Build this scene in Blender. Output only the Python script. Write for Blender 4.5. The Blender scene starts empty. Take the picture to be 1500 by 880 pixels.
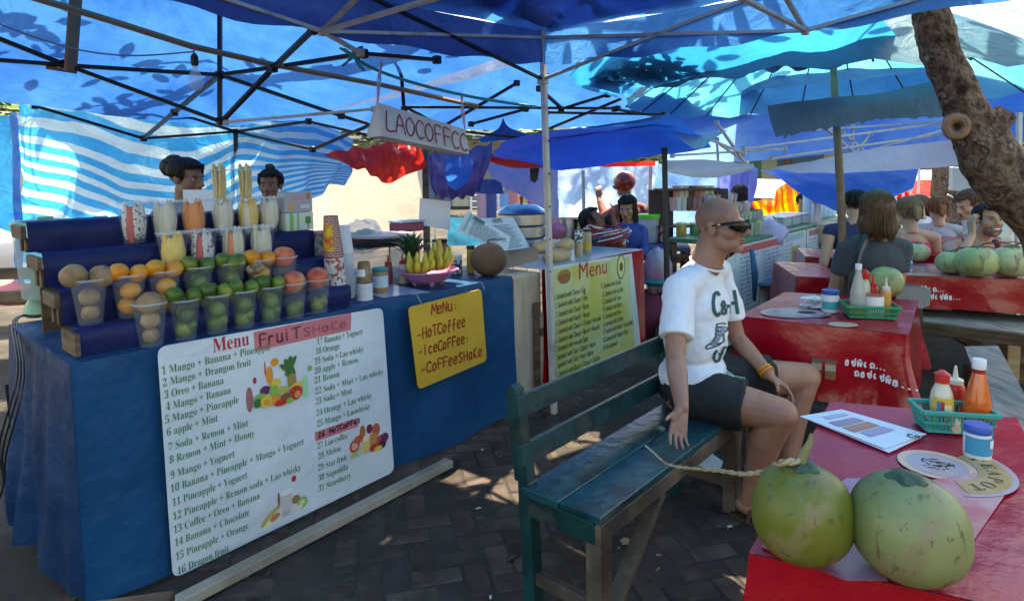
import bpy, math, random
import numpy as np
from mathutils import Vector as V, Matrix, noise
random.seed(7)
sc = bpy.context.scene
COL = sc.collection
# ------------------------------------------------------------------ camera
FPX, CX, CY, EYE = 920.0, 750.0, 320.0, 1.5
PITCH, ROLL = math.radians(4), 0.0157
cam = bpy.data.cameras.new('camera'); cam_o = bpy.data.objects.new('camera', cam); COL.objects.link(cam_o)
cam.sensor_width = 36; cam.lens = FPX/1500*36; cam.shift_y = -(440-CY)/1500; cam.clip_start = .05; cam.clip_end = 400
cf = V((0, math.cos(PITCH), -math.sin(PITCH))); r0 = V((1, 0, 0)); u0 = r0.cross(cf)
cr = r0*math.cos(ROLL)-u0*math.sin(ROLL); cu = u0*math.cos(ROLL)+r0*math.sin(ROLL)
cam_o.matrix_world = Matrix(((cr.x, cu.x, -cf.x, 0), (cr.y, cu.y, -cf.y, 0), (cr.z, cu.z, -cf.z, EYE), (0, 0, 0, 1)))
sc.camera = cam_o
# ------------------------------------------------------------------ light
SUN_AZ, SUN_EL = math.radians(20), math.radians(64)      # azimuth measured from +Y towards +X
w = bpy.data.worlds.new('World'); sc.world = w; w.use_nodes = True
nt = w.node_tree; bg = nt.nodes['Background']; sky = nt.nodes.new('ShaderNodeTexSky')
sky.sky_type = 'NISHITA'; sky.sun_disc = False; sky.sun_elevation = SUN_EL; sky.sun_rotation = SUN_AZ; sky.air_density = 1.3; sky.dust_density = 2.5
nt.links.new(sky.outputs[0], bg.inputs[0]); bg.inputs[1].default_value = .15
sl = bpy.data.lights.new('sun', 'SUN'); sl.energy = 5; sl.angle = math.radians(.5); sl.color = (1, .95, .87)
so = bpy.data.objects.new('sun', sl); COL.objects.link(so)
sd = V((math.sin(SUN_AZ)*math.cos(SUN_EL), math.cos(SUN_AZ)*math.cos(SUN_EL), math.sin(SUN_EL)))
so.rotation_euler = sd.to_track_quat('Z', 'Y').to_euler(); so.location = (0, 0, 12)
sc.view_settings.view_transform = 'Standard'; sc.view_settings.look = 'None'; sc.view_settings.exposure = 1.85
sc.view_settings.use_white_balance = True; sc.view_settings.white_balance_temperature = 8700; sc.view_settings.white_balance_tint = 6
sc.cycles.max_bounces = 10; sc.cycles.transparent_max_bounces = 16; sc.cycles.diffuse_bounces = 4
sc.cycles.sample_clamp_indirect = 6; sc.cycles.caustics_refractive = False; sc.cycles.caustics_reflective = False

def P(px, py, z):                       # where the line of sight through a photo pixel meets height z
    d = cf+cr*((px-CX)/FPX)-cu*((py-CY)/FPX); k = (z-EYE)/d.z
    return V((d.x*k, d.y*k, z))
def D(px, py, Y):                       # the same at distance Y in front of the camera
    d = cf+cr*((px-CX)/FPX)-cu*((py-CY)/FPX); k = Y/d.y
    return V((d.x*k, Y, EYE+d.z*k))
AZ = math.radians(41.5)
d1 = V((math.sin(AZ), math.cos(AZ), 0)); d2 = V((-d1.y, d1.x, 0)); O = V((-1.45, 2.14, 0)); UP = V((0, 0, 1))
def W(u, v, z=0): return O+d1*u+d2*v+UP*z      # u along the row of stalls, v back into the stall
def Pv(px, py, v):
    d = cf+cr*((px-CX)/FPX)-cu*((py-CY)/FPX); k = (O.dot(d2)+v)/d.dot(d2)
    p = V((0, 0, EYE))+d*k; return p
def Uof(px, py, v): return (Pv(px, py, v)-O).dot(d1)
RZ = math.pi/2-AZ                        # z rotation that turns local +X to d1

# ------------------------------------------------------------------ mesh helpers
ORG = {}
def tag(o, label=None, cat=None, group=None, kind=None):
    if label: o['label'] = label
    if cat: o['category'] = cat
    if group: o['group'] = group
    if kind: o['kind'] = kind
    return o
def thing(name, label, cat, loc=(0, 0, 0), rz=0, group=None, parent=None):
    o = bpy.data.objects.new(name, None); COL.objects.link(o); o.location = loc; o.rotation_euler = (0, 0, rz); o.empty_display_size = .1
    ORG[o.name] = V(loc)
    return tag(o, label, cat, group)
def copy_tree(o, loc=None, rz=None, label=None, group=None, scale=None, parent=None):
    c = o.copy(); COL.objects.link(c)
    if parent is not None: c.parent = parent
    if loc is not None: c.location = loc
    if rz is not None: c.rotation_euler = (c.rotation_euler[0], c.rotation_euler[1], rz)
    if scale is not None: c.scale = (scale,)*3 if not hasattr(scale, '__len__') else scale
    if label: c['label'] = label
    if group: c['group'] = group
    for ch in o.children: copy_tree(ch, parent=c)
    return c
def frame(d, up=UP):
    d = V(d).normalized(); a = d.cross(up)
    if a.length < 1e-4: a = d.cross(V((1, 0, 0)))
    a.normalize(); b = a.cross(d).normalized(); return a, b, d
class MB:
    def __init__(s): s.v = []; s.f = []; s.uv = []; s.m = []
    def add(s, vs, fs, uvs=None, mi=0):
        n = len(s.v); s.v += [tuple(q) for q in vs]
        for k, f in enumerate(fs):
            s.f.append(tuple(i+n for i in f)); s.m.append(mi); s.uv.append(uvs[k] if uvs else None)
        return s
    def box(s, c, size, X=None, Y=None, Z=None, ch=0, mi=0):
        X = V(X) if X is not None else V((1, 0, 0)); Z = V(Z) if Z is not None else UP
        Y = V(Y) if Y is not None else Z.cross(X)
        X = X.normalized(); Y = Y.normalized(); Z = Z.normalized(); c = V(c)
        hx, hy, hz = [q/2 for q in size]
        if ch:
            vs = []
            for (a, b, z) in ((hx-ch, hy-ch, -hz), (hx, hy, -hz+ch), (hx, hy, hz-ch), (hx-ch, hy-ch, hz)):
                vs += [c+X*x*a+Y*y*b+Z*z for x, y in ((-1, -1), (1, -1), (1, 1), (-1, 1))]
            fs = [(3, 2, 1, 0), (12, 13, 14, 15)]
            for r in range(3):
                for i in range(4): j = (i+1) % 4; fs.append((r*4+i, r*4+j, r*4+4+j, r*4+4+i))
            return s.add(vs, fs, mi=mi)
        vs = [c+X*x*hx+Y*y*hy+Z*z*hz for z in (-1, 1) for x, y in ((-1, -1), (1, -1), (1, 1), (-1, 1))]
        return s.add(vs, [(3, 2, 1, 0), (4, 5, 6, 7), (0, 1, 5, 4), (1, 2, 6, 5), (2, 3, 7, 6), (3, 0, 4, 7)], mi=mi)
    def bar(s, a, b, w_, h_, up=UP, ch=.002, mi=0):       # beam from a to b
        a, b = V(a), V(b); x, y, d = frame(b-a, up); return s.box((a+b)/2, ((b-a).length, w_, h_), d, x, y, ch, mi)
    def tube(s, pts, r, n=8, cap=True, mi=0, up=UP):
        pts = [V(p) for p in pts]; rs = r if hasattr(r, '__len__') else [r]*len(pts); vs = []; fs = []; pa = None
        for i, p in enumerate(pts):
            d = (pts[min(i+1, len(pts)-1)]-pts[max(i-1, 0)]).normalized()
            if pa is None: a, b, _ = frame(d, up)
            else:
                a = (pa-d*pa.dot(d)).normalized(); b = a.cross(d).normalized()
            pa = a
            vs += [p+(a*math.cos(2*math.pi*k/n)+b*math.sin(2*math.pi*k/n))*rs[i] for k in range(n)]
        for i in range(len(pts)-1):
            for k in range(n): j = (k+1) % n; fs.append((i*n+k, i*n+n+k, i*n+n+j, i*n+j))
        if cap: fs.append(tuple(range(n))); fs.append(tuple(range(len(pts)*n-1, len(pts)*n-n-1, -1)))
        return s.add(vs, fs, mi=mi)
    def cap(s, a, ra, b, rb, n=14):                        # tapered capsule
        a, b = V(a), V(b); d = (b-a); L = d.length; d = d/L if L > 1e-6 else UP
        pts = []; rs = []
        for t in (-.98, -.8, -.5, -.2): pts.append(a+d*t*ra); rs.append(ra*math.sqrt(1-t*t))
        pts += [a, b]; rs += [ra, rb]
        for t in (.2, .5, .8, .98): pts.append(b+d*t*rb); rs.append(rb*math.sqrt(1-t*t))
        return s.tube(pts, rs, n)
    def ell(s, c, r, n=14, m=9, X=None, Y=None, Z=None, mi=0, nz=0, ns=6):
        c = V(c); r = r if hasattr(r, '__len__') else (r, r, r)
        X = V(X) if X is not None else V((1, 0, 0)); Y = V(Y) if Y is not None else V((0, 1, 0)); Z = V(Z) if Z is not None else X.cross(Y)
        vs = [c-Z*r[2]]
        for i in range(1, m):
            t = math.pi*i/m-math.pi/2
            for k in range(n):
                a = 2*math.pi*k/n; q = V((math.cos(a)*math.cos(t), math.sin(a)*math.cos(t), math.sin(t)))
                g = 1+(nz*noise.noise(q*ns*.35+c*7) if nz else 0)
                vs.append(c+(X*r[0]*q.x+Y*r[1]*q.y+Z*r[2]*q.z)*g)
        vs.append(c+Z*r[2]); fs = []
        for k in range(n): fs.append((0, 1+(k+1) % n, 1+k))
        for i in range(m-2):
            for k in range(n): j = (k+1) % n; fs.append((1+i*n+k, 1+i*n+j, 1+i*n+n+j, 1+i*n+n+k))
        e = len(vs)-1
        for k in range(n): fs.append((e, 1+(m-2)*n+k, 1+(m-2)*n+(k+1) % n))
        return s.add(vs, fs, mi=mi)
    def lathe(s, prof, c=(0, 0, 0), n=20, mi=0, closed=False, fn=None):         # prof: (radius, z); lists from the outside bottom
        c = V(c); vs = []; fs = []
        for (r, z) in prof:
            for k in range(n):
                a = 2*math.pi*k/n; g = fn(a, r, z) if fn else 1
                vs.append(c+V((r*g*math.cos(a), r*g*math.sin(a), z)))
        for i in range(len(prof)-1):
            for k in range(n): j = (k+1) % n; fs.append((i*n+k, i*n+j, i*n+n+j, i*n+n+k))
        if prof[0][0] > 1e-4: fs.append(tuple(range(n-1, -1, -1)))
        if prof[-1][0] > 1e-4 and not closed: fs.append(tuple(range((len(prof)-1)*n, len(prof)*n)))
        return s.add(vs, fs, mi=mi)
    def grid(s, rows, mi=0, uvf=None):
        R, Cn = len(rows), len(rows[0]); vs = [p for r in rows for p in r]; fs = []; uvs = []
        for i in range(R-1):
            for j in range(Cn-1):
                fs.append((i*Cn+j, i*Cn+j+1, i*Cn+Cn+j+1, i*Cn+Cn+j))
                uvs.append([(jj/(Cn-1), ii/(R-1)) for ii, jj in ((i, j), (i, j+1), (i+1, j+1), (i+1, j))])
        return s.add(vs, fs, uvs, mi)
    def slab(s, pts, t, nrm=None, mi=0):                   # polygon with thickness t along its normal
        pts = [V(p) for p in pts]; nrm = V(nrm).normalized() if nrm is not None else (pts[1]-pts[0]).cross(pts[2]-pts[1]).normalized()
        n = len(pts); fs = [tuple(range(n, 2*n)), tuple(range(n-1, -1, -1))]+[(i, (i+1) % n, n+(i+1) % n, n+i) for i in range(n)]
        return s.add(pts+[p+nrm*t for p in pts], fs, mi=mi)
    def build(s, name, mat, parent=None, loc=None, smooth=True, ang=40, local=False, remesh=0, sm=0, disp=None):
        me = bpy.data.meshes.new(name)
        o_ = V((0, 0, 0))
        if not local:
            if parent is not None: o_ = ORG[parent.name]
            elif loc is not None: o_ = V(loc)
            elif s.v:
                a = np.array(s.v); o_ = V(((a[:, 0].min()+a[:, 0].max())/2, (a[:, 1].min()+a[:, 1].max())/2, a[:, 2].min()))
        vs = [(x-o_.x, y-o_.y, z-o_.z) for x, y, z in s.v]
        me.from_pydata(vs, [], s.f); me.validate()
        o = bpy.data.objects.new(name, me); COL.objects.link(o)
        if any(u is not None for u in s.uv) and len(me.polygons) == len(s.f):
            uvl = me.uv_layers.new(name='UVMap')
            for p, u in zip(me.polygons, s.uv):
                if u:
                    for li, q in zip(p.loop_indices, u): uvl.data[li].uv = q
        if remesh:
            md = o.modifiers.new('r', 'REMESH'); md.mode = 'VOXEL'; md.voxel_size = remesh; md.use_smooth_shade = True
            if sm: m2 = o.modifiers.new('s', 'SMOOTH'); m2.factor = .5; m2.iterations = sm
            m = bpy.data.meshes.new_from_object(o.evaluated_get(bpy.context.evaluated_depsgraph_get())); o.modifiers.clear(); o.data = m; m.name = name; me = m
        if disp:
            me.calc_loop_triangles(); nn = [v.normal.copy() for v in me.vertices]
            for v_, n_ in zip(me.vertices, nn): v_.co = V(v_.co)+n_*disp(V(v_.co)+o_, n_)
        for m in (mat if isinstance(mat, (list, tuple)) else [mat]): me.materials.append(m)
        if not remesh and len(me.polygons) == len(s.m):
            me.polygons.foreach_set('material_index', s.m)
        if smooth:
            me.polygons.foreach_set('use_smooth', [True]*len(me.polygons))
            if ang < 180: me.set_sharp_from_angle(angle=math.radians(ang))
        if parent is not None: o.parent = parent
        elif not local: o.location = o_
        ORG[o.name] = o_
        return o
def sheet_pts(ctrl, nu, nv):
    """smooth surface through control rows (Catmull-Rom both ways)"""
    def cr1(ps, t):
        n = len(ps)-1; x = t*n; i = min(int(x), n-1); f = x-i
        p0 = ps[max(i-1, 0)]; p1 = ps[i]; p2 = ps[i+1]; p3 = ps[min(i+2, n)]
        return .5*((2*p1)+(p2-p0)*f+(2*p0-5*p1+4*p2-p3)*f*f+(3*p1-p0-3*p2+p3)*f*f*f)
    rows = [[cr1([V(q) for q in r], j/nu) for j in range(nu+1)] for r in ctrl]
    return [[cr1([r[j] for r in rows], i/nv) for j in range(nu+1)] for i in range(nv+1)]
def wrinkle(rows, amp=.02, fs=3., seed=0, fold=None, edge=0, axis=None):
    R, Cn = len(rows), len(rows[0]); out = []
    for i in range(R):
        o = []
        for j in range(Cn):
            p = rows[i][j]; a = rows[min(i+1, R-1)][j]-rows[max(i-1, 0)][j]; b = rows[i][min(j+1, Cn-1)]-rows[i][max(j-1, 0)]
            n = b.cross(a); n = n.normalized() if n.length > 1e-9 else UP
            k = noise.noise(p*fs+V((seed, seed*.7, 0)))*.65+noise.noise(p*fs*2.7+V((seed, 3, 1)))*.3
            rid = 1-abs(noise.noise(p*fs*.8+V((9, seed, 4))))*2.2
            q = p+n*(amp*(k+.5*rid))
            if fold: q = q+n*fold(j/(Cn-1), i/(R-1))
            if edge:
                e = (1 if i in (0, R-1) else 0); q = q+V((0, 0, edge*e*noise.noise(p*9)))
            o.append(q)
        out.append(o)
    return out
# ------------------------------------------------------------------ materials
MAT = {}
def mat(name, col=(.5, .5, .5), rough=.6, metal=0, col2=None, ns=8, nd=4, contrast=(.35, .65), bump=0, bs=40, bdist=.01, trans=0, coat=0, spec=.5, rnd=0, alpha=1, emit=None, ior=1.45, stretch=None, sheen=0, sss=0):
    if name in MAT: return MAT[name]
    m = bpy.data.materials.new(name); m.use_nodes = True; n = m.node_tree; b = n.nodes['Principled BSDF']
    b.inputs['Base Color'].default_value = (*col, 1); b.inputs['Roughness'].default_value = rough; b.inputs['Metallic'].default_value = metal
    b.inputs['Transmission Weight'].default_value = trans; b.inputs['Coat Weight'].default_value = coat; b.inputs['Coat Roughness'].default_value = .15
    b.inputs['Specular IOR Level'].default_value = spec; b.inputs['IOR'].default_value = ior; b.inputs['Alpha'].default_value = alpha
    b.inputs['Sheen Weight'].default_value = sheen
    if sss: b.inputs['Subsurface Weight'].default_value = sss; b.inputs['Subsurface Radius'].default_value = (1, .35, .2); b.inputs['Subsurface Scale'].default_value = .012
    if emit: b.inputs['Emission Color'].default_value = (*emit[:3], 1); b.inputs['Emission Strength'].default_value = emit[3]
    tc = n.nodes.new('ShaderNodeTexCoord'); mp = n.nodes.new('ShaderNodeMapping'); n.links.new(tc.outputs['Object'], mp.inputs[0])
    if stretch: mp.inputs['Scale'].default_value = stretch
    if rnd or True:
        oi = n.nodes.new('ShaderNodeObjectInfo'); vm = n.nodes.new('ShaderNodeVectorMath'); vm.operation = 'ADD'
        mu = n.nodes.new('ShaderNodeMath'); mu.operation = 'MULTIPLY'; mu.inputs[1].default_value = 37
        n.links.new(oi.outputs['Random'], mu.inputs[0]); n.links.new(mp.outputs[0], vm.inputs[0]); n.links.new(mu.outputs[0], vm.inputs[1]); vec = vm.outputs[0]
    out = None
    if col2 is not None:
        t = n.nodes.new('ShaderNodeTexNoise'); t.inputs['Scale'].default_value = ns; t.inputs['Detail'].default_value = nd; n.links.new(vec, t.inputs['Vector'])
        r = n.nodes.new('ShaderNodeMapRange'); r.inputs[1].default_value = contrast[0]; r.inputs[2].default_value = contrast[1]; n.links.new(t.outputs[0], r.inputs[0])
        mx = n.nodes.new('ShaderNodeMix'); mx.data_type = 'RGBA'; mx.inputs[6].default_value = (*col, 1); mx.inputs[7].default_value = (*col2, 1)
        n.links.new(r.outputs[0], mx.inputs[0]); out = mx.outputs[2]
    if rnd:
        hs = n.nodes.new('ShaderNodeHueSaturation'); mr = n.nodes.new('ShaderNodeMapRange'); mr.inputs[3].default_value = 1-rnd; mr.inputs[4].default_value = 1+rnd
        n.links.new(oi.outputs['Random'], mr.inputs[0]); n.links.new(mr.outputs[0], hs.inputs['Value'])
        if out: n.links.new(out, hs.inputs['Color'])
        else: hs.inputs['Color'].default_value = (*col, 1)
        out = hs.outputs[0]
    if out: n.links.new(out, b.inputs['Base Color'])
    if bump:
        t2 = n.nodes.new('ShaderNodeTexNoise'); t2.inputs['Scale'].default_value = bs; t2.inputs['Detail'].default_value = 5; n.links.new(vec, t2.inputs['Vector'])
        bp = n.nodes.new('ShaderNodeBump'); bp.inputs['Strength'].default_value = bump; bp.inputs['Distance'].default_value = bdist
        n.links.new(t2.outputs[0], bp.inputs['Height']); n.links.new(bp.outputs[0], b.inputs['Normal'])
    MAT[name] = m; return m
def tarp(name, col, col2, transl=.6, rough=.45, stripes=None, weave=1, dirt=None, bumpk=1.):
    """woven plastic sheet: part diffuse, part letting the sun through"""
    if name in MAT: return MAT[name]
    m = bpy.data.materials.new(name); m.use_nodes = True; n = m.node_tree; L = n.links.new; b = n.nodes['Principled BSDF']; outn = n.nodes['Material Output']
    tc = n.nodes.new('ShaderNodeTexCoord')
    t = n.nodes.new('ShaderNodeTexNoise'); t.inputs['Scale'].default_value = 1.7; t.inputs['Detail'].default_value = 7; t.inputs['Roughness'].default_value = .65; L(tc.outputs['Object'], t.inputs['Vector'])
    r = n.nodes.new('ShaderNodeMapRange'); r.inputs[1].default_value = .4; r.inputs[2].default_value = .62; L(t.outputs[0], r.inputs[0])
    mx = n.nodes.new('ShaderNodeMix'); mx.data_type = 'RGBA'; mx.inputs[6].default_value = (*col, 1); mx.inputs[7].default_value = (*col2, 1); L(r.outputs[0], mx.inputs[0]); c = mx.outputs[2]
    if stripes:
        sx = n.nodes.new('ShaderNodeSeparateXYZ'); L(tc.outputs['UV'], sx.inputs[0])
        ax = sx.outputs[stripes.get('axis', 1)]
        wn = n.nodes.new('ShaderNodeTexNoise'); wn.inputs['Scale'].default_value = 2.5; L(tc.outputs['Object'], wn.inputs['Vector']); wm = n.nodes.new('ShaderNodeMath'); wm.operation = 'MULTIPLY_ADD'; wm.inputs[1].default_value = .05; L(wn.outputs[0], wm.inputs[0]); L(ax, wm.inputs[2]); ax = wm.outputs[0]
        mu = n.nodes.new('ShaderNodeMath'); mu.operation = 'MULTIPLY'; mu.inputs[1].default_value = stripes['n']; L(ax, mu.inputs[0])
        fr = n.nodes.new('ShaderNodeMath'); fr.operation = 'FRACT'; L(mu.outputs[0], fr.inputs[0])
        mr = n.nodes.new('ShaderNodeMapRange'); mr.inputs[1].default_value = .5; mr.inputs[2].default_value = .53; L(fr.outputs[0], mr.inputs[0])
        m2 = n.nodes.new('ShaderNodeMix'); m2.data_type = 'RGBA'; L(mr.outputs[0], m2.inputs[0]); L(c, m2.inputs[6]); m2.inputs[7].default_value = (*stripes['col'], 1); c = m2.outputs[2]
    # dust and scuffs
    v = n.nodes.new('ShaderNodeTexVoronoi'); v.feature = 'DISTANCE_TO_EDGE'; v.inputs['Scale'].default_value = 3.1
    tw = n.nodes.new('ShaderNodeTexNoise'); tw.inputs['Scale'].default_value = 4; tw.inputs['Detail'].default_value = 3; L(tc.outputs['Object'], tw.inputs['Vector'])
    L(tw.outputs['Color'], v.inputs['Vector'])
    g = n.nodes.new('ShaderNodeTexNoise'); g.inputs['Scale'].default_value = 23; g.inputs['Detail'].default_value = 6; L(tc.outputs['Object'], g.inputs['Vector'])
    gr = n.nodes.new('ShaderNodeMapRange'); gr.inputs[1].default_value = .62; gr.inputs[2].default_value = .8; gr.inputs[4].default_value = .5; L(g.outputs[0], gr.inputs[0])
    m3 = n.nodes.new('ShaderNodeMix'); m3.data_type = 'RGBA'; L(gr.outputs[0], m3.inputs[0]); L(c, m3.inputs[6]); m3.inputs[7].default_value = (*(dirt or tuple(q*.45+.03 for q in col)), 1); c = m3.outputs[2]
    L(c, b.inputs['Base Color']); b.inputs['Roughness'].default_value = rough
    tr = n.nodes.new('ShaderNodeBsdfTranslucent'); L(c, tr.inputs[0])
    ms = n.nodes.new('ShaderNodeMixShader'); ms.inputs[0].default_value = transl; L(b.outputs[0], ms.inputs[1]); L(tr.outputs[0], ms.inputs[2]); L(ms.outputs[0], outn.inputs[0])
    # creases
    b1 = n.nodes.new('ShaderNodeTexNoise'); b1.inputs['Scale'].default_value = 5; b1.inputs['Detail'].default_value = 6; b1.inputs['Distortion'].default_value = 1.2; L(tc.outputs['Object'], b1.inputs['Vector'])
    bp = n.nodes.new('ShaderNodeBump'); bp.inputs['Strength'].default_value = .5*bumpk; bp.inputs['Distance'].default_value = .05; L(b1.outputs[0], bp.inputs['Height'])
    bp2 = n.nodes.new('ShaderNodeBump'); bp2.inputs['Strength'].default_value = .25*bumpk; bp2.inputs['Distance'].default_value = .012; L(g.outputs[0], bp2.inputs['Height']); L(bp.outputs[0], bp2.inputs['Normal'])
    L(bp2.outputs[0], b.inputs['Normal']); L(bp2.outputs[0], tr.inputs['Normal'])
    MAT[name] = m; return m
def ramp_mat(name, cols=None, ns=6, rough=.6, bump=.3, bs=30, bdist=.01, stretch=(1, 1, 1), rnd=.1, vor=0, coat=0, detail=6, spec=.5):
    """several colours laid out by noise"""
    if name in MAT: return MAT[name]
    m = mat(name, cols[0], rough, bump=bump, bs=bs, bdist=bdist, rnd=rnd, col2=cols[1], ns=ns, stretch=stretch, coat=coat, spec=spec); n = m.node_tree
    t = [q for q in n.nodes if q.type == 'TEX_NOISE'][0]; t.inputs['Detail'].default_value = detail
    mx = [q for q in n.nodes if q.type == 'MIX'][0]; r = n.nodes.new('ShaderNodeValToRGB'); e = r.color_ramp.elements
    while len(e) < len(cols): e.new(.5)
    for i, c in enumerate(cols): e[i].position = .3+.4*i/(len(cols)-1); e[i].color = (*c, 1)
    n.links.new(t.outputs[0], r.inputs[0]); to = mx.outputs[2].links[0].to_socket; n.links.new(r.outputs[0], to)
    return m
def cv(s, b=0x1D400):
    o = ''
    for c in s:
        if 'A' <= c <= 'Z': o += chr(b+ord(c)-65)
        elif 'a' <= c <= 'z': o += chr(b+26+ord(c)-97)
        elif '0' <= c <= '9' and b == 0x1D400: o += chr(0x1D7CE+ord(c)-48)
        else: o += c
    return o
def text(items, name, material, parent, org, X, Y, off=.0015, thin=0, mapper=None):
    """items: (string, x, y, size, angle, width) laid on the plane org + x*X + y*Y"""
    N = V(X).cross(V(Y)).normalized()
    for (s_, x, y, size, ang, wd) in items:
        mb = MB()
        c = bpy.data.curves.new('t', 'FONT'); c.body = s_; c.size = size; c.resolution_u = 2; c.offset = thin*size
        o = bpy.data.objects.new('t', c); COL.objects.link(o)
        me = bpy.data.meshes.new_from_object(o.evaluated_get(bpy.context.evaluated_depsgraph_get()))
        ca, sa = math.cos(ang), math.sin(ang); xs = [v.co.x for v in me.vertices]; k = 1
        if wd and xs: k = wd/max(max(xs), 1e-3)
        vs = []
        for v in me.vertices:
            a, b = v.co.x*k, v.co.y; vs.append(V(org)+V(X)*(x+a*ca-b*sa)+V(Y)*(y+a*sa+b*ca)+N*off)
        mb.add(vs, [tuple(p.vertices) for p in me.polygons])
        bpy.data.objects.remove(o); bpy.data.curves.remove(c); bpy.data.meshes.remove(me)
        if mapper: mb.v = [tuple(mapper(x_, z_)) for x_, y_, z_ in mb.v]
        mb.build(name, material, parent, smooth=False)
# hand lettering: strokes on a 0..1 box
ST = {'L': [[(.15, 1), (.1, 0), (.7, .04)]], 'A': [[(0, 0), (.35, 1), (.75, 0)], [(.15, .4), (.6, .42)]], 'O': [[(.4, 1), (.1, .75), (.05, .35), (.3, 0), (.62, .2), (.7, .65), (.4, 1)]],
 'C': [[(.7, .85), (.4, 1), (.1, .7), (.08, .3), (.35, 0), (.7, .12)]], 'F': [[(.15, 0), (.12, 1), (.7, .98)], [(.12, .55), (.6, .55)]], 'M': [[(0, 0), (.12, 1), (.4, .35), (.7, 1), (.8, 0)]],
 'e': [[(.1, .3), (.55, .36), (.5, .58), (.2, .55), (.1, .2), (.3, 0), (.6, .1)]], 'N': [[(.05, 0), (.08, 1), (.6, .05), (.62, 1)]], 'u': [[(.1, .6), (.12, .1), (.4, 0), (.55, .15), (.55, .6)], [(.55, .3), (.6, 0)]],
 ':': [[(.3, .15), (.32, .12)], [(.3, .5), (.32, .47)]], '-': [[(.1, .4), (.55, .42)]], 'H': [[(.1, 0), (.1, 1)], [(.65, 0), (.62, 1)], [(.1, .5), (.64, .52)]],
 'o': [[(.35, .58), (.1, .35), (.2, .02), (.5, .08), (.58, .4), (.35, .58)]], 'T': [[(0, .95), (.75, 1)], [(.38, .98), (.35, 0)]], 'f': [[(.6, .95), (.4, 1), (.3, .8), (.28, -.1)], [(.08, .5), (.55, .52)]],
 'I': [[(.3, 0), (.3, 1)]], 'c': [[(.55, .5), (.25, .58), (.08, .28), (.3, 0), (.55, .08)]], 'S': [[(.6, .85), (.35, 1), (.12, .78), (.55, .35), (.4, .03), (.08, .12)]],
 'h': [[(.1, 1), (.1, 0)], [(.1, .4), (.35, .58), (.5, .4), (.52, 0)]], 'a': [[(.52, .5), (.25, .58), (.08, .25), (.28, 0), (.5, .2), (.53, .55), (.56, 0)]], 'K': [[(.1, 1), (.1, 0)], [(.6, 1), (.12, .45), (.62, 0)]], 'k': [[(.1, 1), (.1, 0)], [(.5, .55), (.12, .25), (.52, 0)]],
 'r': [[(.12, .58), (.14, 0)], [(.14, .4), (.35, .58), (.5, .52)]], 'i': [[(.2, .55), (.22, 0)], [(.2, .78), (.22, .76)]], 't': [[(.28, .9), (.28, .05), (.5, .02)], [(.05, .58), (.52, .6)]],
 '2': [[(.1, .8), (.35, 1), (.55, .75), (.1, .02), (.62, .05)]], '6': [[(.5, 1), (.15, .5), (.12, .12), (.4, 0), (.55, .25), (.35, .45), (.14, .3)]], '3': [[(.1, .95), (.5, .85), (.3, .52), (.55, .3), (.3, 0), (.08, .1)]], ' ': [],
 # loops and hooks used for the Lao print
 'x': [[(.15, .5), (.3, .6), (.3, .4), (.15, .5), (.12, 0), (.4, .05), (.4, .6)]], 'y': [[(.1, .1), (.2, 0), (.3, .12), (.15, .2), (.1, .5), (.35, .6), (.55, .4), (.55, 0)]],
 'z': [[(.1, .45), (.25, .6), (.3, .4), (.15, .35), (.3, 0), (.5, .1), (.55, .6), (.55, .9)]], 'q': [[(.25, .6), (.1, .3), (.2, .02), (.28, .1), (.2, .2)]], 'w': [[(.05, .6), (.1, 0), (.3, .5), (.45, 0), (.6, .6)], [(.2, .8), (.45, .85)]]}
def strokes(s_, org, X, Y, x, y, h, wd, name, material, parent, th=.004, off=.0018, adv=.8, slope=0, mb=None, gapv=None):
    own = mb is None; mb = mb or MB(); N = V(X).cross(V(Y)).normalized(); cxp = x; kx = wd/(len(s_)*adv)
    for ch in s_:
        for ln in ST.get(ch, []):
            sc_ = 1.25 if ch.islower() and ch in 'eoucarixyzqw' else 1
            q = [V(org)+V(X)*(cxp+p[0]*kx)+V(Y)*(y+slope*(cxp-x)+p[1]*h*sc_)+N*off for p in ln]
            # round corners
            q = [sheet_pts([q, q], 1 if len(q) < 3 else (len(q)-1)*3, 1)[0]][0] if len(q) > 2 else q
            for a, b in zip(q, q[1:]):
                d = (b-a)
                if d.length < 1e-6: continue
                t = d.normalized().cross(N)*th*.5; e = d.normalized()*th*.35
                mb.add([a-t-e, b-t+e, b+t+e, a+t-e], [(0, 1, 2, 3)])
        cxp += kx*adv
    return mb.build(name, material, parent, smooth=False) if own else mb
# ------------------------------------------------------------------ common materials
blue_cloth = mat('blue_oilcloth', (.002, .075, .19), .45, col2=(.002, .055, .145), ns=3, bump=.5, bs=7, bdist=.04, spec=.2)
navy_cloth = mat('navy_oilcloth', (.012, .02, .11), .45, col2=(.008, .015, .07), spec=.25, ns=4, bump=.3, bs=14, bdist=.02)
red_cloth = mat('red_oilcloth', (.42, .003, .014), .2, col2=(.34, .002, .010), ns=2, bump=.35, bs=6, bdist=.03, coat=.3)
redp_cloth = mat('plum_red_oilcloth', (.44, .005, .022), .25, col2=(.42, .02, .06), ns=2.2, bump=.4, bs=6, bdist=.03, spec=.35)
oldwood = ramp_mat('weathered_brown_wood', [(.05, .028, .016), (.13, .075, .042), (.2, .13, .08)], ns=5, rough=.75, bump=.5, bs=35, bdist=.01, stretch=(1, 1, 6))
greywood = ramp_mat('weathered_grey_wood', [(.14, .13, .125), (.24, .225, .21), (.32, .3, .28)], ns=5, rough=.75, bump=.5, bs=28, bdist=.01, stretch=(5, 1, 5))
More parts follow.
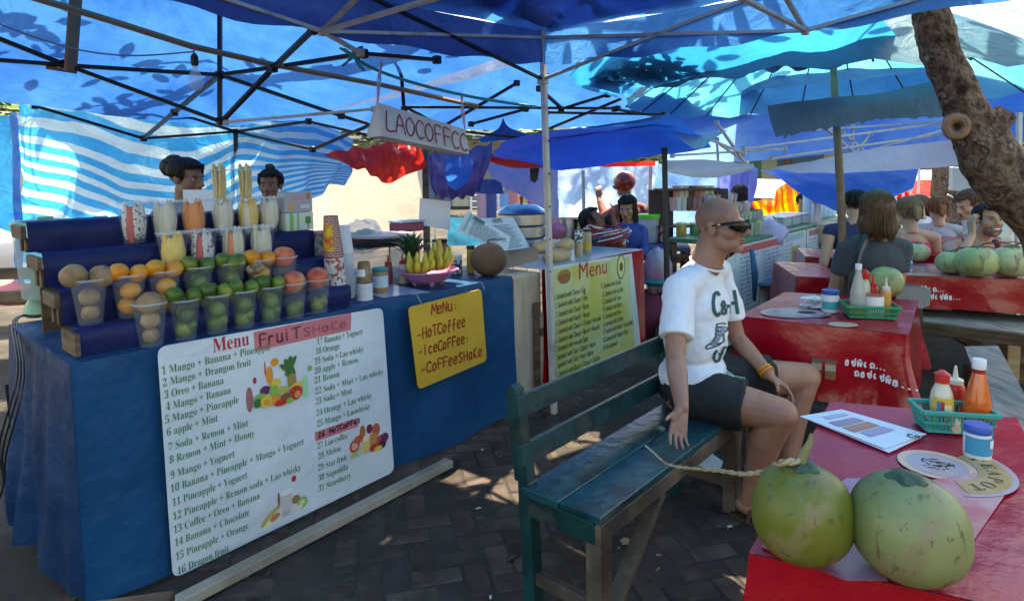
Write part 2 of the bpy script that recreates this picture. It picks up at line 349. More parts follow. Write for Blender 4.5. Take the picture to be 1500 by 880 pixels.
palewood = ramp_mat('pale_bare_wood', [(.36, .24, .13), (.48, .34, .2), (.55, .42, .28)], ns=4, rough=.7, bump=.3, bs=30, bdist=.006, stretch=(1, 1, 5))
plyw = ramp_mat('raw_plywood', [(.48, .36, .24), (.58, .46, .33), (.66, .56, .43)], ns=3, rough=.7, bump=.2, bs=30, bdist=.005, stretch=(5, 5, 1))
greenpaint = ramp_mat('worn_teal_paint', [(.003, .03, .033), (.004, .05, .052), (.003, .026, .03), (.05, .06, .05)], ns=5, rough=.33, bump=.35, bs=26, bdist=.008, stretch=(1, 1, 1), spec=.5)
seatpaint = ramp_mat('worn_teal_seat_paint', [(.002, .03, .035), (.003, .055, .062), (.004, .08, .088), (.003, .04, .045), (.06, .06, .04)], ns=5, rough=.25, bump=.3, bs=18, bdist=.01, spec=.6)
steel = mat('brushed_steel', (.5, .5, .5), .3, 1, bump=.1, bs=60)
blackmetal = mat('black_frame_paint', (.012, .012, .016), .4, .2, bump=.2, bs=40)
greymetal = mat('pale_grey_frame_paint', (.6, .57, .51), .45, .1, col2=(.38, .33, .27), ns=9, contrast=(.5, .75), bump=.15, bs=50)
white_pl = mat('white_plastic', (.75, .76, .76), .35)
paper = mat('white_paper', (.78, .79, .8), .6, bump=.1, bs=8, bdist=.01)
vinyl = mat('white_vinyl_banner', (.74, .77, .8), .3, col2=(.62, .66, .70), ns=3, bump=.5, bs=4.5, bdist=.05)
clear = mat('clear_plastic', (.85, .9, .92), .08, alpha=.045, spec=.8)
rimcl = mat('clear_plastic_rim', (.85, .9, .92), .1, alpha=.25, spec=.8)
ink_green = mat('green_ink', (.01, .2, .05), .6); ink_red = mat('red_ink', (.55, .02, .03), .6); ink_black = mat('black_ink', (.02, .02, .02), .6)
black_pl = mat('black_plastic', (.015, .015, .017), .35)
# ------------------------------------------------------------------ ground and herringbone bricks
g = MB(); g.add([(-120, -60, 0), (120, -60, 0), (120, 200, 0), (-120, 200, 0)], [(0, 1, 2, 3)])
ground = g.build('ground', ramp_mat('ground_dirt', [(.016, .013, .011), (.03, .025, .021), (.06, .052, .045)], ns=3, rough=.9, bump=.4, bs=20), loc=(0, 0, -.012), smooth=False); ground['kind'] = 'structure'; ground.location = (0, 0, -.012)
ORG[ground.name] = V((0, 0, -.012))
bvars = [ramp_mat('dark_paving_brick', [(.036, .026, .022), (.058, .043, .037), (.088, .066, .056)], ns=9, rough=.8, bump=.8, bs=40, bdist=.006, rnd=.22, spec=.25),
         ramp_mat('brown_paving_brick', [(.044, .031, .025), (.068, .050, .041), (.098, .075, .062)], ns=9, rough=.8, bump=.8, bs=40, bdist=.006, rnd=.22, spec=.25)]
BW = .098
def brick_mb(wob=0):
    m = MB(); m.box((0, 0, -.03), (2*BW-.009, BW-.009, .06), ch=.005)
    m.v = [(x+random.uniform(-wob, wob), y+random.uniform(-wob, wob), z+random.uniform(-wob*.6, wob*.6)) for x, y, z in m.v]; return m
bm_var = []
for i in range(6):
    t = brick_mb(.0016).build('brick', bvars[i % 2], local=True, ang=20); bm_var.append(t.data); bpy.data.objects.remove(t)
ang0 = math.radians(12); ca, sa = math.cos(ang0), math.sin(ang0)
cells = []
for m_ in range(-26, 27):
    for k in range(-90, 90):
        for hv in (0, 1):
            bx, by = k+4*m_, k
            c = ((bx+1)*BW, (by+.5)*BW) if hv == 0 else ((bx+.5)*BW, (by+2)*BW)
            x = c[0]*ca-c[1]*sa+.6; y = c[0]*sa+c[1]*ca+3.2
            if -3.2 < x < 5.2 and 1.2 < y < 8.5: cells.append((x, y, ang0+(math.pi/2 if hv else 0)))
def seen(x, y):
    if y < 1.9: return 1e3
    px = 750+920*x/y; py = 252+1.5*920/y
    u = (V((x, y, 0))-O).dot(d1); v = (V((x, y, 0))-O).dot(d2)
    if v > .05 and u > 0: return 1e3                       # under the stalls
    if px < 200 or px > 1230 or py > 900: return 500+y
    return y
cells.sort(key=lambda c: seen(c[0], c[1]))
for i, (x, y, a) in enumerate(cells[:300]):
    b = bpy.data.objects.new('brick', bm_var[(i % 3)*2 if random.random() < .8 else 1]); COL.objects.link(b); b.parent = ground
    b.location = (x, y, .014+random.uniform(-.0035, .002)); b.rotation_euler = (random.uniform(-.008, .008), random.uniform(-.008, .008), a)
rest = MB()
for (x, y, a) in cells[300:]:
    X = V((math.cos(a), math.sin(a), 0)); rest.box((x, y, -.03+random.uniform(-.003, .001)), (2*BW-.007, BW-.007, .06), X, ch=.005)
rb = rest.build('brick_paving', bvars[0], ground, ang=20); rb['kind'] = 'stuff'
# ------------------------------------------------------------------ stall one: cloth covered counter
CT = .885
def front_fold(u, z):                                      # shape of the hanging cloth
    k = 1-z/CT
    return -(.010+.028*k)*(.5+.5*math.sin(u*9.5+1.3*math.sin(u*3)))*k-.006*noise.noise(V((u*5, z*4, 2)))*k
stall = thing('fruit_shake_counter', 'long market counter under blue oilcloth carrying the fruit cup display', 'counter', W(0, 0, 0))
m = MB(); rows = []
NU = 120
for i in range(26):
    z = CT-(CT-.03)*i/25
    rows.append([W(-.08+2.26*j/NU, front_fold(-.08+2.26*j/NU, z)-(.005 if i else 0), z+(.04*max(0, (j/NU-.86)/.14)*(i/25))) for j in range(NU+1)])
m.grid(rows); m.build('front_cloth', blue_cloth, stall, ang=180)
m = MB(); m.grid([[W(-.08+2.26*j/40, .92*i/14, CT+.003*noise.noise(V((j*.3, i*.3, 0)))) for j in range(41)] for i in range(15)]); m.build('top_cloth', blue_cloth, stall, ang=180)
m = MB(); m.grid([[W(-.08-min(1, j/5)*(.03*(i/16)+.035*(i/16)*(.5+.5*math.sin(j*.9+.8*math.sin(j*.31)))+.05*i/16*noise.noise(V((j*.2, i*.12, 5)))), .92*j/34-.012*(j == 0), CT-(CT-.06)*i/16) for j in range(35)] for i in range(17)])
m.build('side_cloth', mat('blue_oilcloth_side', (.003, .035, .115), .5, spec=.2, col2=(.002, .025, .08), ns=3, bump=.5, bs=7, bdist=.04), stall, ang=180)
for u in (0.0, 2.1):
    for v in (.08, .85):
        m = MB(); m.bar(W(u, v, 0), W(u, v, CT-.03), .05, .05); m.build('leg', oldwood, stall)
m = MB(); m.box(W(1.05, .45, CT-.02), (2.2, .86, .02), d1, d2); m.build('board', oldwood, stall)
# loose plank along the foot of the counter
a, b = P(262, 884, .03), P(658, 677, .03)
m = MB(); m.bar(a-d1*.15, b, .055, .04, ch=.004); tag(m.build('timber_plank', ramp_mat('dirty_pale_wood', [(.2, .17, .13), (.3, .26, .2), (.38, .34, .27)], ns=5, rough=.8, bump=.4, bs=30)), 'long dirty pale timber plank lying on the bricks along the foot of the blue counter', 'plank')
m = MB(); m.box(P(165, 905, .28)+V((0, 0, -.02)), (.26, .2, .035), V((.97, .2, 0)), ch=.004)
t = thing('low_stool', 'brown wooden stool top poking in at the bottom left before the blue counter', 'stool', P(165, 905, 0)); m.build('seat', oldwood, t)
for sx in (-.1, .1):
    for sy in (-.07, .07):
        m = MB(); c = P(165, 905, .28)+V((sx, sy, -.04)); m.bar((c.x, c.y, -.01), c, .03, .03); m.build('leg', oldwood, t)
# big printed menu
def PL(px, py, v): q = Pv(px, py, v); return ((q-O).dot(d1), q.z)
BV = -.052
ban = thing('fruit_shake_menu', 'large white menu banner with green numbered drinks list pinned on blue counter', 'menu banner', W(.7, BV, 0))
cor = [PL(230, 508, BV), PL(253, 847, BV), PL(577, 690, BV), PL(560, 450, BV)]
def rounded(cs, r=.03, n=4):
    out = []
    for i in range(len(cs)):
        p = V((*cs[i], 0)); a = V((*cs[i-1], 0)); b = V((*cs[(i+1) % len(cs)], 0)); da = (a-p).normalized()*r; db = (b-p).normalized()*r
        for k in range(n+1):
            t = k/n; out.append(((p+da)*(1-t)**2+p*2*t*(1-t)+(p+db)*t*t).to_tuple()[:2])
    return out
m = MB(); m.slab([W(u, BV, z) for u, z in rounded(cor, .035)], .003, -d2); m.build('sheet', vinyl, ban, smooth=False)
def bl(s_, x, y, x2, size, mtx=(200, 440, 2), bold=False, v=BV):
    u0_, z0 = PL(mtx[0]+x/mtx[2], mtx[1]+y/mtx[2], v); u1, _ = PL(mtx[0]+x2/mtx[2], mtx[1]+y/mtx[2], v)
    return (cv(s_), u0_, z0, size, 0, u1-u0_)
left = [('1 Mango + Banana + Pineapple', 72, 217, 395), ('2 Mango + Drangon fruit', 75, 252, 337), ('3 Oreo + Banana', 80, 287, 256), ('4 Mango + Banana', 85, 322, 277), ('5 Mango + Pineapple', 82, 360, 301), ('6 apple + Mint', 87, 397, 239), ('7 Soda + Remon + Mint', 92, 440, 329), ('8 Remon + Mint + Honny', 95, 478, 348), ('9 Mango + Yoguert', 98, 522, 289), ('10 Banana + Pineapple + Mango + Yoguert', 98, 562, 494), ('11 Pineapple + Yoguert', 103, 602, 327), ('12 Pineapple + Remon soda + Lao whisky', 105, 643, 486), ('13 Coffee + Oreo + Banana', 107, 682, 364), ('14 Banana + Chocolate', 110, 720, 334), ('15 Pineapple + Orange', 113, 760, 331), ('16 Dragon fruit', 118, 802, 272)]
right = [('17 Banana + Yoguert', 527, 130, 662), ('18 Orange', 523, 158, 594), ('19 Soda + Lao whisky', 520, 187, 665), ('20 apple + Remon', 520, 215, 648), ('21 Remon', 520, 243, 594), ('22 Soda + Mint + Lao whisky', 522, 275, 724), ('23 Soda + Mint', 523, 305, 631), ('24 Orange + Lao whisky', 525, 338, 690), ('25 Mango + Laowhisky', 527, 370, 685), ('27 Lao coffee', 528, 435, 618), ('28 Melon', 530, 465, 598), ('29 Star fruit', 530, 499, 616), ('30 Sapodilla', 531, 529, 619), ('31 Strawberry', 532, 559, 628)]
TO = W(0, BV, 0)
text([bl(a, b, c, d, .043) for a, b, c, d in left]+[bl(a, b, c, d, .042) for a, b, c, d in right], 'green_lettering', ink_green, ban, TO, d1, UP, off=.0045, thin=-.008)
text([bl('Menu', 222, 152, 330, .078)], 'title_lettering', ink_red, ban, TO, d1, UP, off=.0045)
pinkm = mat('pink_marker_band', (.72, .2, .22), .6, col2=(.62, .16, .19), ns=9)
def decal(pts, name, mt, parent, v, t=.0012, base=.003):
    m = MB(); m.slab([W(*(lambda q: (q[0], v-base, q[1]))(PL(x, y, v))) for x, y in pts], t, -d2); return m.build(name, mt, parent, smooth=False)
z1 = lambda x, y: (200+x/2, 440+y/2)
decal([z1(342, 92), z1(345, 148), z1(626, 86), z1(628, 36)], 'pink_band', pinkm, ban, BV)
decal([z1(521, 385), z1(523, 412), z1(648, 368), z1(645, 342)], 'pink_band', pinkm, ban, BV)
u0_, zz = PL(*z1(357, 134), BV); u1, _ = PL(*z1(480, 110), BV)
strokes('FruiT', TO, d1, UP, u0_, zz, .047, u1-u0_, 'hand_lettering', mat('faded_marker', (.2, .05, .07), .7), ban, th=.0075, off=.006)
u1b, _ = PL(*z1(612, 80), BV)
strokes('SHaKe', TO, d1, UP, u1+.01, zz, .036, u1b-u1, 'hand_lettering', mat('worn_marker', (.5, .12, .14), .7), ban, th=.006, off=.006)
u0_, zz = PL(*z1(530, 403), BV); u1, _ = PL(*z1(655, 370), BV)
strokes('26 HoTCoFFe3', TO, d1, UP, u0_, zz+.004, .022, u1-u0_, 'hand_lettering', ink_black, ban, th=.005, off=.006)
# small fruit pictures printed on the banner
def disc(cx, cy, rx, ry, col, parent, v=BV, base=.003, rot=0, z_=z1, n=14, name='printed_fruit', t=.0010):
    u, z = PL(*z_(cx, cy), v); k = PL(*z_(cx+10, cy), v)[0]-u
    pts = [W(u+k/10*(rx*math.cos(a)*math.cos(rot)-ry*math.sin(a)*math.sin(rot)), v-base, z+k/10*(rx*math.cos(a)*math.sin(rot)+ry*math.sin(a)*math.cos(rot))) for a in [2*math.pi*i/n for i in range(n)]]
    return pts
def pic(items, parent, v=BV, z_=z1, bs=.003, k_=1, name='printed_picture'):
    cols = []; mb = MB(); mats_ = []
    for i, it in enumerate(items):
        cx, cy, rx, ry, col = it[:5]; rot = it[5] if len(it) > 5 else 0
        if col not in cols: cols.append(col); mats_.append(mat('print_%02d%02d%02d' % tuple(int(c*99) for c in col), col, .5))
        pts = disc(cx, cy, rx*k_, ry*k_, col, parent, v, bs+.0004*i, rot, z_, n=it[6] if len(it) > 6 else 12)
        mb.add(pts, [tuple(range(len(pts)))], mi=cols.index(col))
    return mb.build(name, mats_, parent, smooth=False)
YEL, ORG_, RED, GRN, DGR, PUR, BRN, CRE = (.8, .55, .06), (.85, .3, .04), (.6, .04, .03), (.25, .45, .08), (.05, .16, .04), (.15, .03, .1), (.25, .1, .04), (.75, .68, .5)
pic([(330, 290, 11, 38, (.75, .12, .1)), (345, 234, 6, 10, RED), (388, 218, 11, 26, ORG_), (403, 180, 12, 12, ORG_), (375, 198, 2, 22, RED), (493, 250, 9, 32, (.35, .7, .4)), (506, 197, 7, 8, GRN),
     (447, 195, 10, 30, DGR, .5), (447, 195, 10, 32, DGR, -.1), (450, 190, 8, 30, DGR, -.6), (440, 200, 8, 28, DGR, .9), (453, 234, 13, 22, (.35, .25, .06)),
     (375, 262, 16, 13, PUR), (360, 285, 20, 14, GRN), (352, 300, 12, 14, DGR), (405, 240, 16, 12, YEL), (400, 262, 14, 16, GRN, .4), (425, 262, 18, 13, (.5, .45, .1)), (465, 248, 22, 9, YEL, .2), (463, 268, 20, 20, RED), (468, 272, 9, 10, (.8, .3, .1)), (435, 280, 16, 12, BRN), (400, 290, 18, 14, ORG_), (376, 294, 17, 17, YEL), (378, 296, 10, 10, ORG_), (420, 296, 20, 10, RED), (445, 290, 10, 8, GRN)], ban)
pic([(392, 630, 38, 10, (.75, .6, .15), .6), (398, 636, 36, 6, (.85, .75, .35), .6), (405, 633, 16, 9, (.6, .2, .1), .4), (437, 590, 19, 36, (.62, .52, .5)), (437, 560, 18, 8, (.8, .78, .76)), (437, 620, 14, 9, (.5, .42, .4)), (459, 520, 7, 9, RED), (415, 580, 3, 20, BRN), (465, 580, 12, 12, (.3, .2, .06)), (484, 588, 15, 15, (.3, .45, .1)), (484, 588, 8, 8, (.6, .7, .35)), (470, 604, 15, 7, CRE)], ban)
pic([(661, 385, 9, 18, (.6, .15, .05)), (681, 375, 9, 12, (.2, .02, .05)), (700, 378, 12, 17, (.55, .12, .05)), (712, 410, 18, 15, (.5, .08, .05)), (725, 400, 12, 12, PUR), (718, 420, 12, 10, (.1, .02, .06)), (690, 405, 14, 16, (.6, .25, .06)), (670, 420, 13, 24, (.8, .5, .15)), (670, 402, 11, 8, (.85, .7, .5)), (637, 425, 15, 16, RED), (637, 425, 10, 11, (.8, .35, .25)), (655, 440, 10, 8, (.55, .6, .3)), (648, 405, 14, 10, (.6, .1, .04)), (690, 430, 10, 9, RED), (635, 452, 10, 6, (.35, .5, .15)), (705, 430, 12, 6, YEL)], ban)
# yellow hand painted sign
YV = -.075
ys = thing('yellow_menu_sign', 'yellow hand painted coffee menu board hanging from the blue counter', 'sign', W(1.6, YV, 0))
yc = [PL(597, 450, YV), PL(612, 570, YV), PL(712, 528, YV), PL(704, 423, YV)]
m = MB(); m.slab([W(u, YV, z) for u, z in rounded(yc, .025)], .006, -d2); m.build('board', mat('yellow_painted_board', (.74, .42, .05), .45, col2=(.68, .37, .04), ns=6, bump=.2, bs=7, bdist=.01), ys, smooth=False)
z2 = lambda x, y: (430+x/2.727, 200+y/2.727)
ysc = 1/2.727
def ysl(s_, x, y, x2, h):
    u, z = PL(430+x*ysc, 200+y*ysc, YV); ub, zb = PL(430+x2[0]*ysc, 200+x2[1]*ysc, YV)
    return strokes(s_, W(0, YV, 0), d1, UP, u, z, h, ub-u, 'x', None, None, th=.0085, off=.0072, slope=(zb-z)/(ub-u), mb=ymb)
ymb = MB()
ysl('MeNu:', 548, 712, (655, 688), .052); ysl('-HoTCoffee', 490, 812, (685, 755), .055); ysl('-IceCoFFee:', 495, 878, (700, 818), .05)
u, z = PL(432+0+183, 548, YV); ub, zb = PL(706, 520, YV)
strokes('-CoFFeeSHaKe', W(0, YV, 0), d1, UP, u, z, .052, ub-u, 'x', None, None, th=.0085, off=.0072, slope=(zb-z)/(ub-u), mb=ymb)
ymb.build('hand_lettering', mat('brick_red_paint', (.45, .06, .02), .5), ys, smooth=False)
m = MB(); m.tube([W(1.40, YV+.0, .86), W(1.39, YV+.02, .9), W(1.40, .04, .892)], .002, 5); m.build('wire', steel, ys)
m = MB(); m.tube([W(1.86, YV+.0, .86), W(1.86, YV+.02, .9), W(1.86, .04, .892)], .002, 5); m.build('wire', steel, ys)
# ------------------------------------------------------------------ stepped display stand
st = thing('stepped_stand', 'four step display stand of wooden crates draped in navy oilcloth on the counter', 'display stand', W(.5, .3, CT))
TZ = [.985, 1.11, 1.235, 1.345]; TV = [.05, .19, .33, .46, .62]; UE = [1.07, 1.10, 1.06, 1.06]
for i in range(4):
    m = MB(); a = -.03+(.0, -.02, -.035, -.05)[i]; b = UE[i]; zb = CT+.004 if i == 0 else TZ[i-1]-.004
    n = 50; rows = []
    for (v, z) in ((TV[i]+.006, zb), (TV[i]-.004, (zb+TZ[i])/2), (TV[i], TZ[i]-.008), (TV[i]+.01, TZ[i]), (TV[i+1]+.01, TZ[i])):
        rows.append([W(a+(b-a)*j/n, v+.006*noise.noise(V((j*.35, z*11, i))), z+.004*noise.noise(V((j*.4, v*9, i+3)))) for j in range(n+1)])
    rows.reverse(); m.grid(rows)
    m.add([W(b, TV[i]+.006, zb), W(b, TV[i], TZ[i]-.008), W(b, TV[i+1]+.01, TZ[i]), W(b, TV[i+1]+.01, zb)], [(0, 3, 2, 1)])
    m.build('step_cloth', navy_cloth, st, ang=60)
    # crate slats showing at the left end
    zt = TZ[i]-.012
    for (lo, hi) in (((zb+.004, zt),) if i == 0 else ((zt-.05, zt),)):
        m = MB(); m.box(W(a-.012, (TV[i]+TV[i+1])/2+.0, (lo+hi)/2), (.016, .17, hi-lo), d1, d2, ch=.002); m.build('crate_slat', oldwood, st)
    if i:
        for v in (TV[i]+.03, TV[i]+.10):
            m = MB(); m.box(W(a+.006, v, (zb+zt-.05)/2), (.02, .03, zt-.05-zb), d1, d2, ch=.002); m.build('crate_post', oldwood, st)
m = MB(); m.box(W(.5, .6, 1.0), (1.05, .01, .22), d1, d2); m.build('back_board', oldwood, st)
# ------------------------------------------------------------------ cups and fruit
def cup_proto():
    t = thing('fruit_cup', 'x', 'cup', (0, 0, 0)); m = MB()
    m.lathe([(.036, .002), (.038, 0), (.0565, .155), (.0555, .155), (.0372, .004), (.001, .004)], n=24, closed=True); m.build('cup_wall', clear, t)
    m = MB(); m.lathe([(.057, .152), (.061, .155), (.061, .158), (.057, .160), (.0545, .157), (.057, .152)], n=24, closed=True); m.build('rim', rimcl, t); return t
cup0 = cup_proto(); cup_used = False
def fruit_mb(kind):
    m = MB()
    if kind == 'apple':
        m.lathe([(.001, .004), (.012, 0), (.024, .004), (.038, .018), (.047, .042), (.049, .058), (.043, .076), (.03, .087), (.016, .087), (.006, .080), (.001, .074)], n=22, fn=lambda a, r, z: 1+.03*math.cos(5*a)*(.08-z)/.08)
        m.v = [(x, y, z-.044) for x, y, z in m.v]; m.tube([(0, 0, .03), (.003, 0, .052)], .0018, 5)
    elif kind == 'sapodilla': m.ell((0, 0, 0), (.044, .044, .041), 18, 12, nz=.06)
    elif kind == 'orange': m.ell((0, 0, 0), (.036, .036, .031), 18, 12, nz=.05); m.ell((0, 0, .030), (.004, .004, .002), 6, 4)
    elif kind == 'lime': m.ell((0, 0, 0), (.031, .031, .033), 16, 10, nz=.05); m.ell((0, 0, .032), (.003, .003, .002), 6, 4)
    elif kind == 'ginger': m.ell((0, 0, 0), (.03, .018, .016), 14, 10, nz=.4); m.ell((.02, .012, .004), (.014, .012, .016), 10, 8, nz=.3); m.ell((-.018, .01, .006), (.013, .01, .014), 10, 8, nz=.3)
    return m
fmats = {'apple': ramp_mat('apple_skin', [(.55, .045, .03), (.6, .12, .05), (.62, .35, .12)], ns=9, rough=.3, bump=.05, rnd=.15, stretch=(2, 2, .5)),
 'sapodilla': ramp_mat('sapodilla_skin', [(.2, .11, .055), (.32, .2, .1), (.4, .27, .14)], ns=16, rough=.75, bump=.3, bs=60, rnd=.15),
 'orange': ramp_mat('orange_peel', [(.72, .2, .01), (.78, .3, .02), (.45, .33, .03)], ns=9, rough=.38, bump=.5, bs=140, bdist=.002, rnd=.12),
 'lime': ramp_mat('lime_peel', [(.03, .085, .008), (.08, .15, .012), (.24, .25, .03)], ns=9, rough=.35, bump=.35, bs=120, bdist=.002, rnd=.3),
 'ginger': ramp_mat('ginger_skin', [(.3, .2, .11), (.45, .32, .2)], ns=20, rough=.8, bump=.5, rnd=.1)}
fcache = {}
ORD = ['bottom', 'lower', 'middle', 'upper', 'top left', 'top right', 'top back', 'crowning']
def fruit(kind, loc, label, scale=1, group=None):
    if kind not in fcache:
        t = fruit_mb(kind).build(kind, fmats[kind], local=True, ang=180); fcache[kind] = t.data; o = t
    else: o = bpy.data.objects.new(kind, fcache[kind]); COL.objects.link(o)
    o.location = loc; o.rotation_euler = (random.uniform(-.5, .5), random.uniform(-.5, .5), random.uniform(0, 6)); o.scale = (scale,)*3
    tag(o, label, kind, group or kind+'s in the display cups'); return o
def cup_at(px, py, v, z, desc, s=1.):
    global cup_used
    u = Uof(px, py, v); loc = W(u, v, z+.003)
    o = copy_tree(cup0, loc, random.uniform(0, 3), scale=s) if cup_used else cup0
    o.location = loc; cup_used = True; o.scale = (s,)*3; o['label'] = desc; o['group'] = 'clear plastic cups on the stepped stand'; return loc
def pile(loc, kind, where, topbig=False, n_in=3, s=1., ntop=2, kinds_top=None):
    """a column of fruit inside a cup with more heaped above the rim; 'where' names the cup"""
    zz = .006; r = {'lime': .031, 'orange': .033, 'sapodilla': .041, 'apple': .046}[kind]
    ins = kind if kind != 'apple' else 'lime'; ri = {'lime': .031, 'orange': .034, 'sapodilla': .041}[ins]
    k = 0; words = ['lowest', 'second lowest', 'third from below', 'fourth from below', 'fifth from below']
    while zz+2*ri*.85*s < (.135 if kind != 'apple' else .1):
        sc_ = s*(.86 if ins == 'sapodilla' and k == 0 else 1)*(.78 if ins == 'sapodilla' else 1); rr = ri*(.78 if ins == 'sapodilla' else 1)*s
        ox = 0 if ins == 'sapodilla' else .009*(1 if k % 2 else -1)
        fruit(ins, loc+V((ox, -ox*.6, zz+rr)), f'{words[min(k,4)]} {ins} inside the {where}', sc_)
        if ins == 'lime' : fruit(ins, loc+V((-ox*1.3, .014, zz+rr+.012)), f'{words[min(k,4)]} rear {ins} of the {where}', sc_*.85)
        zz += 2*rr*.88; k += 1
    if kind == 'apple': fruit('apple', loc+V((0, 0, .155)), f'red apple crowning the {where}', s*1.0)
    elif kind == 'sapodilla':
        if topbig: fruit('sapodilla', loc+V((0, 0, .158)), f'big sapodilla crowning the {where}', 1.02)
        else:
            fruit('sapodilla', loc-d1*.045+V((0, 0, .178)), f'sapodilla heaped on the left of the {where}', 1.); fruit('sapodilla', loc+d1*.042+V((0, 0, .165)), f'sapodilla heaped on the right of the {where}', .98)
    else:
        pos = [(-.036, -.01), (.034, -.008), (0, .03), (0, -.03)][:ntop] if ntop != 1 else [(0, 0)]
        for i, (a, b) in enumerate(pos):
            kk = kinds_top[i] if kinds_top else kind
            fruit(kk, loc+d1*a+d2*b+V((0, 0, .163+.012*(i == 0))), f'{kk} heaped {("on the left","on the right","at the back","at the front")[i]} above the {where}', s*1.02)
Z0, Z1, Z2_, Z3 = CT, TZ[0], TZ[1], TZ[2]
fr = [(222, 497, 'sapodilla', 1), (272, 487, 'lime', 2), (318, 481, 'lime', 3), (358, 475, 'lime', 2), (397, 468, 'lime', 3), (432, 461, 'apple', 1), (467, 455, 'apple', 1)]
nth = ['first', 'second', 'third', 'fourth', 'fifth', 'sixth', 'seventh']
for i, (px, py, kd, nt_) in enumerate(fr):
    wh = f'{nth[i]} lowest-row cup from the left'
    loc = cup_at(px, py, .0+.03, Z0, f'clear plastic cup of {kd}s, {nth[i]} from the left in the lowest row', .98 if i else 1.02)
    pile(loc, kd, wh, True, ntop=nt_, s=1.0 if kd != 'sapodilla' else 1)
r2 = [(133, 468, 'sapodilla', 2), (191, 459, 'orange', 2), (243, 450, 'orange', 3), (292, 447, 'lime', 3), (340, 443, 'lime', 4), (382, 438, 'orange', 2), (418, 434, 'apple', 1)]
for i, (px, py, kd, nt_) in enumerate(r2):
    wh = f'{nth[i]} first-step cup from the left'
    loc = cup_at(px, py, .13, Z1, f'clear plastic cup of {kd}s, {nth[i]} from the left on the first step', 1.02)
    pile(loc, kd, wh, False, ntop=nt_)
    if i == 5:
        for q in range(3): fruit('ginger', loc+V((-.012+.014*q, -.05, .12+.02*(q % 2))), f'knob of ginger, {("left","middle","right")[q]} one in the orange cup on the first step', .9, 'ginger knobs')
def cut_cup(px, py, v, z, c1, c2, nm, desc, kind='slices'):
    loc = cup_at(px, py, v, z, 'clear cup holding '+desc, 1.08)
    t = thing('cut_'+nm, desc[0].upper()*0+desc, 'cut fruit', loc)
    for k in range(9):
        a = k*.8; m = MB(); r = .028 if k else 0
        m.ell(loc+V((r*math.cos(a), r*math.sin(a), .078+.012*(k % 3))), (.021, .015, .076), 10, 8, nz=.15, X=V((math.cos(a*1.3), math.sin(a*1.3), .0)), Y=V((-math.sin(a*1.3), math.cos(a*1.3), 0)))
        m.build('slice', c1 if k % 3 else c2, t)
mg = mat('mango_flesh', (.8, .45, .05), .35, col2=(.85, .6, .15), ns=20, rnd=.1); wf = mat('white_fruit_flesh', (.75, .68, .52), .4, col2=(.7, .6, .4), ns=20, rnd=.1); og = mat('papaya_flesh', (.85, .25, .04), .35, rnd=.1)
df = mat('dragon_fruit_flesh', (.72, .66, .6), .4, col2=(.1, .06, .06), ns=70, nd=1, contrast=(.58, .62)); rf = mat('red_fruit_skin', (.55, .07, .05), .4, rnd=.1)
cut_cup(255, 392, .27, Z2_, mg, mg, 'mango', 'yellow mango slices in a cup on the second step')
cut_cup(298, 388, .27, Z2_, df, rf, 'dragon_fruit', 'speckled dragon fruit slices with red rind on the second step')
cut_cup(343, 384, .27, Z2_, wf, og, 'melon', 'pale melon and orange slices in a cup on the second step')
cut_cup(384, 380, .27, Z2_, wf, wf, 'apple', 'white apple slices in a cup at the right of the second step')
cut_cup(198, 358, .42, Z3, df, rf, 'dragon_fruit', 'speckled dragon fruit slices in the leftmost cup of the third step')
cut_cup(243, 350, .42, Z3, wf, wf, 'pear', 'white pear slices in the second cup of the third step')
cut_cup(285, 345, .42, Z3, og, og, 'papaya', 'bright orange papaya slices in a cup on the third step')
cut_cup(328, 341, .42, Z3, wf, wf, 'banana', 'pale banana slices in a cup under the left stick cup')
cut_cup(365, 337, .42, Z3, mg, wf, 'jackfruit', 'yellow and white jackfruit slices under the right stick cup')
cut_cup(395, 333, .42, Z3, wf, wf, 'coconut', 'white coconut slices in the rightmost cup of the third step')
for i, px in enumerate((325, 363)):
    loc = cup_at(px, 302-3*i, .42, Z3+.155, f'{("left","right")[i]} stacked cup of mango sticks on top of the stand', .95)
    t = thing('mango_sticks', f'bundle of pale yellow mango sticks in the {("left","right")[i]} stacked cup', 'cut fruit', loc)
    for k in range(13):
        a = k*2.4; r = .008+.022*((k*7) % 5)/5; m = MB(); p = loc+V((r*math.cos(a), r*math.sin(a), .01)); q = loc+V((1.4*r*math.cos(a+.3), 1.4*r*math.sin(a+.3), .15+.035*((k*3) % 7)/7))
        m.tube([p, (p+q)/2+V((.003, 0, 0)), q-V((0, 0, .006)), q], [.005, .0065, .006, .002], 6); m.build('stick', mat('mango_stick_flesh', (.75, .55, .22), .5, col2=(.65, .42, .12), ns=30, rnd=.1), t)
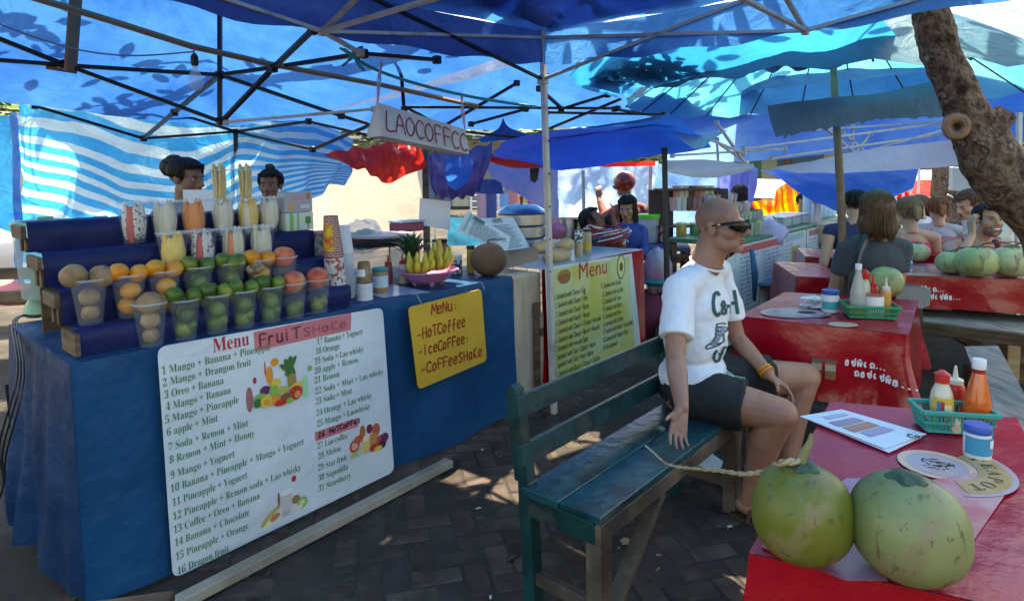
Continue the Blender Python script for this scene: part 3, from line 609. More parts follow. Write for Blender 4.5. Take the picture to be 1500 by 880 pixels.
# ------------------------------------------------------------------ things on the rest of the blue counter
def at(px, py, v, z=CT): return W(Uof(px, py, v), v, z+.002)
def cups_stack(name, label, loc, r, h, hb, mtop, mrim, mtop2=None, lean=0):
    t = thing(name, label, 'cup stack', loc, group='stacks of takeaway cups'); m = MB()
    n = int((h-hb)/.012); pr = []
    for i in range(n): z = i*.012; pr += [(r*1.03, z), (r*1.03, z+.006), (r*.96, z+.0075), (r*.96, z+.0118)]
    m.lathe([(p[0], p[1]) for p in pr], n=20); m.v = [(x+loc.x+lean*z, y+loc.y, z+loc.z) for x, y, z in m.v]; m.build('nested_rims', mrim, t, ang=25)
    m = MB(); m.lathe([(r, h-hb), (r*1.0, h-hb+.004), (r*.72, h-.002), (r*.7, h), (r*.66, h), (r*.66, h-.008), (.001, h-.008)], n=20, closed=True); m.v = [(x+loc.x+lean*z, y+loc.y, z+loc.z) for x, y, z in m.v]; m.build('top_cup', mtop, t)
    if mtop2:
        m = MB(); rows = []
        for i in range(5):
            z = h-hb+.03+(hb-.065)*i/4; rr = r-(r*.28)*(z-(h-hb))/hb+.0012
            rows.append([loc+V((lean*z+rr*math.cos(a), rr*math.sin(a), z)) for a in [math.radians(205+11*j) for j in range(9)]])
        m.grid(rows); m.build('label', mtop2, t)
    return t
def brickprint():
    m = mat('brick_print_paper', (.35, .1, .07), .5); n = m.node_tree; b = n.nodes['Principled BSDF']; t = n.nodes.new('ShaderNodeTexBrick'); tc = n.nodes.new('ShaderNodeTexCoord'); mp = n.nodes.new('ShaderNodeMapping')
    sp = n.nodes.new('ShaderNodeSeparateXYZ'); n.links.new(tc.outputs['Object'], sp.inputs[0]); at2 = n.nodes.new('ShaderNodeMath'); at2.operation = 'ARCTAN2'; n.links.new(sp.outputs[1], at2.inputs[0]); n.links.new(sp.outputs[0], at2.inputs[1])
    mu = n.nodes.new('ShaderNodeMath'); mu.operation = 'MULTIPLY'; mu.inputs[1].default_value = .045; n.links.new(at2.outputs[0], mu.inputs[0])
    cb = n.nodes.new('ShaderNodeCombineXYZ'); n.links.new(mu.outputs[0], cb.inputs[0]); n.links.new(sp.outputs[2], cb.inputs[1]); n.links.new(cb.outputs[0], t.inputs['Vector'])
    t.inputs['Scale'].default_value = 22; t.inputs['Color1'].default_value = (.3, .07, .05, 1); t.inputs['Color2'].default_value = (.38, .12, .08, 1); t.inputs['Mortar'].default_value = (.6, .48, .42, 1); t.inputs['Mortar Size'].default_value = .03
    n.links.new(t.outputs[0], b.inputs['Base Color']); return m
rimw = mat('white_paper_rims', (.7, .66, .62), .6, col2=(.45, .12, .1), ns=60, nd=0, contrast=(.5, .56))
cups_stack('paper_cup_stack', 'tall stack of brick patterned paper cups at the right end of the stand', at(494, 440, .13), .047, .43, .2, brickprint(), rimw, mat('yellow_red_label', (.75, .5, .03), .5, col2=(.6, .05, .03), ns=30), lean=-.04)
cups_stack('paper_cup_stack', 'tall white paper cup stack just behind the brick patterned one', at(507, 430, .24), .043, .37, .14, paper, mat('white_rims', (.68, .68, .7), .6))
cups_stack('paper_cup_stack', 'short stack of brown coffee cups with a white swirl before the teal lidded jar', at(534, 424, .12), .04, .19, .1, mat('coffee_print', (.2, .11, .06), .5, col2=(.35, .22, .12), ns=20), mat('white_rims', (.7, .7, .7)), mat('white_swirl', (.8, .8, .8)))
# tea boxes, can
def cart(label, px, py, v, z, wd, dp, ht, mt, extra=None):
    t = thing('tea_box', label, 'box', at(px, py, v, z), group='small cartons on the stand'); c = at(px, py, v, z)
    m = MB(); m.box(c+UP*ht/2, (wd, dp, ht), d1, d2, ch=.002); m.build('carton', mt, t)
    for (a, b, w_, h_, col) in extra or []:
        m = MB(); m.box(c+d1*a-d2*(dp/2+.001)+UP*b, (w_, .001, h_), d1, d2); m.build('printed_patch', mat('patch_%d%d%d' % tuple(int(99*q) for q in col), col, .5), t)
cart('white and green carton with a mint sprig, the lower of two on the stand', 435, 350, .41, Z3, .15, .07, .09, mat('green_white_carton', (.65, .72, .6), .5), [(-.045, .045, .02, .085, (.25, .5, .1)), (-.01, .045, .012, .085, (.3, .55, .2)), (.045, .05, .03, .035, (.06, .3, .05)), (.045, .025, .006, .03, (.06, .25, .04))])
cart('grey carton with a cake picture, the upper of two on the stand', 433, 322, .41, Z3+.092, .15, .07, .1, mat('grey_carton', (.42, .42, .45), .5), [(-.04, .03, .03, .03, (.8, .4, .1)), (.035, .028, .05, .02, (.75, .7, .6)), (.0, .07, .055, .02, (.75, .3, .3)), (.055, .08, .02, .03, (.6, .2, .08))])
t = thing('snack_can', 'dark printed snack can with pink lid beside the paper cup stack', 'can', at(470, 385, .3, Z2_)); c = at(470, 385, .3, Z2_)
m = MB(); m.lathe([(.028, 0), (.028, .11)], c); m.build('body', mat('dark_print', (.06, .06, .07), .4, col2=(.35, .32, .3), ns=35), t)
m = MB(); m.lathe([(.029, .11), (.029, .12), (.022, .122)], c); m.build('lid', mat('pink_lid', (.6, .2, .25), .4), t)
def jar(name, label, loc, r, h, mb_, ml, lid=.02, lab=None, neck=0, group=None, cat='jar'):
    t = thing(name, label, cat, loc, group=group); m = MB()
    m.lathe([(r*.93, 0), (r, .006), (r, h-lid-.012-neck), (r*.9, h-lid-neck*.3), (r*.86, h-lid)], loc, n=24); m.build('body', mb_, t)
    m = MB(); m.lathe([(r*.98, h-lid), (r, h-lid+.002), (r, h-.003), (r*.94, h)], loc, n=24, fn=lambda a, rr, z: 1+.012*math.cos(24*a)*(z < h-.002)); m.build('lid', ml, t)
    if lab:
        m = MB(); rows = [[loc+V(((r+.001)*math.cos(a), (r+.001)*math.sin(a), z)) for a in [math.radians(180+10*j) for j in range(19)]] for z in (lab[1]*h, lab[2]*h)]; m.grid(rows); m.build('label', lab[0], t)
        if len(lab) > 3:
            m = MB(); rows = [[loc+V(((r+.002)*math.cos(a), (r+.002)*math.sin(a), z)) for a in [math.radians(lab[4]+10*j) for j in range(5)]] for z in (lab[5]*h, lab[6]*h)]; m.grid(rows); m.build('label_panel', lab[3], t)
    return t
bluelid = mat('blue_lid', (.015, .1, .42), .35); teal = mat('teal_lid', (.01, .25, .27), .4); tan = mat('peanut_butter', (.38, .2, .08), .4)
jar('spread_jar', 'brown spread jar with teal lid next to the short coffee cup stack', at(557, 414, .2), .042, .135, tan, teal, lab=(mat('pale_label', (.5, .6, .65), .5), .25, .7))
jar('spread_jar', 'pale jar with light blue lid half behind the coffee cup stack', at(519, 416, .3), .045, .125, mat('milky_jar', (.4, .55, .6), .3), mat('light_blue_lid', (.2, .45, .6), .4))
def squeeze(label, loc, h, r, mb_, mt, group='squeeze bottles'):
    t = thing('squeeze_bottle', label, 'bottle', loc, group=group); m = MB(); m.lathe([(r*.9, 0), (r, .006), (r, h*.55), (r*.92, h*.62), (r*.6, h*.68)], loc, n=18); m.build('body', mb_, t)
    m = MB(); m.lathe([(r*.8, h*.66), (r*.82, h*.74), (r*.3, h*.78), (r*.12, h)], loc, n=14); m.build('nozzle', mt, t); return t
redpl = mat('red_plastic', (.6, .03, .02), .35); squeeze('squeeze bottle of ketchup with red nozzle behind the teal lidded jar', at(569, 400, .38), .17, .025, mat('ketchup_bottle', (.4, .07, .06), .35), redpl)
squeeze('squeeze bottle of mayonnaise with red nozzle left of the pineapple', at(590, 402, .34), .17, .025, mat('mayo_bottle', (.65, .58, .42), .35), redpl)
squeeze('squeeze bottle of mustard behind the pink bowl', at(604, 400, .42), .16, .024, mat('mustard_bottle', (.7, .5, .12), .35), redpl)
# glass case with griddle
t = thing('glass_case', 'low glass food case with steel frame at the back of the blue counter', 'food case', W(1.62, .7, CT)); gl = mat('case_glass', (.5, .6, .65), .05, alpha=.3, spec=.8)
c0 = W(1.3, .55, CT)
for (a, b, nm) in (((0, 0), (.62, 0), 'front_pane'), ((.62, 0), (.62, .3), 'side_pane'), ((0, 0), (0, .3), 'side_pane')):
    m = MB(); p, q = c0+d1*a[0]+d2*a[1], c0+d1*b[0]+d2*b[1]; m.bar(p+UP*.09, q+UP*.09, .004, .17); m.build(nm, gl, t)
for a in (0, .62):
    for b in (0, .3): m = MB(); m.bar(c0+d1*a+d2*b, c0+d1*a+d2*b+UP*.19, .012, .012); m.build('post', steel, t)
m = MB(); m.box(c0+d1*.31+d2*.15+UP*.193, (.65, .33, .006), d1, d2); m.build('top_pane', gl, t)
gc = W(1.72, .68, CT+.198)
t = thing('crepe_griddle', 'round black crepe griddle with pinkish plate on the glass case', 'griddle', gc); m = MB(); m.lathe([(.2, 0), (.205, .01), (.205, .045), (.19, .05)], gc, n=32); m.build('base', black_pl, t)
m = MB(); m.lathe([(.2, .05), (.2, .062), (.19, .064)], gc, n=32); m.build('hot_plate', mat('griddle_plate', (.45, .33, .33), .4, bump=.1), t)
bc = at(596, 340, .85, CT+.24); t = thing('lunch_box', 'plum food box with pale blue lid behind the crepe griddle', 'food box', bc)
m = MB(); m.box(bc+UP*.03, (.2, .12, .06), d1, d2, ch=.008); m.build('body', mat('plum_plastic', (.3, .06, .1), .4), t); m = MB(); m.box(bc+UP*.068, (.21, .13, .014), d1, d2, ch=.003); m.build('lid', mat('pale_blue_lid', (.3, .45, .62), .4), t)
t = thing('plastic_bag', 'clear bluish bag of green leaves in front of the cream tent wall', 'bag', at(532, 352, .8, CT+.2)); q = at(532, 352, .8, CT+.15)
m = MB(); m.ell(q+UP*.09, (.13, .1, .1), 16, 10, nz=.5); m.build('film', mat('bag_film', (.6, .8, .85), .15, alpha=.4), t); m = MB(); m.ell(q+UP*.07, (.09, .07, .06), 12, 8, nz=.7); m.build('leafy_filling', mat('salad_green', (.08, .2, .05), .6, col2=(.2, .35, .12), ns=30), t)
# fruit bowl
bw = at(627, 421, .19); t = thing('fruit_bowl', 'pink plastic footed bowl holding bananas', 'bowl', bw); pk = mat('pink_plastic', (.62, .22, .42), .4)
m = MB(); m.lathe([(.07, .012), (.11, .03), (.15, .07), (.172, .082), (.176, .082), (.176, .088), (.168, .088), (.145, .076), (.1, .036), (.001, .03)], bw, n=36, closed=True, fn=lambda a, r, z: 1+.012*math.cos(18*a)); m.build('dish', pk, t)
for k in range(4): a = k*math.pi/2+.4; m = MB(); m.cap(bw+V((.075*math.cos(a), .075*math.sin(a), .006)), .009, bw+V((.08*math.cos(a), .08*math.sin(a), .03)), .022); m.build('foot', pk, t)
banm = ramp_mat('banana_peel', [(.42, .42, .04), (.66, .5, .05), (.7, .52, .08), (.25, .15, .05)], ns=8, rough=.45, bump=.1, rnd=.1, stretch=(3, 3, 1))
def banana_hand(loc, label, n, R_, dirx, up=.0, L=.15, spread=1.1):
    t = thing('banana_bunch', label, 'bananas', loc)
    for row in range(2):
        for k in range(n):
            a = (k/(n-1)-.5)*spread*2; h = V(dirx).normalized(); side = h.cross(UP)
            dd = (h*math.cos(a)+side*math.sin(a)).normalized(); base = loc+UP*(.085+.03*row)+dd*(.012+.01*row); m = MB(); pts = []; rs = []
            for i in range(9):
                s = i/8; pts.append(base+dd*(L*.62*math.sin(s*1.75))*(1 if row == 0 else .75)+UP*(L*(.55+.2*row)*(s**1.5-.45)+.015)); rs.append((.007, .011, .0165, .0185, .019, .018, .0155, .01, .005)[i])
            m.tube(pts, rs, 6); m.build('banana', banm, t, ang=180)
banana_hand(bw+d1*.05-d2*.0+UP*.02, 'front bunch of stubby speckled yellow bananas in the pink bowl', 5, .1, -d2+d1*.2, L=.15)
banana_hand(bw-d1*.07+d2*.0+UP*.015, 'greener left bunch of bananas in the pink bowl', 4, .1, -d2*1-d1*.5, L=.14, spread=.8)
banana_hand(bw+d1*.03+d2*.06+UP*.05, 'upper bunch of yellow bananas standing up in the pink bowl', 4, .1, -d2*.7+d1*.6, L=.15, spread=.7)
pp = at(603, 405, .33); t = thing('pineapple', 'pineapple with dark green leafy crown behind the bananas', 'pineapple', pp)
m = MB(); m.ell(pp+UP*.08, (.055, .055, .085), 20, 16, nz=0); m.build('fruit', ramp_mat('pineapple_skin', [(.12, .07, .02), (.3, .17, .04), (.15, .16, .03)], ns=30, rough=.7, bump=1, bs=40, bdist=.02), t)
lm = mat('pineapple_leaf', (.02, .075, .025), .5, col2=(.05, .13, .05), ns=12, rnd=.3)
for k in range(34):
    a = k*2.4; tt = k/34; b_ = pp+UP*(.14+.05*tt); out = V((math.cos(a), math.sin(a), 0)); L = .21*(1-.35*tt); el = .35+1.0*tt; m = MB(); sd_ = out.cross(UP)*.015
    ps = [b_+out*.015, b_+out*(.02+L*.4*math.cos(el))+UP*L*.45*math.sin(el+.3), b_+out*(.03+L*.95*math.cos(el*.9))+UP*(L*.8*math.sin(el)-.0)]
    m.add([ps[0]-sd_, ps[0]+sd_, ps[1]+sd_*.8, ps[1]-sd_*.8, ps[2], (ps[1]+UP*-.004)], [(0, 1, 5), (1, 2, 5), (0, 5, 3), (3, 5, 4), (5, 2, 4)]); m.build('leaf', lm, t, ang=180)
# brown coconut with stalk
cn = at(716, 409, .13); t = thing('brown_coconut', 'old brown coconut with dry stalk on the right end of the blue counter', 'coconut', cn)
m = MB(); m.ell(cn+UP*.098, (.112, .112, .1), 30, 20, nz=.05, ns=3); m.build('husk', ramp_mat('brown_husk', [(.1, .055, .03), (.17, .095, .05), (.24, .15, .09)], ns=5, rough=.7, bump=.5, bs=14, bdist=.012, stretch=(1, 1, .4)), t, ang=180)
m = MB(); m.tube([cn+UP*.19, cn+V((.0, 0, .215)), cn+V((.03, 0, .222)), cn+V((.07, .02, .215)), cn+V((.11, .02, .225))], [.007, .006, .005, .004, .002], 6); m.build('stalk', oldwood, t)
# flat menu sheet, wedge board, leaning menus, blank sign
m = MB(); m.slab([P(515, 424, CT+.003), P(560, 436, CT+.003), P(630, 428, CT+.003), P(575, 417, CT+.003)], .0015, UP); o = m.build('laminated_sheet', mat('laminated_sheet', (.5, .58, .68), .15, col2=(.35, .45, .6), ns=8), smooth=False); tag(o, 'laminated menu sheet lying flat on the counter before the pink bowl', 'menu sheet')
def quadsheet(name, label, cat, pts, t_=.0015, mt=paper, lines=None, group=None, lm=ink_black, th=.0016, hdr=None):
    c = sum(pts, V((0, 0, 0)))/4; th_ = thing(name, label, cat, (c.x, c.y, min(p.z for p in pts)), group=group)
    nrm = (pts[1]-pts[0]).cross(pts[3]-pts[0]).normalized()
    if nrm.dot(V((0, 0, EYE))-c) < 0: nrm = -nrm
    m = MB(); m.slab(pts, t_, nrm); m.build('sheet', mt, th_, smooth=False)
    bil = lambda a, b: (pts[0]*(1-a)+pts[1]*a)*(1-b)+(pts[3]*(1-a)+pts[2]*a)*b+nrm*(t_+.0012 if name != 'menu_card' else t_+.012)
    if lines:
        m = MB(); n, x0, x1, y0, y1 = lines; rr = random.Random(len(label))
        for i in range(n):
            y = y0+(y1-y0)*i/n; x = x0
            e = x0+(x1-x0)*rr.uniform(.6, 1)
            while x < e:
                w_ = rr.uniform(.03, .1); x2 = min(x+w_, e); m.add([bil(x, y), bil(x2, y), bil(x2, y+(y1-y0)/n*.42), bil(x, y+(y1-y0)/n*.42)], [(3, 2, 1, 0)]); x = x2+.018
        m.build('printed_lines', lm, th_, smooth=False)
    for (a, b, c_, d_, col) in hdr or []:
        m = MB(); m.add([bil(a, b)+nrm*.0006, bil(c_, b)+nrm*.0006, bil(c_, d_)+nrm*.0006, bil(a, d_)+nrm*.0006], [(3, 2, 1, 0)]); m.build('printed_patch', mat('patch_%d%d%d' % tuple(int(99*q) for q in col), col, .5), th_, smooth=False)
    return th_
greyink = mat('grey_green_ink', (.12, .2, .22), .6)
pl = mat('cool_white_card', (.62, .74, .8), .45)
quadsheet('menu_card', 'upright menu card at the right, standing behind the brown coconut', 'menu', [at(704, 367, .34, 1.0)*0+D(704, 320, 4.32), D(751, 318, 4.5), D(777, 364, 4.45), D(742, 370, 4.25)], mt=pl, lines=(17, .1, .92, .25, .95), lm=greyink, hdr=[(.3, .05, .55, .16, (.2, .3, .28))])
quadsheet('menu_card', 'tilted menu card with green heading leaning left behind the brown coconut', 'menu', [D(685, 309, 4.2), D(748, 347, 4.25), D(742, 371, 4.2), D(669, 338, 4.15)], mt=pl, lines=(11, .2, .98, .2, .95), lm=greyink, hdr=[(.08, .02, .12, .9, (.2, .5, .45)), (.15, .05, .4, .2, (.03, .2, .16))])
t = quadsheet('blank_sign', 'blank white sheet on a post behind the pineapple and bananas', 'sign', [D(615, 290, 4.3), D(660, 295, 4.35), D(659, 337, 4.35), D(613, 329, 4.3)], t_=.004)
m = MB(); m.bar(D(637, 330, 4.34), D(637, 395, 4.3), .012, .012); m.build('post', steel, t)
t = thing('wooden_wedge', 'bare wooden wedge board propping the menu cards beside the brown coconut', 'board', at(765, 390, .12))
m = MB(); m.slab([D(741, 394, 3.95), D(791, 381, 4.1), D(786, 362, 4.15), D(740, 368, 4.1)], .02, d2); m.build('board', ramp_mat('scuffed_board', [(.2, .13, .08), (.3, .2, .13), (.36, .26, .18)], ns=5, rough=.7, bump=.2, bs=20), t)
jar('sauce_bottle', 'small bottle of yellow sauce between bananas and brown coconut', at(690, 402, .3), .026, .17, mat('yellow_sauce', (.6, .38, .05), .3), black_pl, neck=.05, cat='bottle')
jar('printed_jar', 'black and white printed jar behind the bananas', at(668, 402, .35), .04, .12, mat('stripe_print', (.6, .6, .6), .5, col2=(.05, .05, .05), ns=40, contrast=(.48, .52)), white_pl)
jar('red_jug', 'dark red jug behind the pineapple next to the blank sign', at(645, 395, .55), .05, .2, mat('dark_red_plastic', (.25, .03, .05), .35), black_pl, cat='jug')
# containers behind the stand, green machine, cables and rails at the left
for i, (a, b, c) in enumerate(((66, 320, 'left'), (147, 319, 'right'))):
    q = W(Uof(a, b, 1.0), 1.0, .72); q.z = D(a, b, q.y).z-.36; t = thing('lidded_bucket', f'clear bucket with pale green lid behind the display stand, the {c} one', 'bucket', q, group='lidded buckets behind the stand')
    m = MB(); m.lathe([(.1, 0), (.105, .01), (.125, .33), (.12, .33)], q, n=28); m.build('wall', mat('bucket_clear', (.5, .6, .58), .15, alpha=.5), t)
    m = MB(); m.lathe([(.133, .325), (.133, .34), (.122, .352), (.1, .355)], q, n=28); m.build('lid', mat('pale_green_lid', (.2, .45, .3), .4), t)
    m = MB(); m.box(q+UP*.362, (.06, .02, .014), d1, d2, ch=.003); m.build('handle', mat('pale_green_lid'), t)
gm = mat('mint_green_enamel', (.22, .42, .27), .3, col2=(.18, .36, .24), ns=10)
q = P(62, 462, CT); t = thing('juicer', 'mint green juicer machine at the left end of the blue counter', 'juicer', q)
m = MB(); m.lathe([(.06, 0), (.07, .02), (.06, .06), (.035, .1), (.024, .115)], q, n=20); m.build('base', gm, t); m = MB(); m.box(q+V((.0, 0, .15)), (.05, .045, .11), ch=.008); m.build('column', gm, t)
for i, (a, b) in enumerate((((-60, 402), (52, 400)), ((-60, 436), (50, 434)))):
    m = MB(); m.bar(D(*a, 3.4), D(*b, 3.3), .03, .06); tag(m.build('rail_board', oldwood), f'dark brown wooden rail board at the far left edge, {("upper","lower")[i]} one', 'board', 'rail boards')
for i in range(3):
    m = MB(); a = P(52+6*i, 463-2*i, CT+.012); m.tube(sheet_pts([[a+V((.1, .05, 0)), a, P(25-3*i, 470, CT+.01), W(-.14, .35+.05*i, CT-.1), W(-.2, .4+.06*i, .5), W(-.2, .55, .3), W(-.3, .65+.1*i, .01)]]*2, 30, 1)[0], .0035, 6); tag(m.build('power_cable', black_pl), f'black power cable hanging over the left end of the counter, {("first","second","third")[i]} strand', 'cable', 'cables at the counter end')
m = MB(); m.bar(D(16, 560, 2.75), D(36, 740, 2.8), .035, .035); tag(m.build('timber_prop', blackmetal), 'dark timber prop standing in the shade left of the blue counter', 'post')
# ------------------------------------------------------------------ second stall: sandwiches
s2 = thing('sandwich_counter', 'market counter with red cloth, plywood end panel and sandwich menu', 'counter', W(2.9, .3, 0))
m = MB(); m.box(W(2.335, .02, CT/2-.005), (.26, .02, CT-.03), d1, d2, ch=.002); m.build('plywood_panel', plyw, s2)
m = MB(); m.box(W(2.335, .32, CT-.02), (.27, .6, .012), d1, d2, ch=.002); m.build('plywood_top', plyw, s2)
for z in (.62, .0):
    pass
m = MB(); m.box(W(2.395, -.012, .40), (.045, .022, .58), d1, d2, ch=.003); m.build('door_post', oldwood, s2)
m = MB(); m.box(W(2.435, -.012, .37), (.035, .02, .5), d1, d2, ch=.002); m.build('door_batten', plyw, s2)
for z in (.5, .14): m = MB(); m.box(W(2.425, -.03, z), (.02, .008, .05), d1, d2, ch=.001); m.build('hinge', steel, s2)
for (u, z) in [(2.24+.035*i, .84-.2*(i % 4)) for i in range(4)]: m = MB(); m.ell(W(u, .008, z), (.004, .003, .004), 6, 4); m.build('nail', steel, s2)
cl2 = mat('pale_oilcloth_top', (.35, .48, .52), .35, col2=(.25, .36, .45), ns=4, bump=.2, bs=9)
m = MB(); m.grid([[W(2.46+1.29*j/24, .75*i/10, CT+.006+.004*noise.noise(V((j*.4, i*.5, 9)))) for j in range(25)] for i in range(11)]); m.build('top_cloth', cl2, s2, ang=180)
rows = [[W(2.46+1.29*j/40, -.004-.02*k*(.5+.5*math.sin(j*.5)), CT+.006-(CT-.08)*k) for j in range(41)] for k in [i/12 for i in range(13)]]
m = MB(); m.grid(rows); m.build('front_cloth', red_cloth, s2, ang=180)
m = MB(); m.grid([[W(3.75+.02*math.sin(j*.7)*k, .75*j/20, CT+.006-(CT-.1)*k) for j in range(21)] for k in [i/10 for i in range(11)]]); m.build('side_cloth', red_cloth, s2, ang=180)
m = MB(); m.add([W(2.43, -.03, .86), W(2.47, -.04, .3), W(2.50, -.035, .3), W(2.5, -.02, .87)], [(0, 1, 2, 3)]); 
rows = [[W(2.44+.07*j/6+.02*math.sin(k*5)*k, -.028-.008*math.sin(j*2+k*3), CT+.004-.86*k) for j in range(7)] for k in [i/14 for i in range(15)]]; m = MB(); m.grid(rows); m.build('cloth_edge', red_cloth, s2, ang=180)
for u in (2.25, 3.7):
    for v in (.08, .7): m = MB(); m.bar(W(u, v, 0), W(u, v, CT-.03), .05, .05); m.build('leg', oldwood, s2)
S2 = -.055
b2 = thing('sandwich_menu', 'yellow green sandwich menu banner with white border on the second counter', 'menu banner', W(3.1, S2, 0))
z7 = lambda x, y: (760+x/3.665, 360+y/3.665)
wb = [PL(*z7(140, 118), S2), PL(*z7(165, 775), S2), PL(*z7(655, 548), S2), PL(*z7(605, 42), S2)]
m = MB(); m.slab([W(u, S2, z) for u, z in wb], .002, -d2); m.build('sheet', vinyl, b2, smooth=False)
yb = [PL(*z7(152, 130), S2), PL(*z7(178, 755), S2), PL(*z7(622, 555), S2), PL(*z7(590, 58), S2)]
m = MB(); m.slab([W(u, S2-.003, z) for u, z in yb], .001, -d2); m.build('printed_field', mat('yellow_green_print', (.62, .58, .14), .35, col2=(.66, .68, .38), ns=3.5, contrast=(.4, .62), bump=.2, bs=6, bdist=.02), b2, smooth=False)
TI = [('1. Sandwich with Cheese + Egg', 185, 292, 355), ('2. Sandwich with Cheese + Ham', 192, 337, 365), ('3. Sandwich with Cheese + Bacon', 195, 385, 372), ('4. Sandwich with Nutella + Banana', 195, 432, 378), ('5. Sandwich with Cheese + Chicken + Avocado', 195, 478, 438), ('6. Sandwich with Cheese + Bacon + Avocado', 195, 525, 430), ('7. Sandwich with Avocado Salad', 192, 572, 367), ('8. Sandwich with Tofu + Cheese + Bacon', 190, 618, 408), ('9. Sandwich with Tofu + Ham + Bacon', 190, 662, 397), ('10. Sandwich with Bacon + Cheese + Chicken', 190, 710, 432),
 ('11. Sandwich with Cheese', 437, 232, 545), ('12. Sandwich with Luk Sork', 445, 275, 558), ('13. Sandwich with Tuna', 445, 316, 543), ('14. Sandwich with Bacon', 447, 356, 549), ('15. Sandwich with Ham', 447, 397, 545), ('16. Sandwich with Chicken', 447, 437, 557), ('17. Sandwich with Nutella + Peanut Butter', 447, 477, 610), ('18. Sandwich with Nutella + Ham', 447, 520, 580), ('19. Pork Sandwich', 447, 562, 525)]
def b7(s_, x, y, x2, size):
    u0_, z0 = PL(*z7(x, y), S2); u1, _ = PL(*z7(x2, y), S2); return (s_, u0_, z0, size, 0, u1-u0_)
text([b7(a, b, c, d, .058) for a, b, c, d in TI], 'black_lettering', ink_black, b2, W(0, S2, 0), d1, UP, off=.006)
text([b7('Menu', 315, 182, 470, .16)], 'title_lettering', mat('magenta_red_ink', (.55, .02, .06), .5), b2, W(0, S2, 0), d1, UP, off=.006, thin=-.001)
pic([(240, 150, 34, 14, (.45, .2, .06)), (240, 160, 38, 10, (.2, .3, .05)), (240, 170, 36, 10, RED), (242, 180, 30, 14, (.35, .15, .05)), (505, 110, 24, 30, (.6, .65, .3)), (545, 112, 22, 36, (.08, .14, .03)), (545, 112, 18, 32, (.7, .72, .3)), (545, 112, 9, 13, (.2, .08, .03))], b2, v=S2, z_=z7, bs=.005, k_=1)
# goods on the second counter
bread = ramp_mat('bread_crust', [(.5, .3, .13), (.62, .42, .22), (.42, .22, .08)], ns=5, rough=.6, bump=.15, bs=20, rnd=.08)
for i, (a, b, c, d, lab) in enumerate(((796, 372, 836, 377, 'upper'), (800, 383, 832, 382, 'lower front'), (818, 372, 840, 379, 'shorter right'), (782, 360, 812, 367, 'hindmost'))):
    p, q = at(a, b, .14+.04*i, CT+.01), at(c, d, .14+.04*i, CT+.01); zz = (.035, .035, .09, .09)[i]; p.z = q.z = CT+zz+.01; m = MB(); pts = [p+(q-p)*k/8 for k in range(9)]
    m.tube(pts, [.014, .034, .043, .047, .048, .047, .043, .034, .014], 12); tag(m.build('baguette', bread, ang=180), f'short pale baguette on the sandwich counter, {lab} one', 'bread', 'baguettes')
jar('cup_pile', 'black and white patterned cup pile on the sandwich counter', at(848, 374, .2, CT), .032, .19, mat('tan_jar', (.55, .38, .2), .4), mat('bw_pattern', (.7, .7, .7), .5, col2=(.03, .03, .03), ns=70, nd=0, contrast=(.48, .52)), lid=.09, cat='jar')
jar('coffee_jar', 'tan jar with black lid and yellow label beside the patterned cups', at(860, 374, .24, CT), .034, .19, mat('tan_jar'), black_pl, lab=(mat('yellow_label', (.7, .45, .05), .5), .2, .5))
jar('milk_jar', 'clear jar with pale label left of the patterned cup pile', at(826, 370, .3, CT), .05, .12, mat('milky_jar2', (.5, .58, .6), .3), white_pl, lab=(mat('brown_pale_print', (.6, .6, .55), .5, col2=(.3, .15, .08), ns=25), .2, .8))
jar('milk_carton', 'light blue tub behind the baguettes on the sandwich counter', at(806, 356, .5, CT), .05, .1, mat('sky_blue_plastic', (.15, .35, .6), .4), white_pl, cat='tub')
sp = W(Uof(765, 372, .9), .9, CT); t = thing('steamer_pot', 'large steel steamer pot with lid left of the pale grey tent pole', 'pot', sp)
for k in range(3): m = MB(); m.lathe([(.2, .0+.1*k), (.21, .005+.1*k), (.21, .085+.1*k), (.2, .095+.1*k)], sp, n=32); m.build('tier', steel, t)
m = MB(); m.lathe([(.215, .3), (.21, .31), (.13, .36), (.02, .375)], sp, n=32); m.build('lid', steel, t); m = MB(); m.cap(sp+UP*.38, .01, sp+UP*.42, .016); m.build('knob', mat('dark_pink_knob', (.4, .05, .1), .4), t)
sp2 = W(Uof(800, 372, .95)+.33, .95, CT); t = thing('cooking_pot', 'plain steel cooking pot just right of the pale grey tent pole', 'pot', sp2); m = MB(); m.lathe([(.12, 0), (.13, .01), (.13, .2), (.135, .205), (.12, .205), (.12, .03), (.001, .03)], sp2, n=28, closed=True); m.build('body', steel, t)
q = D(817, 351, 5.6); t = thing('carrier_bag', 'pink carrier bag with loop handles behind the sandwich counter', 'bag', q); pb = mat('pink_film', (.75, .25, .4), .4)
m = MB(); m.ell(q+UP*.08, (.07, .04, .08), 14, 10, nz=.4); m.build('bag_body', pb, t)
for s in (-1, 1): m = MB(); m.tube([q+V((s*.05, 0, .13)), q+V((s*.045, 0, .18)), q+V((s*.01, 0, .185)), q+V((s*.01, 0, .13))], .008, 6); m.build('handle', pb, t)
q = D(890, 366, 5.0); t = thing('wire_basket', 'coiled basket of orange and white straws on the far end of the sandwich counter', 'basket', q); q = at(888, 368, .4, CT)
ORG[t.name] = q; t.location = q; rr = random.Random(3)
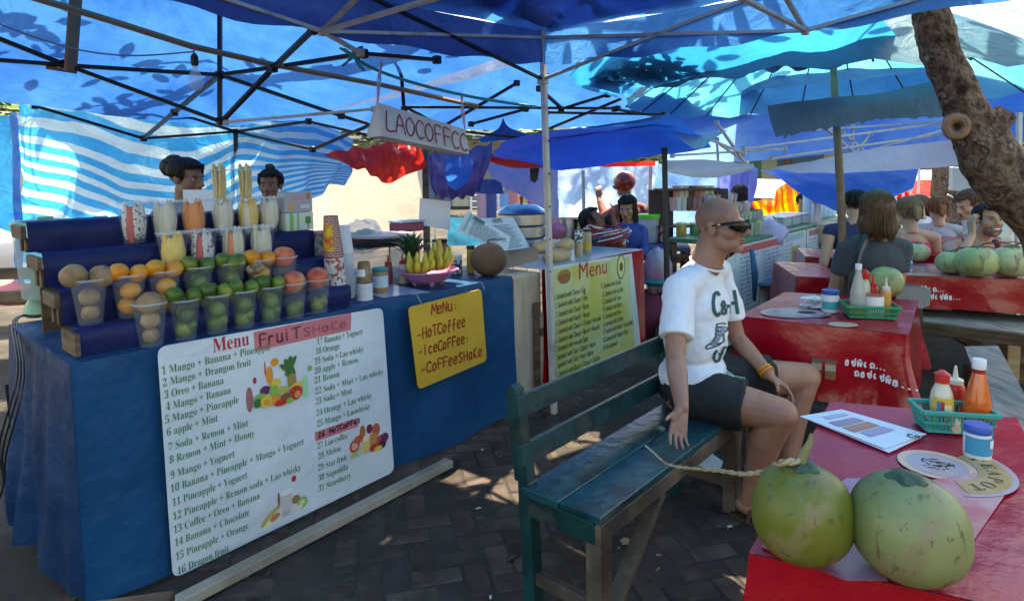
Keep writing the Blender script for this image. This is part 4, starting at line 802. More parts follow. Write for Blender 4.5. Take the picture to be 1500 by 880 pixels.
for k in range(64):
    a = rr.uniform(0, 6.28); r = .08+.05*rr.random(); m = MB(); zz = rr.uniform(.02, .13); sp_ = rr.uniform(.8, 1.6)
    m.tube([q+V((1.5*r*math.cos(a+sp_*i/5), r*math.sin(a+sp_*i/5), zz+.05*i/5)) for i in range(6)], .0055, 5); m.build('straw', [mat('orange_straw', (.6, .08, .03), .4), mat('dark_red_straw', (.3, .03, .03), .4), mat('white_straw', (.7, .7, .7), .4), mat('orange_straw'), mat('blue_straw', (.1, .2, .4), .4)][k % 5], t)
# ------------------------------------------------------------------ teal bench
F = P(880, 760, .45); G = P(1066, 618, .45); bx = (G-F).normalized(); by = V((-bx.y, bx.x, 0)); Bk = P(760, 714, .45); wd = (Bk-F).dot(by)
Lb = (G-F).length+.16
print('bench', F, G, wd, Lb)
bench = thing('park_bench', 'teal painted plank bench with two rail back, man sitting at its far end', 'bench', (F.x, F.y, 0))
def BP(a, b, z): return V((F.x, F.y, 0))+bx*a+by*b+UP*z
pw = wd/2
for k in range(2):
    m = MB(); m.box(BP(Lb/2, pw*(k+.5)+.002*k, .439-.003*k), (Lb, pw-.006, .024), bx, by, ch=.003); m.build('seat_board', seatpaint, bench)
bwood = ramp_mat('bench_bare_wood', [(.03, .022, .017), (.075, .055, .04), (.16, .12, .085)], ns=6, rough=.7, bump=.5, bs=35, stretch=(1, 1, 1))
m = MB(); m.box(BP(Lb/2, .013, .395), (Lb-.02, .026, .06), bx, by, ch=.003); m.build('front_apron', bwood, bench)
m = MB(); m.box(BP(.013, wd/2, .39), (.024, wd-.05, .07), bx, by, ch=.002); m.build('end_apron', greenpaint, bench)
m = MB(); m.box(BP(Lb-.013, wd/2, .39), (.024, wd-.05, .07), bx, by, ch=.002); m.build('end_apron', greenpaint, bench)
for a in (.035, Lb-.035):
    m = MB(); m.box(BP(a-.0, .03, .21), (.062, .056, .42), bx, by, ch=.004); m.build('leg', bwood, bench)
    m = MB(); m.bar(BP(a, wd-.02, 0), BP(a, wd+.0, .46), .055, .05, up=by, ch=.004); m.build('leg', greenpaint, bench)
    m = MB(); m.slab([BP(a-.022, wd-.02, .455), BP(a-.022, wd+.04, .455), BP(a-.022, wd+.075, .74), BP(a-.022, wd+.07, .77), BP(a-.022, wd+.05, .785), BP(a-.022, wd+.03, .77)], .042, bx); m.build('back_post', greenpaint, bench)
    m = MB(); m.bar(BP(a, .03, .13), BP(a, wd, .13), .03, .045); m.build('stretcher', bwood, bench)
for z, o_, nm in ((.715, .035, 'top_rail'), (.55, .022, 'lower_rail')):
    m = MB(); zz = by*.12+UP; zz.normalize(); m.box(BP(Lb/2, wd+o_-.016, z), (Lb, .022, .075 if z > .6 else .075), bx, bx.cross(zz)*-1, zz, ch=.003); m.build(nm, greenpaint, bench)
m = MB(); m.bar(BP(.06, .03, .05), BP(.42, .03, .36), .03, .05, up=by); m.build('brace', bwood, bench)
# dark stool standing behind the bench
q = V((1.0, 3.05, 0)); t = thing('wooden_stool', 'dark wooden stool in the shade behind the bench end', 'stool', q)
ex, ey = V((.66, -.75, 0)), V((.75, .66, 0))
m = MB(); m.box(q+UP*.435, (.34, .3, .03), ex, ey, ch=.003); m.build('seat', oldwood, t)
for a in (-.14, .14):
    for b in (-.12, .12): m = MB(); c = q+ex*a+ey*b; m.bar((c.x, c.y, 0), (c.x, c.y, .42), .045, .045); m.build('leg', oldwood, t)
for b in (-.12, .12): m = MB(); m.bar(q+ex*-.14+ey*b+UP*.33, q+ex*.14+ey*b+UP*.33, .03, .03); m.build('stretcher', oldwood, t)
# litter on the bricks
m = MB(); m.slab([P(1003, 668, .004), P(1022, 690, .004), P(1052, 694, .004), P(1060, 676, .004), P(1040, 662, .004)], .001, UP); tag(m.build('paper_scrap', paper, smooth=False), 'torn white paper scrap on the bricks behind the bench', 'paper scrap')
m = MB(); m.ell(P(916, 792, .015), (.022, .016, .014), 8, 6, nz=.5); m.v = m.v; tag(m.build('pebble', ramp_mat('pale_stone', [(.25, .2, .15), (.35, .3, .24)], ns=20, rough=.9), smooth=False), 'small pale stone chip on the bricks by the bench leg', 'stone')
# ------------------------------------------------------------------ tables
def tablecloth(label, A, B, C, Dd, drop, mt, legmt=oldwood, zt=.75, seed=1, fold=.022, tlabel='', n=60, topmat=None, group=None):
    """A front left, B back left, C back right, D front right (seen from the camera); returns the front skirt mapper"""
    cs = [V((*p[:2], zt)) for p in (A, Dd, C, B)]; cen = sum(cs, V((0, 0, 0)))/4
    t = thing('folding_table', tlabel, 'table', (cen.x, cen.y, 0), group=None)
    m = MB(); m.slab([p+(cen-p)*.015-UP*.03 for p in cs], .022, UP); m.build('tabletop', palewood, t)
    for p in cs: q = p+(cen-p)*.1; m = MB(); m.bar((q.x, q.y, 0), (q.x, q.y, zt-.03), .035, .035); m.build('leg', legmt, t)
    cl = thing('tablecloth', label, 'tablecloth', (cen.x, cen.y, zt), group=group)
    m = MB(); N = 24; m.grid([[(cs[0]*(1-a)+cs[1]*a)*(1-b)+(cs[3]*(1-a)+cs[2]*a)*b+UP*(.002+.0035*noise.noise(V((a*6+seed, b*6, 2)))*min(1, 8*min(a, 1-a, b, 1-b))) for a in [i/N for i in range(N+1)]] for b in [i/N for i in range(N+1)]])
    m.build('top_sheet', topmat or mt, cl, ang=180)
    per = []; nr = []
    for e in range(4):
        p, q = cs[e], cs[(e+1) % 4]; d = (q-p); L = d.length; d.normalize(); o = d.cross(UP)
        dprev = (cs[e]-cs[e-1]).normalized().cross(UP)
        ks = int(n*L)+4
        for i in range(ks):
            s = i/ks; per.append((p+(q-p)*s, e, s, L)); w_ = max(0, 1-s*L/.06); onx = (cs[(e+2) % 4]-q).normalized().cross(UP); w2 = max(0, 1-(1-s)*L/.06)
            nr.append((o+dprev*w_*.8+onx*w2*.8).normalized()*(1+.5*max(w_, w2)))
    def off(i, k):
        p, e, s, L = per[i % len(per)]; x = (p-cs[0]).length*9+e*5+seed
        f = (.5+.5*math.sin(x*1.3+1.5*math.sin(x*.45)))*fold+fold*.8*noise.noise(V((x*.5, k*2, seed)))
        cor_ = max(0, 1-min(s, 1-s)*L/.12)
        return nr[i % len(per)]*(k*f+.012*k+.06*cor_*k*k)-UP*(k*drop*(1+.10*cor_))
    rows = [[per[i % len(per)][0]+off(i, k) for i in range(len(per)+1)] for k in [j/14 for j in range(15)]]
    m = MB(); m.grid(rows); m.build('skirt', mt, cl, ang=180)
    Lf = (cs[1]-cs[0]).length; nf = sum(1 for q in per if q[1] == 0)
    def mapper(x, z):           # x along the front edge from the left corner, z below the edge (negative)
        k = min(max(-z/drop, 0), 1); fi = x/Lf*nf; i = int(fi); f = fi-i
        a = per[i][0]+off(i, k); b = per[i+1][0]+off(i+1, k); o = (cs[1]-cs[0]).normalized().cross(UP); return a*(1-f)+b*f+o*.004
    return cl, mapper, Lf
A1, B1, C1, D1_ = V((.455, 1.185, 0)), V((1.02, 1.985, 0)), V((1.50, 1.83, 0)), V((.97, .96, 0))
tc1, mp1, L1 = tablecloth('glossy plum and red printed oilcloth on the nearest table with two big coconuts', A1, B1, C1, D1_, .38, red_cloth, tlabel='nearest folding table, bottom right, carrying two big green coconuts', topmat=redp_cloth, seed=4, fold=.015)
A2, B2, C2, D2_ = P(1083, 463, .75), P(1150, 428, .75), P(1345, 440, .75), P(1332, 491, .75)
tc2, mp2, L2 = tablecloth('crumpled shiny red printed oilcloth on the middle table beside the seated man', A2, B2, C2, D2_, .36, red_cloth, tlabel='middle folding table behind the seated man, with a green sauce basket', topmat=redp_cloth, seed=2, fold=.03)
A3, C3 = P(1318, 404, .75), P(1640, 416, .75); B3 = A3+V((.28, .62, 0)); B3.z = .75; D3 = C3; C3b = D3+V((.28, .62, 0))
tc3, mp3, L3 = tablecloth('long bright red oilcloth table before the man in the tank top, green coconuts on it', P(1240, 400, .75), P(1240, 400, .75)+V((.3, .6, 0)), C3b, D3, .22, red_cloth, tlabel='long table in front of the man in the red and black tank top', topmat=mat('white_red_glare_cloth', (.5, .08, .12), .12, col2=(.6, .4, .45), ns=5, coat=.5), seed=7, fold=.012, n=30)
def tbl(px0, py0, px1, py1, dx, dy, drop, lab, seed):
    a, b = P(px0, py0, .75), P(px1, py1, .75); e = V((dx, dy, 0))
    return tablecloth('red oilcloth on the '+lab, a, a+e, b+e, b, drop, red_cloth, tlabel='table under red oilcloth, the '+lab, seed=seed, fold=.01, n=20, topmat=redp_cloth)
tbl(1325, 374, 1480, 378, .3, .6, .25, 'second row table behind the tank top man', 9)
tbl(1322, 354, 1440, 357, .3, .6, .25, 'third row table with a turquoise tray', 10)
tbl(1166, 405, 1245, 409, .15, .75, .5, 'small table left of the person in the grey T-shirt', 11)
tbl(1180, 376, 1262, 380, .2, .6, .4, 'narrow far table beyond the small stools', 12)
LaoA, LaoB = 'xzwqy', 'yxzqzwx'
wht = mat('white_print', (.8, .78, .76), .5)
def lao(mp, x, z, h, s=1, par=None):
    for (st_, x_, z_) in ((LaoA, x, z), (LaoB, x+.05*s, z-h*1.7)):
        mb = MB(); strokes(st_+'   ', V((0, 0, 0)), V((1, 0, 0)), UP, x_, z_, h, .040*len(st_+'   ')*s*h/.035, 'x', None, None, th=.0085*h/.03, off=0, mb=mb)
        x2 = x_+.040*len(st_)*s*h/.035
        for k in range(3): mb.add([(x2+.02*k*h/.03, 0, z_), (x2+.02*k*h/.03+.008, 0, z_), (x2+.02*k*h/.03+.008, 0, z_+.006), (x2+.02*k*h/.03, 0, z_+.006)], [(0, 1, 2, 3)])
        mb.v = [tuple(mp(x+(a-x)*.8, c)) for a, b, c in mb.v]; mb.build('white_lettering', wht, par, smooth=False)
lao(mp2, L2*.66, -.17, .028, 1, tc2)
lao(mp3, .42, -.10, .03, 1, tc3)
for i, x in enumerate((L2*.47, L2*.55)):          # printed jars on the middle table's skirt
    for (w_, h_, z_, col) in ((.045, .08, -.25, (.3, .12, .05)), (.045, .03, -.21, (.45, .36, .25)), (.05, .012, -.17, (.12, .1, .08))):
        mb = MB(); n_ = 8
        for k in range(n_): mb.add([(x+w_*(k/n_-.0), 0, z_), (x+w_*((k+1)/n_), 0, z_), (x+w_*((k+1)/n_), 0, z_+h_), (x+w_*(k/n_), 0, z_+h_)], [(0, 1, 2, 3)])
        mb.v = [tuple(mp2(a, c)) for a, b, c in mb.v]; mb.build('printed_jar', mat('patch_%d%d%d' % tuple(int(99*q) for q in col), col, .5), tc2, smooth=False)
# prints and colour patches on the near table top
def arc(c, r0_, r1_, a0, a1, name, mt, par, z=0, n=24, sx=1):
    m = MB(); vs = []
    for i in range(n+1):
        a = math.radians(a0+(a1-a0)*i/n); d = V((math.cos(a)*sx, math.sin(a), 0)); vs += [c+d*r0_, c+d*r1_]
    vs = [v+UP*z for v in vs]; m.add(vs, [(2*i, 2*i+1, 2*i+3, 2*i+2) for i in range(n)]); return m.build(name, mt, par, smooth=False)
e1 = P(1372, 680, .7565)
glow = mat('pale_orange_print', (.8, .45, .3), .25, coat=.4); gold = mat('gold_print', (.45, .26, .09), .3, col2=(.52, .33, .13), ns=20, coat=.4); whp = mat('white_table_print', (.48, .36, .38), .25, coat=.4); slv = mat('silver_print', (.2, .13, .15), .25, coat=.4)
arc(e1, 0.001, .085, 0, 360, 'printed_glow', glow, tc1, .0000); arc(e1, .001, .066, 0, 360, 'printed_disc', whp, tc1, .0006)
arc(e1, .085, .15, -100, 25, 'printed_ring', gold, tc1, .0012); arc(e1, .150, .162, -105, 30, 'printed_ring_edge', whp, tc1, .0012)
m = MB(); rr = random.Random(5)
for k in range(26):
    a = rr.uniform(0, 6.28); r = .03*rr.random()**.5; c = e1+V((r*math.cos(a)*1.3, r*math.sin(a), .0012)); w_ = rr.uniform(.004, .012); aa = rr.uniform(0, 3); d = V((math.cos(aa), math.sin(aa), 0))*w_; e_ = V((-d.y, d.x, 0))*.25; m.add([c-d-e_, c+d-e_, c+d+e_, c-d+e_], [(0, 1, 2, 3)])
m.build('printed_engraving', ink_black, tc1, smooth=False)
for k, ch in enumerate('TEAPOT'):
    a = math.radians(12-19*k); c = e1+V((math.cos(a), math.sin(a), 0))*.104; X = V((math.sin(a), -math.cos(a), 0)); Y = V((math.cos(a), math.sin(a), 0))
    text([(cv(ch), -.012, 0, .042, 0, 0)], 'printed_letter', mat('dark_brown_ink', (.05, .025, .012), .5), tc1, c, X, Y, off=-.0022 if False else .0018)

m = MB(); m.slab([P(1350, 705, .7562), P(1300, 770, .7562), P(1420, 800, .7562), P(1475, 720, .7562), P(1440, 690, .7562)], .0004, UP); m.build('pale_pink_patch', mat('pale_pink_tone', (.55, .10, .12), .3, col2=(.62, .40, .40), ns=8), tc1, smooth=False)  # pale pink patch laid over the cloth
m = MB(); m.slab([P(1130, 775, .7562), P(1115, 800, .7562), P(1240, 850, .7562), P(1300, 850, .7562), P(1290, 700, .7562), P(1240, 700, .7562)], .0004, UP); m.build('lilac_patch', mat('lilac_tone', (.40, .08, .14), .3, col2=(.42, .25, .36), ns=9), tc1, smooth=False)  # lilac patch laid over the cloth


# prints on the middle table top
cb = P(1165, 458, .7565); arc(cb, 0, .12, 0, 360, 'printed_bowl', slv, tc2, 0, sx=1.5); arc(cb, 0, .1, 0, 360, 'printed_bowl_inside', mat('bowl_grey', (.3, .2, .2), .3, col2=(.5, .4, .38), ns=12), tc2, .0006, sx=1.4); arc(cb+V((.06, .0, 0)), 0, .035, 0, 360, 'printed_bowl_centre', ink_black, tc2, .0012, sx=1.3)
cb = P(1235, 475, .7565); arc(cb, 0, .05, 0, 360, 'printed_dumpling', mat('peach_print', (.7, .42, .3), .3), tc2, 0, sx=1.4)
# ------------------------------------------------------------------ two big green coconuts on the near table
def coconut_mat(name, pal):
    m = ramp_mat(name, pal, ns=2.6, rough=.42, bump=.15, bs=30, bdist=.004, rnd=.05, stretch=(1, 1, .6)); n = m.node_tree; b = n.nodes['Principled BSDF']
    src = b.inputs['Base Color'].links[0].from_socket; tc = n.nodes.new('ShaderNodeTexCoord')
    for sc_, lo, hi, col, st_ in ((4.5, .54, .60, (.26, .18, .10), (1, 1, .8)), (9, .57, .62, (.10, .06, .03), (1.4, 1.4, .45)), (30, .62, .66, (.05, .03, .015), (1, 1, .6))):
        t = n.nodes.new('ShaderNodeTexNoise'); mp = n.nodes.new('ShaderNodeMapping'); mp.inputs['Scale'].default_value = st_; mp.inputs['Location'].default_value = (sc_, .3, .2); n.links.new(tc.outputs['Object'], mp.inputs[0]); n.links.new(mp.outputs[0], t.inputs['Vector'])
        t.inputs['Scale'].default_value = sc_*2; t.inputs['Detail'].default_value = 8; t.inputs['Roughness'].default_value = .6; t.inputs['Distortion'].default_value = .6
        r = n.nodes.new('ShaderNodeMapRange'); r.inputs[1].default_value = lo; r.inputs[2].default_value = hi; r.inputs[4].default_value = .6; n.links.new(t.outputs[0], r.inputs[0])
        mx = n.nodes.new('ShaderNodeMix'); mx.data_type = 'RGBA'; mx.inputs[7].default_value = (*col, 1); n.links.new(r.outputs[0], mx.inputs[0]); n.links.new(src, mx.inputs[6]); src = mx.outputs[2]
    n.links.new(src, b.inputs['Base Color']); return m
cocoM = coconut_mat('green_coconut_skin', [(.14, .145, .018), (.22, .21, .03), (.32, .28, .06)]); cocoM2 = coconut_mat('pale_green_coconut_skin', [(.12, .15, .045), (.18, .205, .065), (.26, .27, .12)])
cocoM3 = coconut_mat('fresh_pale_coconut_skin', [(.24, .31, .12), (.34, .4, .17), (.44, .46, .26)])
def coconut(label, c, r, h, lean=(0, 0), m_=cocoM, group='big green coconuts', stem=True, lob=.03, cat='coconut'):
    c = V(c); t = thing('green_coconut', label, cat, c, group=group); m = MB(); prof = []
    for i in range(27):
        s = i/26; z = h*(.5-.5*math.cos(math.pi*s)); q = (z/h-.46)/.54 if z/h > .46 else (z/h-.46)/.46; rr = r*math.sqrt(max(0, 1-abs(q)**2.35)); 
        if s > .93: z -= (s-.93)/.07*.010
        prof.append((max(rr, .001), z))
    m.lathe(prof, (0, 0, 0), n=40, fn=lambda a, rr, z: 1+lob*math.cos(3*a+.4)*(.4+z/h*.8)+.015*noise.noise(V((math.cos(a), math.sin(a), z*8))))
    m.v = [(x+c.x+lean[0]*(z-.3*h), y+c.y+lean[1]*(z-.3*h), z+c.z) for x, y, z in m.v]; m.build('husk', m_, t, ang=180)
    tp = c+V((lean[0]*.7*h, lean[1]*.7*h, h-.006))
    if stem:
        m = MB(); m.lathe([(r*.30, -.002), (r*.31, .004), (r*.2, .011), (.001, .012)], tp, n=22, fn=lambda a, rr, z: 1+.16*math.sin(5*a)+.08*math.sin(11*a)); m.build('calyx', ramp_mat('coconut_calyx', [(.02, .05, .035), (.05, .09, .05), (.12, .1, .05)], ns=30, rough=.6, bump=.6, bs=60), t)
    return t, tp
c1 = P(1186, 828, .752); c1 = P(1188, 843, .752)+V((.004, .05, .003)); k1, tp1 = coconut('yellow green coconut with a long dry twisted stem, left of the near pair', c1, .092, .185, (.0, .0))
m = MB(); m.tube([tp1+V((-.005, 0, .005)), tp1+V((.004, 0, .03)), tp1+V((.014, .0, .05)), tp1+V((.016, 0, .066))], [.010, .008, .006, .003], 8); m.build('stalk', mat('green_stalk', (.16, .2, .05), .6, col2=(.25, .2, .1), ns=30, bump=.3), k1)
pts = [tp1+V((.0, 0, .012)), tp1+V((-.04, 0, .010)), D(1120, 690, 1.33), D(1090, 694, 1.4), D(1060, 690, 1.5), D(1030, 687, 1.62), D(998, 684, 1.75), D(975, 678, 1.82), D(960, 665, 1.87), D(945, 652, 1.9)]
for i in range(5, len(pts)): pts[i].z = max(pts[i].z, .46)
sp_ = sheet_pts([pts, pts], 60, 1)[0]
ropem = ramp_mat('dry_stem_fibre', [(.3, .22, .12), (.45, .35, .2), (.2, .13, .07)], ns=40, rough=.8, bump=.5)
for k in range(2):
    m = MB(); q = []
    for i, p in enumerate(sp_): a = i*1.1+k*math.pi; q.append(p+V((0, math.cos(a), math.sin(a)))*.0035*(1-.5*i/60))
    m.tube(q, [.0048-.003*i/60 for i in range(len(q))], 6); m.build('dry_stem', ropem, k1, ang=180)
c2 = P(1352, 872, .752)+V((.004, .05, .003)); k2, tp2 = coconut('scarred pale green coconut, right of the near pair', c2, .099, .188, (-.04, .02), cocoM2)
scar = ramp_mat('coconut_scar', [(.26, .2, .11), (.34, .26, .15), (.2, .13, .07)], ns=14, rough=.7, bump=.3)
# ------------------------------------------------------------------ sauces and papers on the near table
def basket(label, c, L, Wd, H, ang, mt, name='plastic_basket'):
    c = V(c); t = thing(name, label, 'basket', c, group='green condiment baskets'); X = V((math.cos(ang), math.sin(ang), 0)); Y = V((-X.y, X.x, 0))
    def ring(z, k): return [c+X*a*L/2*k+Y*b*Wd/2*k+UP*z for a, b in ((-1, -1), (1, -1), (1, 1), (-1, 1))]
    for z, k, th in ((0.006, .86, .006), (H, 1, .010), (H*.5, .93, .005)):
        r = ring(z, k); m = MB()
        for i in range(4): m.bar(r[i], r[(i+1) % 4], th, th*1.3)
        m.build('rim' if z == H else 'band', mt, t)
    m = MB(); m.slab(ring(.003, .86), .003, UP); m.build('base', mt, t)
    lo, hi = ring(.006, .86), ring(H, 1)
    for i in range(4):
        n = int((hi[(i+1) % 4]-hi[i]).length/.011)
        for k in range(1, n): s = k/n; m = MB(); m.bar(lo[i]*(1-s)+lo[(i+1) % 4]*s, hi[i]*(1-s)+hi[(i+1) % 4]*s, .0045, .003, ch=0); m.build('slat', mt, t)
    return t
grn = mat('green_plastic', (.01, .28, .14), .35); tealp = mat('teal_plastic', (.02, .35, .27), .35)
bk = P(1402, 632, .755)+V((0, .02, 0)); basket('teal green basket of sauces on the near table', bk, .19, .10, .06, math.radians(-12), tealp)
def bottle(label, loc, prof, mts, name='sauce_bottle', lab=None, n=24, glassr=None):
    t = thing(name, label, 'bottle', loc); 
    for nm, pr, mt in mts: m = MB(); m.lathe([(r, z) for r, z in pr], loc, n=n); m.build(nm, mt, t)
    if lab:
        for (nm, r, z0, z1_, a0, a1, mt) in lab:
            m = MB(); rows = [[loc+V(((r(z) if callable(r) else r)*math.cos(math.radians(a)), (r(z) if callable(r) else r)*math.sin(math.radians(a)), z)) for a in [a0+(a1-a0)*j/12 for j in range(13)]] for z in [z0+(z1_-z0)*i/6 for i in range(7)]]; m.grid(rows); m.build(nm, mt, t)
    return t
hot = mat('orange_chilli_sauce', (.75, .13, .01), .12, coat=.6, col2=(.6, .07, .01), ns=30, spec=.7); q = P(1431, 626, .758)
bottle('tall bottle of orange chilli sauce with white cap on the near table', q, None, [('bottle_body', [(.033, 0), (.036, .006), (.036, .055), (.032, .085), (.0155, .160), (.0145, .165)], hot), ('neck_band', [(.0155, .160), (.0155, .172)], mat('red_band', (.4, .01, .01), .4)), ('cap', [(.0165, .172), (.0175, .175), (.0175, .197), (.016, .200)], white_pl)])
q = P(1378, 622, .758); gg = mat('pale_bottle', (.62, .55, .4), .15, spec=.7, coat=.4)
bottle('clear seasoning bottle with red flip cap and yellow label in the near basket', q, None, [('bottle_body', [(.026, 0), (.029, .005), (.029, .08), (.026, .10), (.014, .128)], gg), ('cap', [(.0185, .126), (.0185, .148), (.021, .150), (.006, .162)], redpl)], lab=[('label', .0298, .008, .086, 190, 330, mat('yellow_sauce_label', (.75, .45, .06), .4)), ('label_ring', .0306, .016, .078, 215, 232, mat('blue_ring', (.02, .2, .45), .4)), ('label_ring', .0306, .016, .078, 232, 250, mat('patch_red', (.6, .05, .03), .4)), ('label_disc', .0306, .026, .068, 250, 290, mat('cream_disc', (.75, .68, .45), .4))])
q = P(1401, 612, .758)+V((0, .01, 0)); squeeze('red squeeze bottle of ketchup with pale nozzle in the near basket', q, .155, .026, redpl, mat('cream_nozzle', (.7, .65, .5), .4), group='near basket bottles')
q = P(1398, 632, .76); jar('toothpick_jar', 'small clear jar of toothpicks between the bottles in the near basket', q, .016, .05, mat('toothpicks', (.5, .33, .18), .5, col2=(.7, .6, .45), ns=60), rimcl, lid=.006)
q = P(1431, 668, .755); jar('salt_jar', 'white plastic jar with blue screw lid and blue label on the near table', q, .031, .086, mat('frosted_jar', (.72, .76, .78), .3), bluelid, lid=.02, lab=(mat('blue_label', (.03, .3, .5), .4), .15, .68, mat('white_barcode', (.75, .78, .8), .4), 285, .38, .62))
def menu_sheets():
    for k, pp_ in enumerate((((1178, 612), (1302, 663), (1351, 640), (1240, 603)), ((1172, 610), (1296, 657), (1357, 636), (1233, 600)))):
        zz = .758+.004*k; quadsheet('menu_sheet', ('lower white menu sheet showing at the edge of the papers on the near table', 'upper printed menu sheet lying on the near table beside the man')[k], 'menu sheet', [P(*p, zz) for p in pp_], .002, mat('glossy_menu_paper', (.7, .74, .8), .25, coat=.3), None, hdr=[(.28, .15, .42, .75, (.3, .25, .35)), (.45, .15, .6, .75, (.45, .2, .15)), (.63, .2, .76, .75, (.35, .3, .45)), (.12, .3, .2, .8, (.4, .45, .6))] if k else None)
menu_sheets()
q = P(1330, 640, .764)
strokes('Cae', q, V((.92, -.38, 0)), V((.38, .92, 0)), 0, 0, .022, .05, 'hand_lettering', mat('green_print', (.05, .35, .15), .5), tc1, th=.004, off=.002)
# ------------------------------------------------------------------ things on the middle table
bk2 = P(1273, 463, .755); basket('dark green basket of sauces on the middle table', bk2, .24, .16, .06, math.radians(-15), grn)
bottle('glass bottle with white cap and a little amber sauce on the middle table', P(1256, 462, .76), None, [('glass', [(.035, .055), (.036, .06), (.036, .12), (.014, .22), (.013, .235)], mat('cloudy_glass', (.6, .62, .55), .1, alpha=.55, spec=.8)), ('amber_sauce', [(.034, 0), (.036, .004), (.036, .055)], mat('amber', (.6, .3, .04), .2)), ('cap', [(.0155, .235), (.0155, .262), (.014, .264)], white_pl)])
bottle('seasoning bottle with red cap behind the white sauce cup', P(1272, 458, .76)+V((0, .04, 0)), None, [('bottle_body', [(.03, 0), (.032, .01), (.03, .13), (.015, .17)], gg), ('cap', [(.022, .17), (.024, .20), (.006, .22)], redpl)])
t = jar('white_cup', 'white cup with black lettering holding squeeze bottles in the green basket', P(1280, 463, .76), .044, .11, mat('white_cup_print', (.75, .74, .7), .4), mat('red_orange_fill', (.5, .1, .04), .5), lid=.004, lab=None, cat='cup')
qq = P(1280, 463, .76); m = MB(); rr = random.Random(2)
strokes('S', qq, V((.95, -.2, 0)), UP, .0, .03, .035, .02, 'printed_mark', ink_black, t, th=.005, off=.04)
squeeze('orange squeeze bottle at the right of the basket on the middle table', P(1297, 461, .76), .19, .024, mat('orange_sauce', (.7, .3, .06), .35), mat('cream_nozzle'), group='middle basket bottles')
squeeze('red squeeze bottle standing behind the white cup on the middle table', P(1283, 458, .76)+V((0, .03, 0)), .20, .024, redpl, redpl, group='middle basket bottles')
jar('tissue_jar', 'pale jar with blue lid and teal label on the middle table', P(1216, 456, .755), .042, .115, mat('frosted_jar'), bluelid, lid=.022, lab=(mat('teal_label', (.03, .4, .4), .4), .15, .5))
m = MB(); rr = random.Random(9)
tis = P(1198, 449, .757)
for k in range(7):
    a = rr.uniform(0, 3); d = V((math.cos(a), math.sin(a), 0))*.05; e_ = V((-d.y, d.x, 0))*.8; c = tis+V((rr.uniform(-.05, .05), rr.uniform(-.04, .04), .002+.008*k)); m.add([c-d-e_+UP*.01*rr.random(), c+d-e_*.6, c+d+e_+UP*.025*rr.random(), c-d*.4+e_, c+UP*.03*rr.random()], [(0, 1, 4), (1, 2, 4), (2, 3, 4), (3, 0, 4)])
tag(m.build('tissue_pile', paper, smooth=False), 'crumpled white tissue pile next to the blue lidded jar', 'tissues')
coconut('round pale green coconut standing behind the sauce basket on the middle table', P(1299, 438, .752)+V((.02, .05, 0)), .095, .18, m_=cocoM3, stem=False)
for i, (a, b, r) in enumerate(((1408, 404, .10), (1446, 409, .13), (1497, 409, .13))):
    k_, tp_ = coconut(('left, half hidden','middle','right')[i]+' green coconut of the row on the long red table', P(a, b, .752)+V((0, .1, 0)), r, r*1.6, m_=cocoM3, lob=.05)
    for s in range(2): m = MB(); m.tube([tp_, tp_+V((.04, -.02, .03)), tp_+V((.12+.1*s, -.05, .04)), tp_+V((.3+.2*s, -.1, -.01-.03*s))], [.008, .006, .004, .003], 6); m.build('stalk', oldwood, k_)
coconut('green coconut at the left elbow of the tank top man', P(1388, 398, .752)+V((.1, .5, 0)), .09, .15, m_=cocoM3, lob=.03)
jar('tissue_jar', 'small blue lidded jar on the long red table', P(1340, 400, .755)+V((0, .1, 0)), .04, .1, mat('frosted_jar'), bluelid, lab=(mat('blue_label'), .2, .6))
for i, (a, b, h, mt_, lab) in enumerate(((1326, 402, .2, mat('red_brown_bottle', (.35, .06, .03), .3), 'right beside the grey T-shirt elbow'), (1330, 376, .2, mat('red_brown_bottle'), 'on the second row table'), (1368, 357, .17, redpl, 'on the third row table, left'), (1375, 357, .15, redpl, 'on the third row table, right'))):
    squeeze('squeeze bottle of red sauce '+lab, P(a, b, .755)+V((0, .1, 0)), h, .04, mt_, mat('pink_nozzle', (.6, .3, .2), .4), group='red sauce bottles on the far tables')
q = P(1352, 355, .76)+V((0, .12, 0)); basket('turquoise tray basket on the third row table', q, .24, .14, .07, 0, mat('turquoise', (.02, .4, .5), .4), 'tray_basket')
# black bag, benches and stools
q = D(1342, 432, 3.7); t = thing('shoulder_bag', 'black shoulder bag lying beyond the middle table', 'bag', q+V((0, 0, -.09)))
m = MB(); m.slab([D(1310, 418, 3.65), D(1314, 446, 3.6), D(1350, 452, 3.65), D(1362, 447, 3.7), D(1364, 425, 3.8), D(1355, 421, 3.8)], .1, V((0, 1, 0))); m.build('bag_body', mat('black_leatherette', (.018, .018, .02), .4, bump=.3, bs=12), t)
t = thing('plank_bench', 'grey brown plank bench in front of the long red table', 'bench', P(1420, 470, 0)+V((0, .3, 0)))
p0, p1, p2, p3 = P(1352, 452, .47), P(1352, 470, .46), P(1600, 500, .46), P(1600, 470, .46); p3_ = P(1600, 468, .47)
for k in range(3):
    a0, a1 = k/3+.01, (k+1)/3-.01; m = MB(); m.slab([p1*(1-a0)+p0*a0, p2*(1-a0)+p3_*a0, p2*(1-a1)+p3_*a1, p1*(1-a1)+p0*a1], .03, UP); m.v = [(x, y, z-.03) for x, y, z in m.v]; m.build('seat_plank', greywood, t)
m = MB(); m.bar(p1-UP*.045, p2-UP*.045, .03, .08, ch=.003); m.build('apron', oldwood, t)
m = MB(); m.bar(P(1378, 476, .4), P(1478, 535, .05), .04, .07, ch=.003); m.build('brace', oldwood, t)
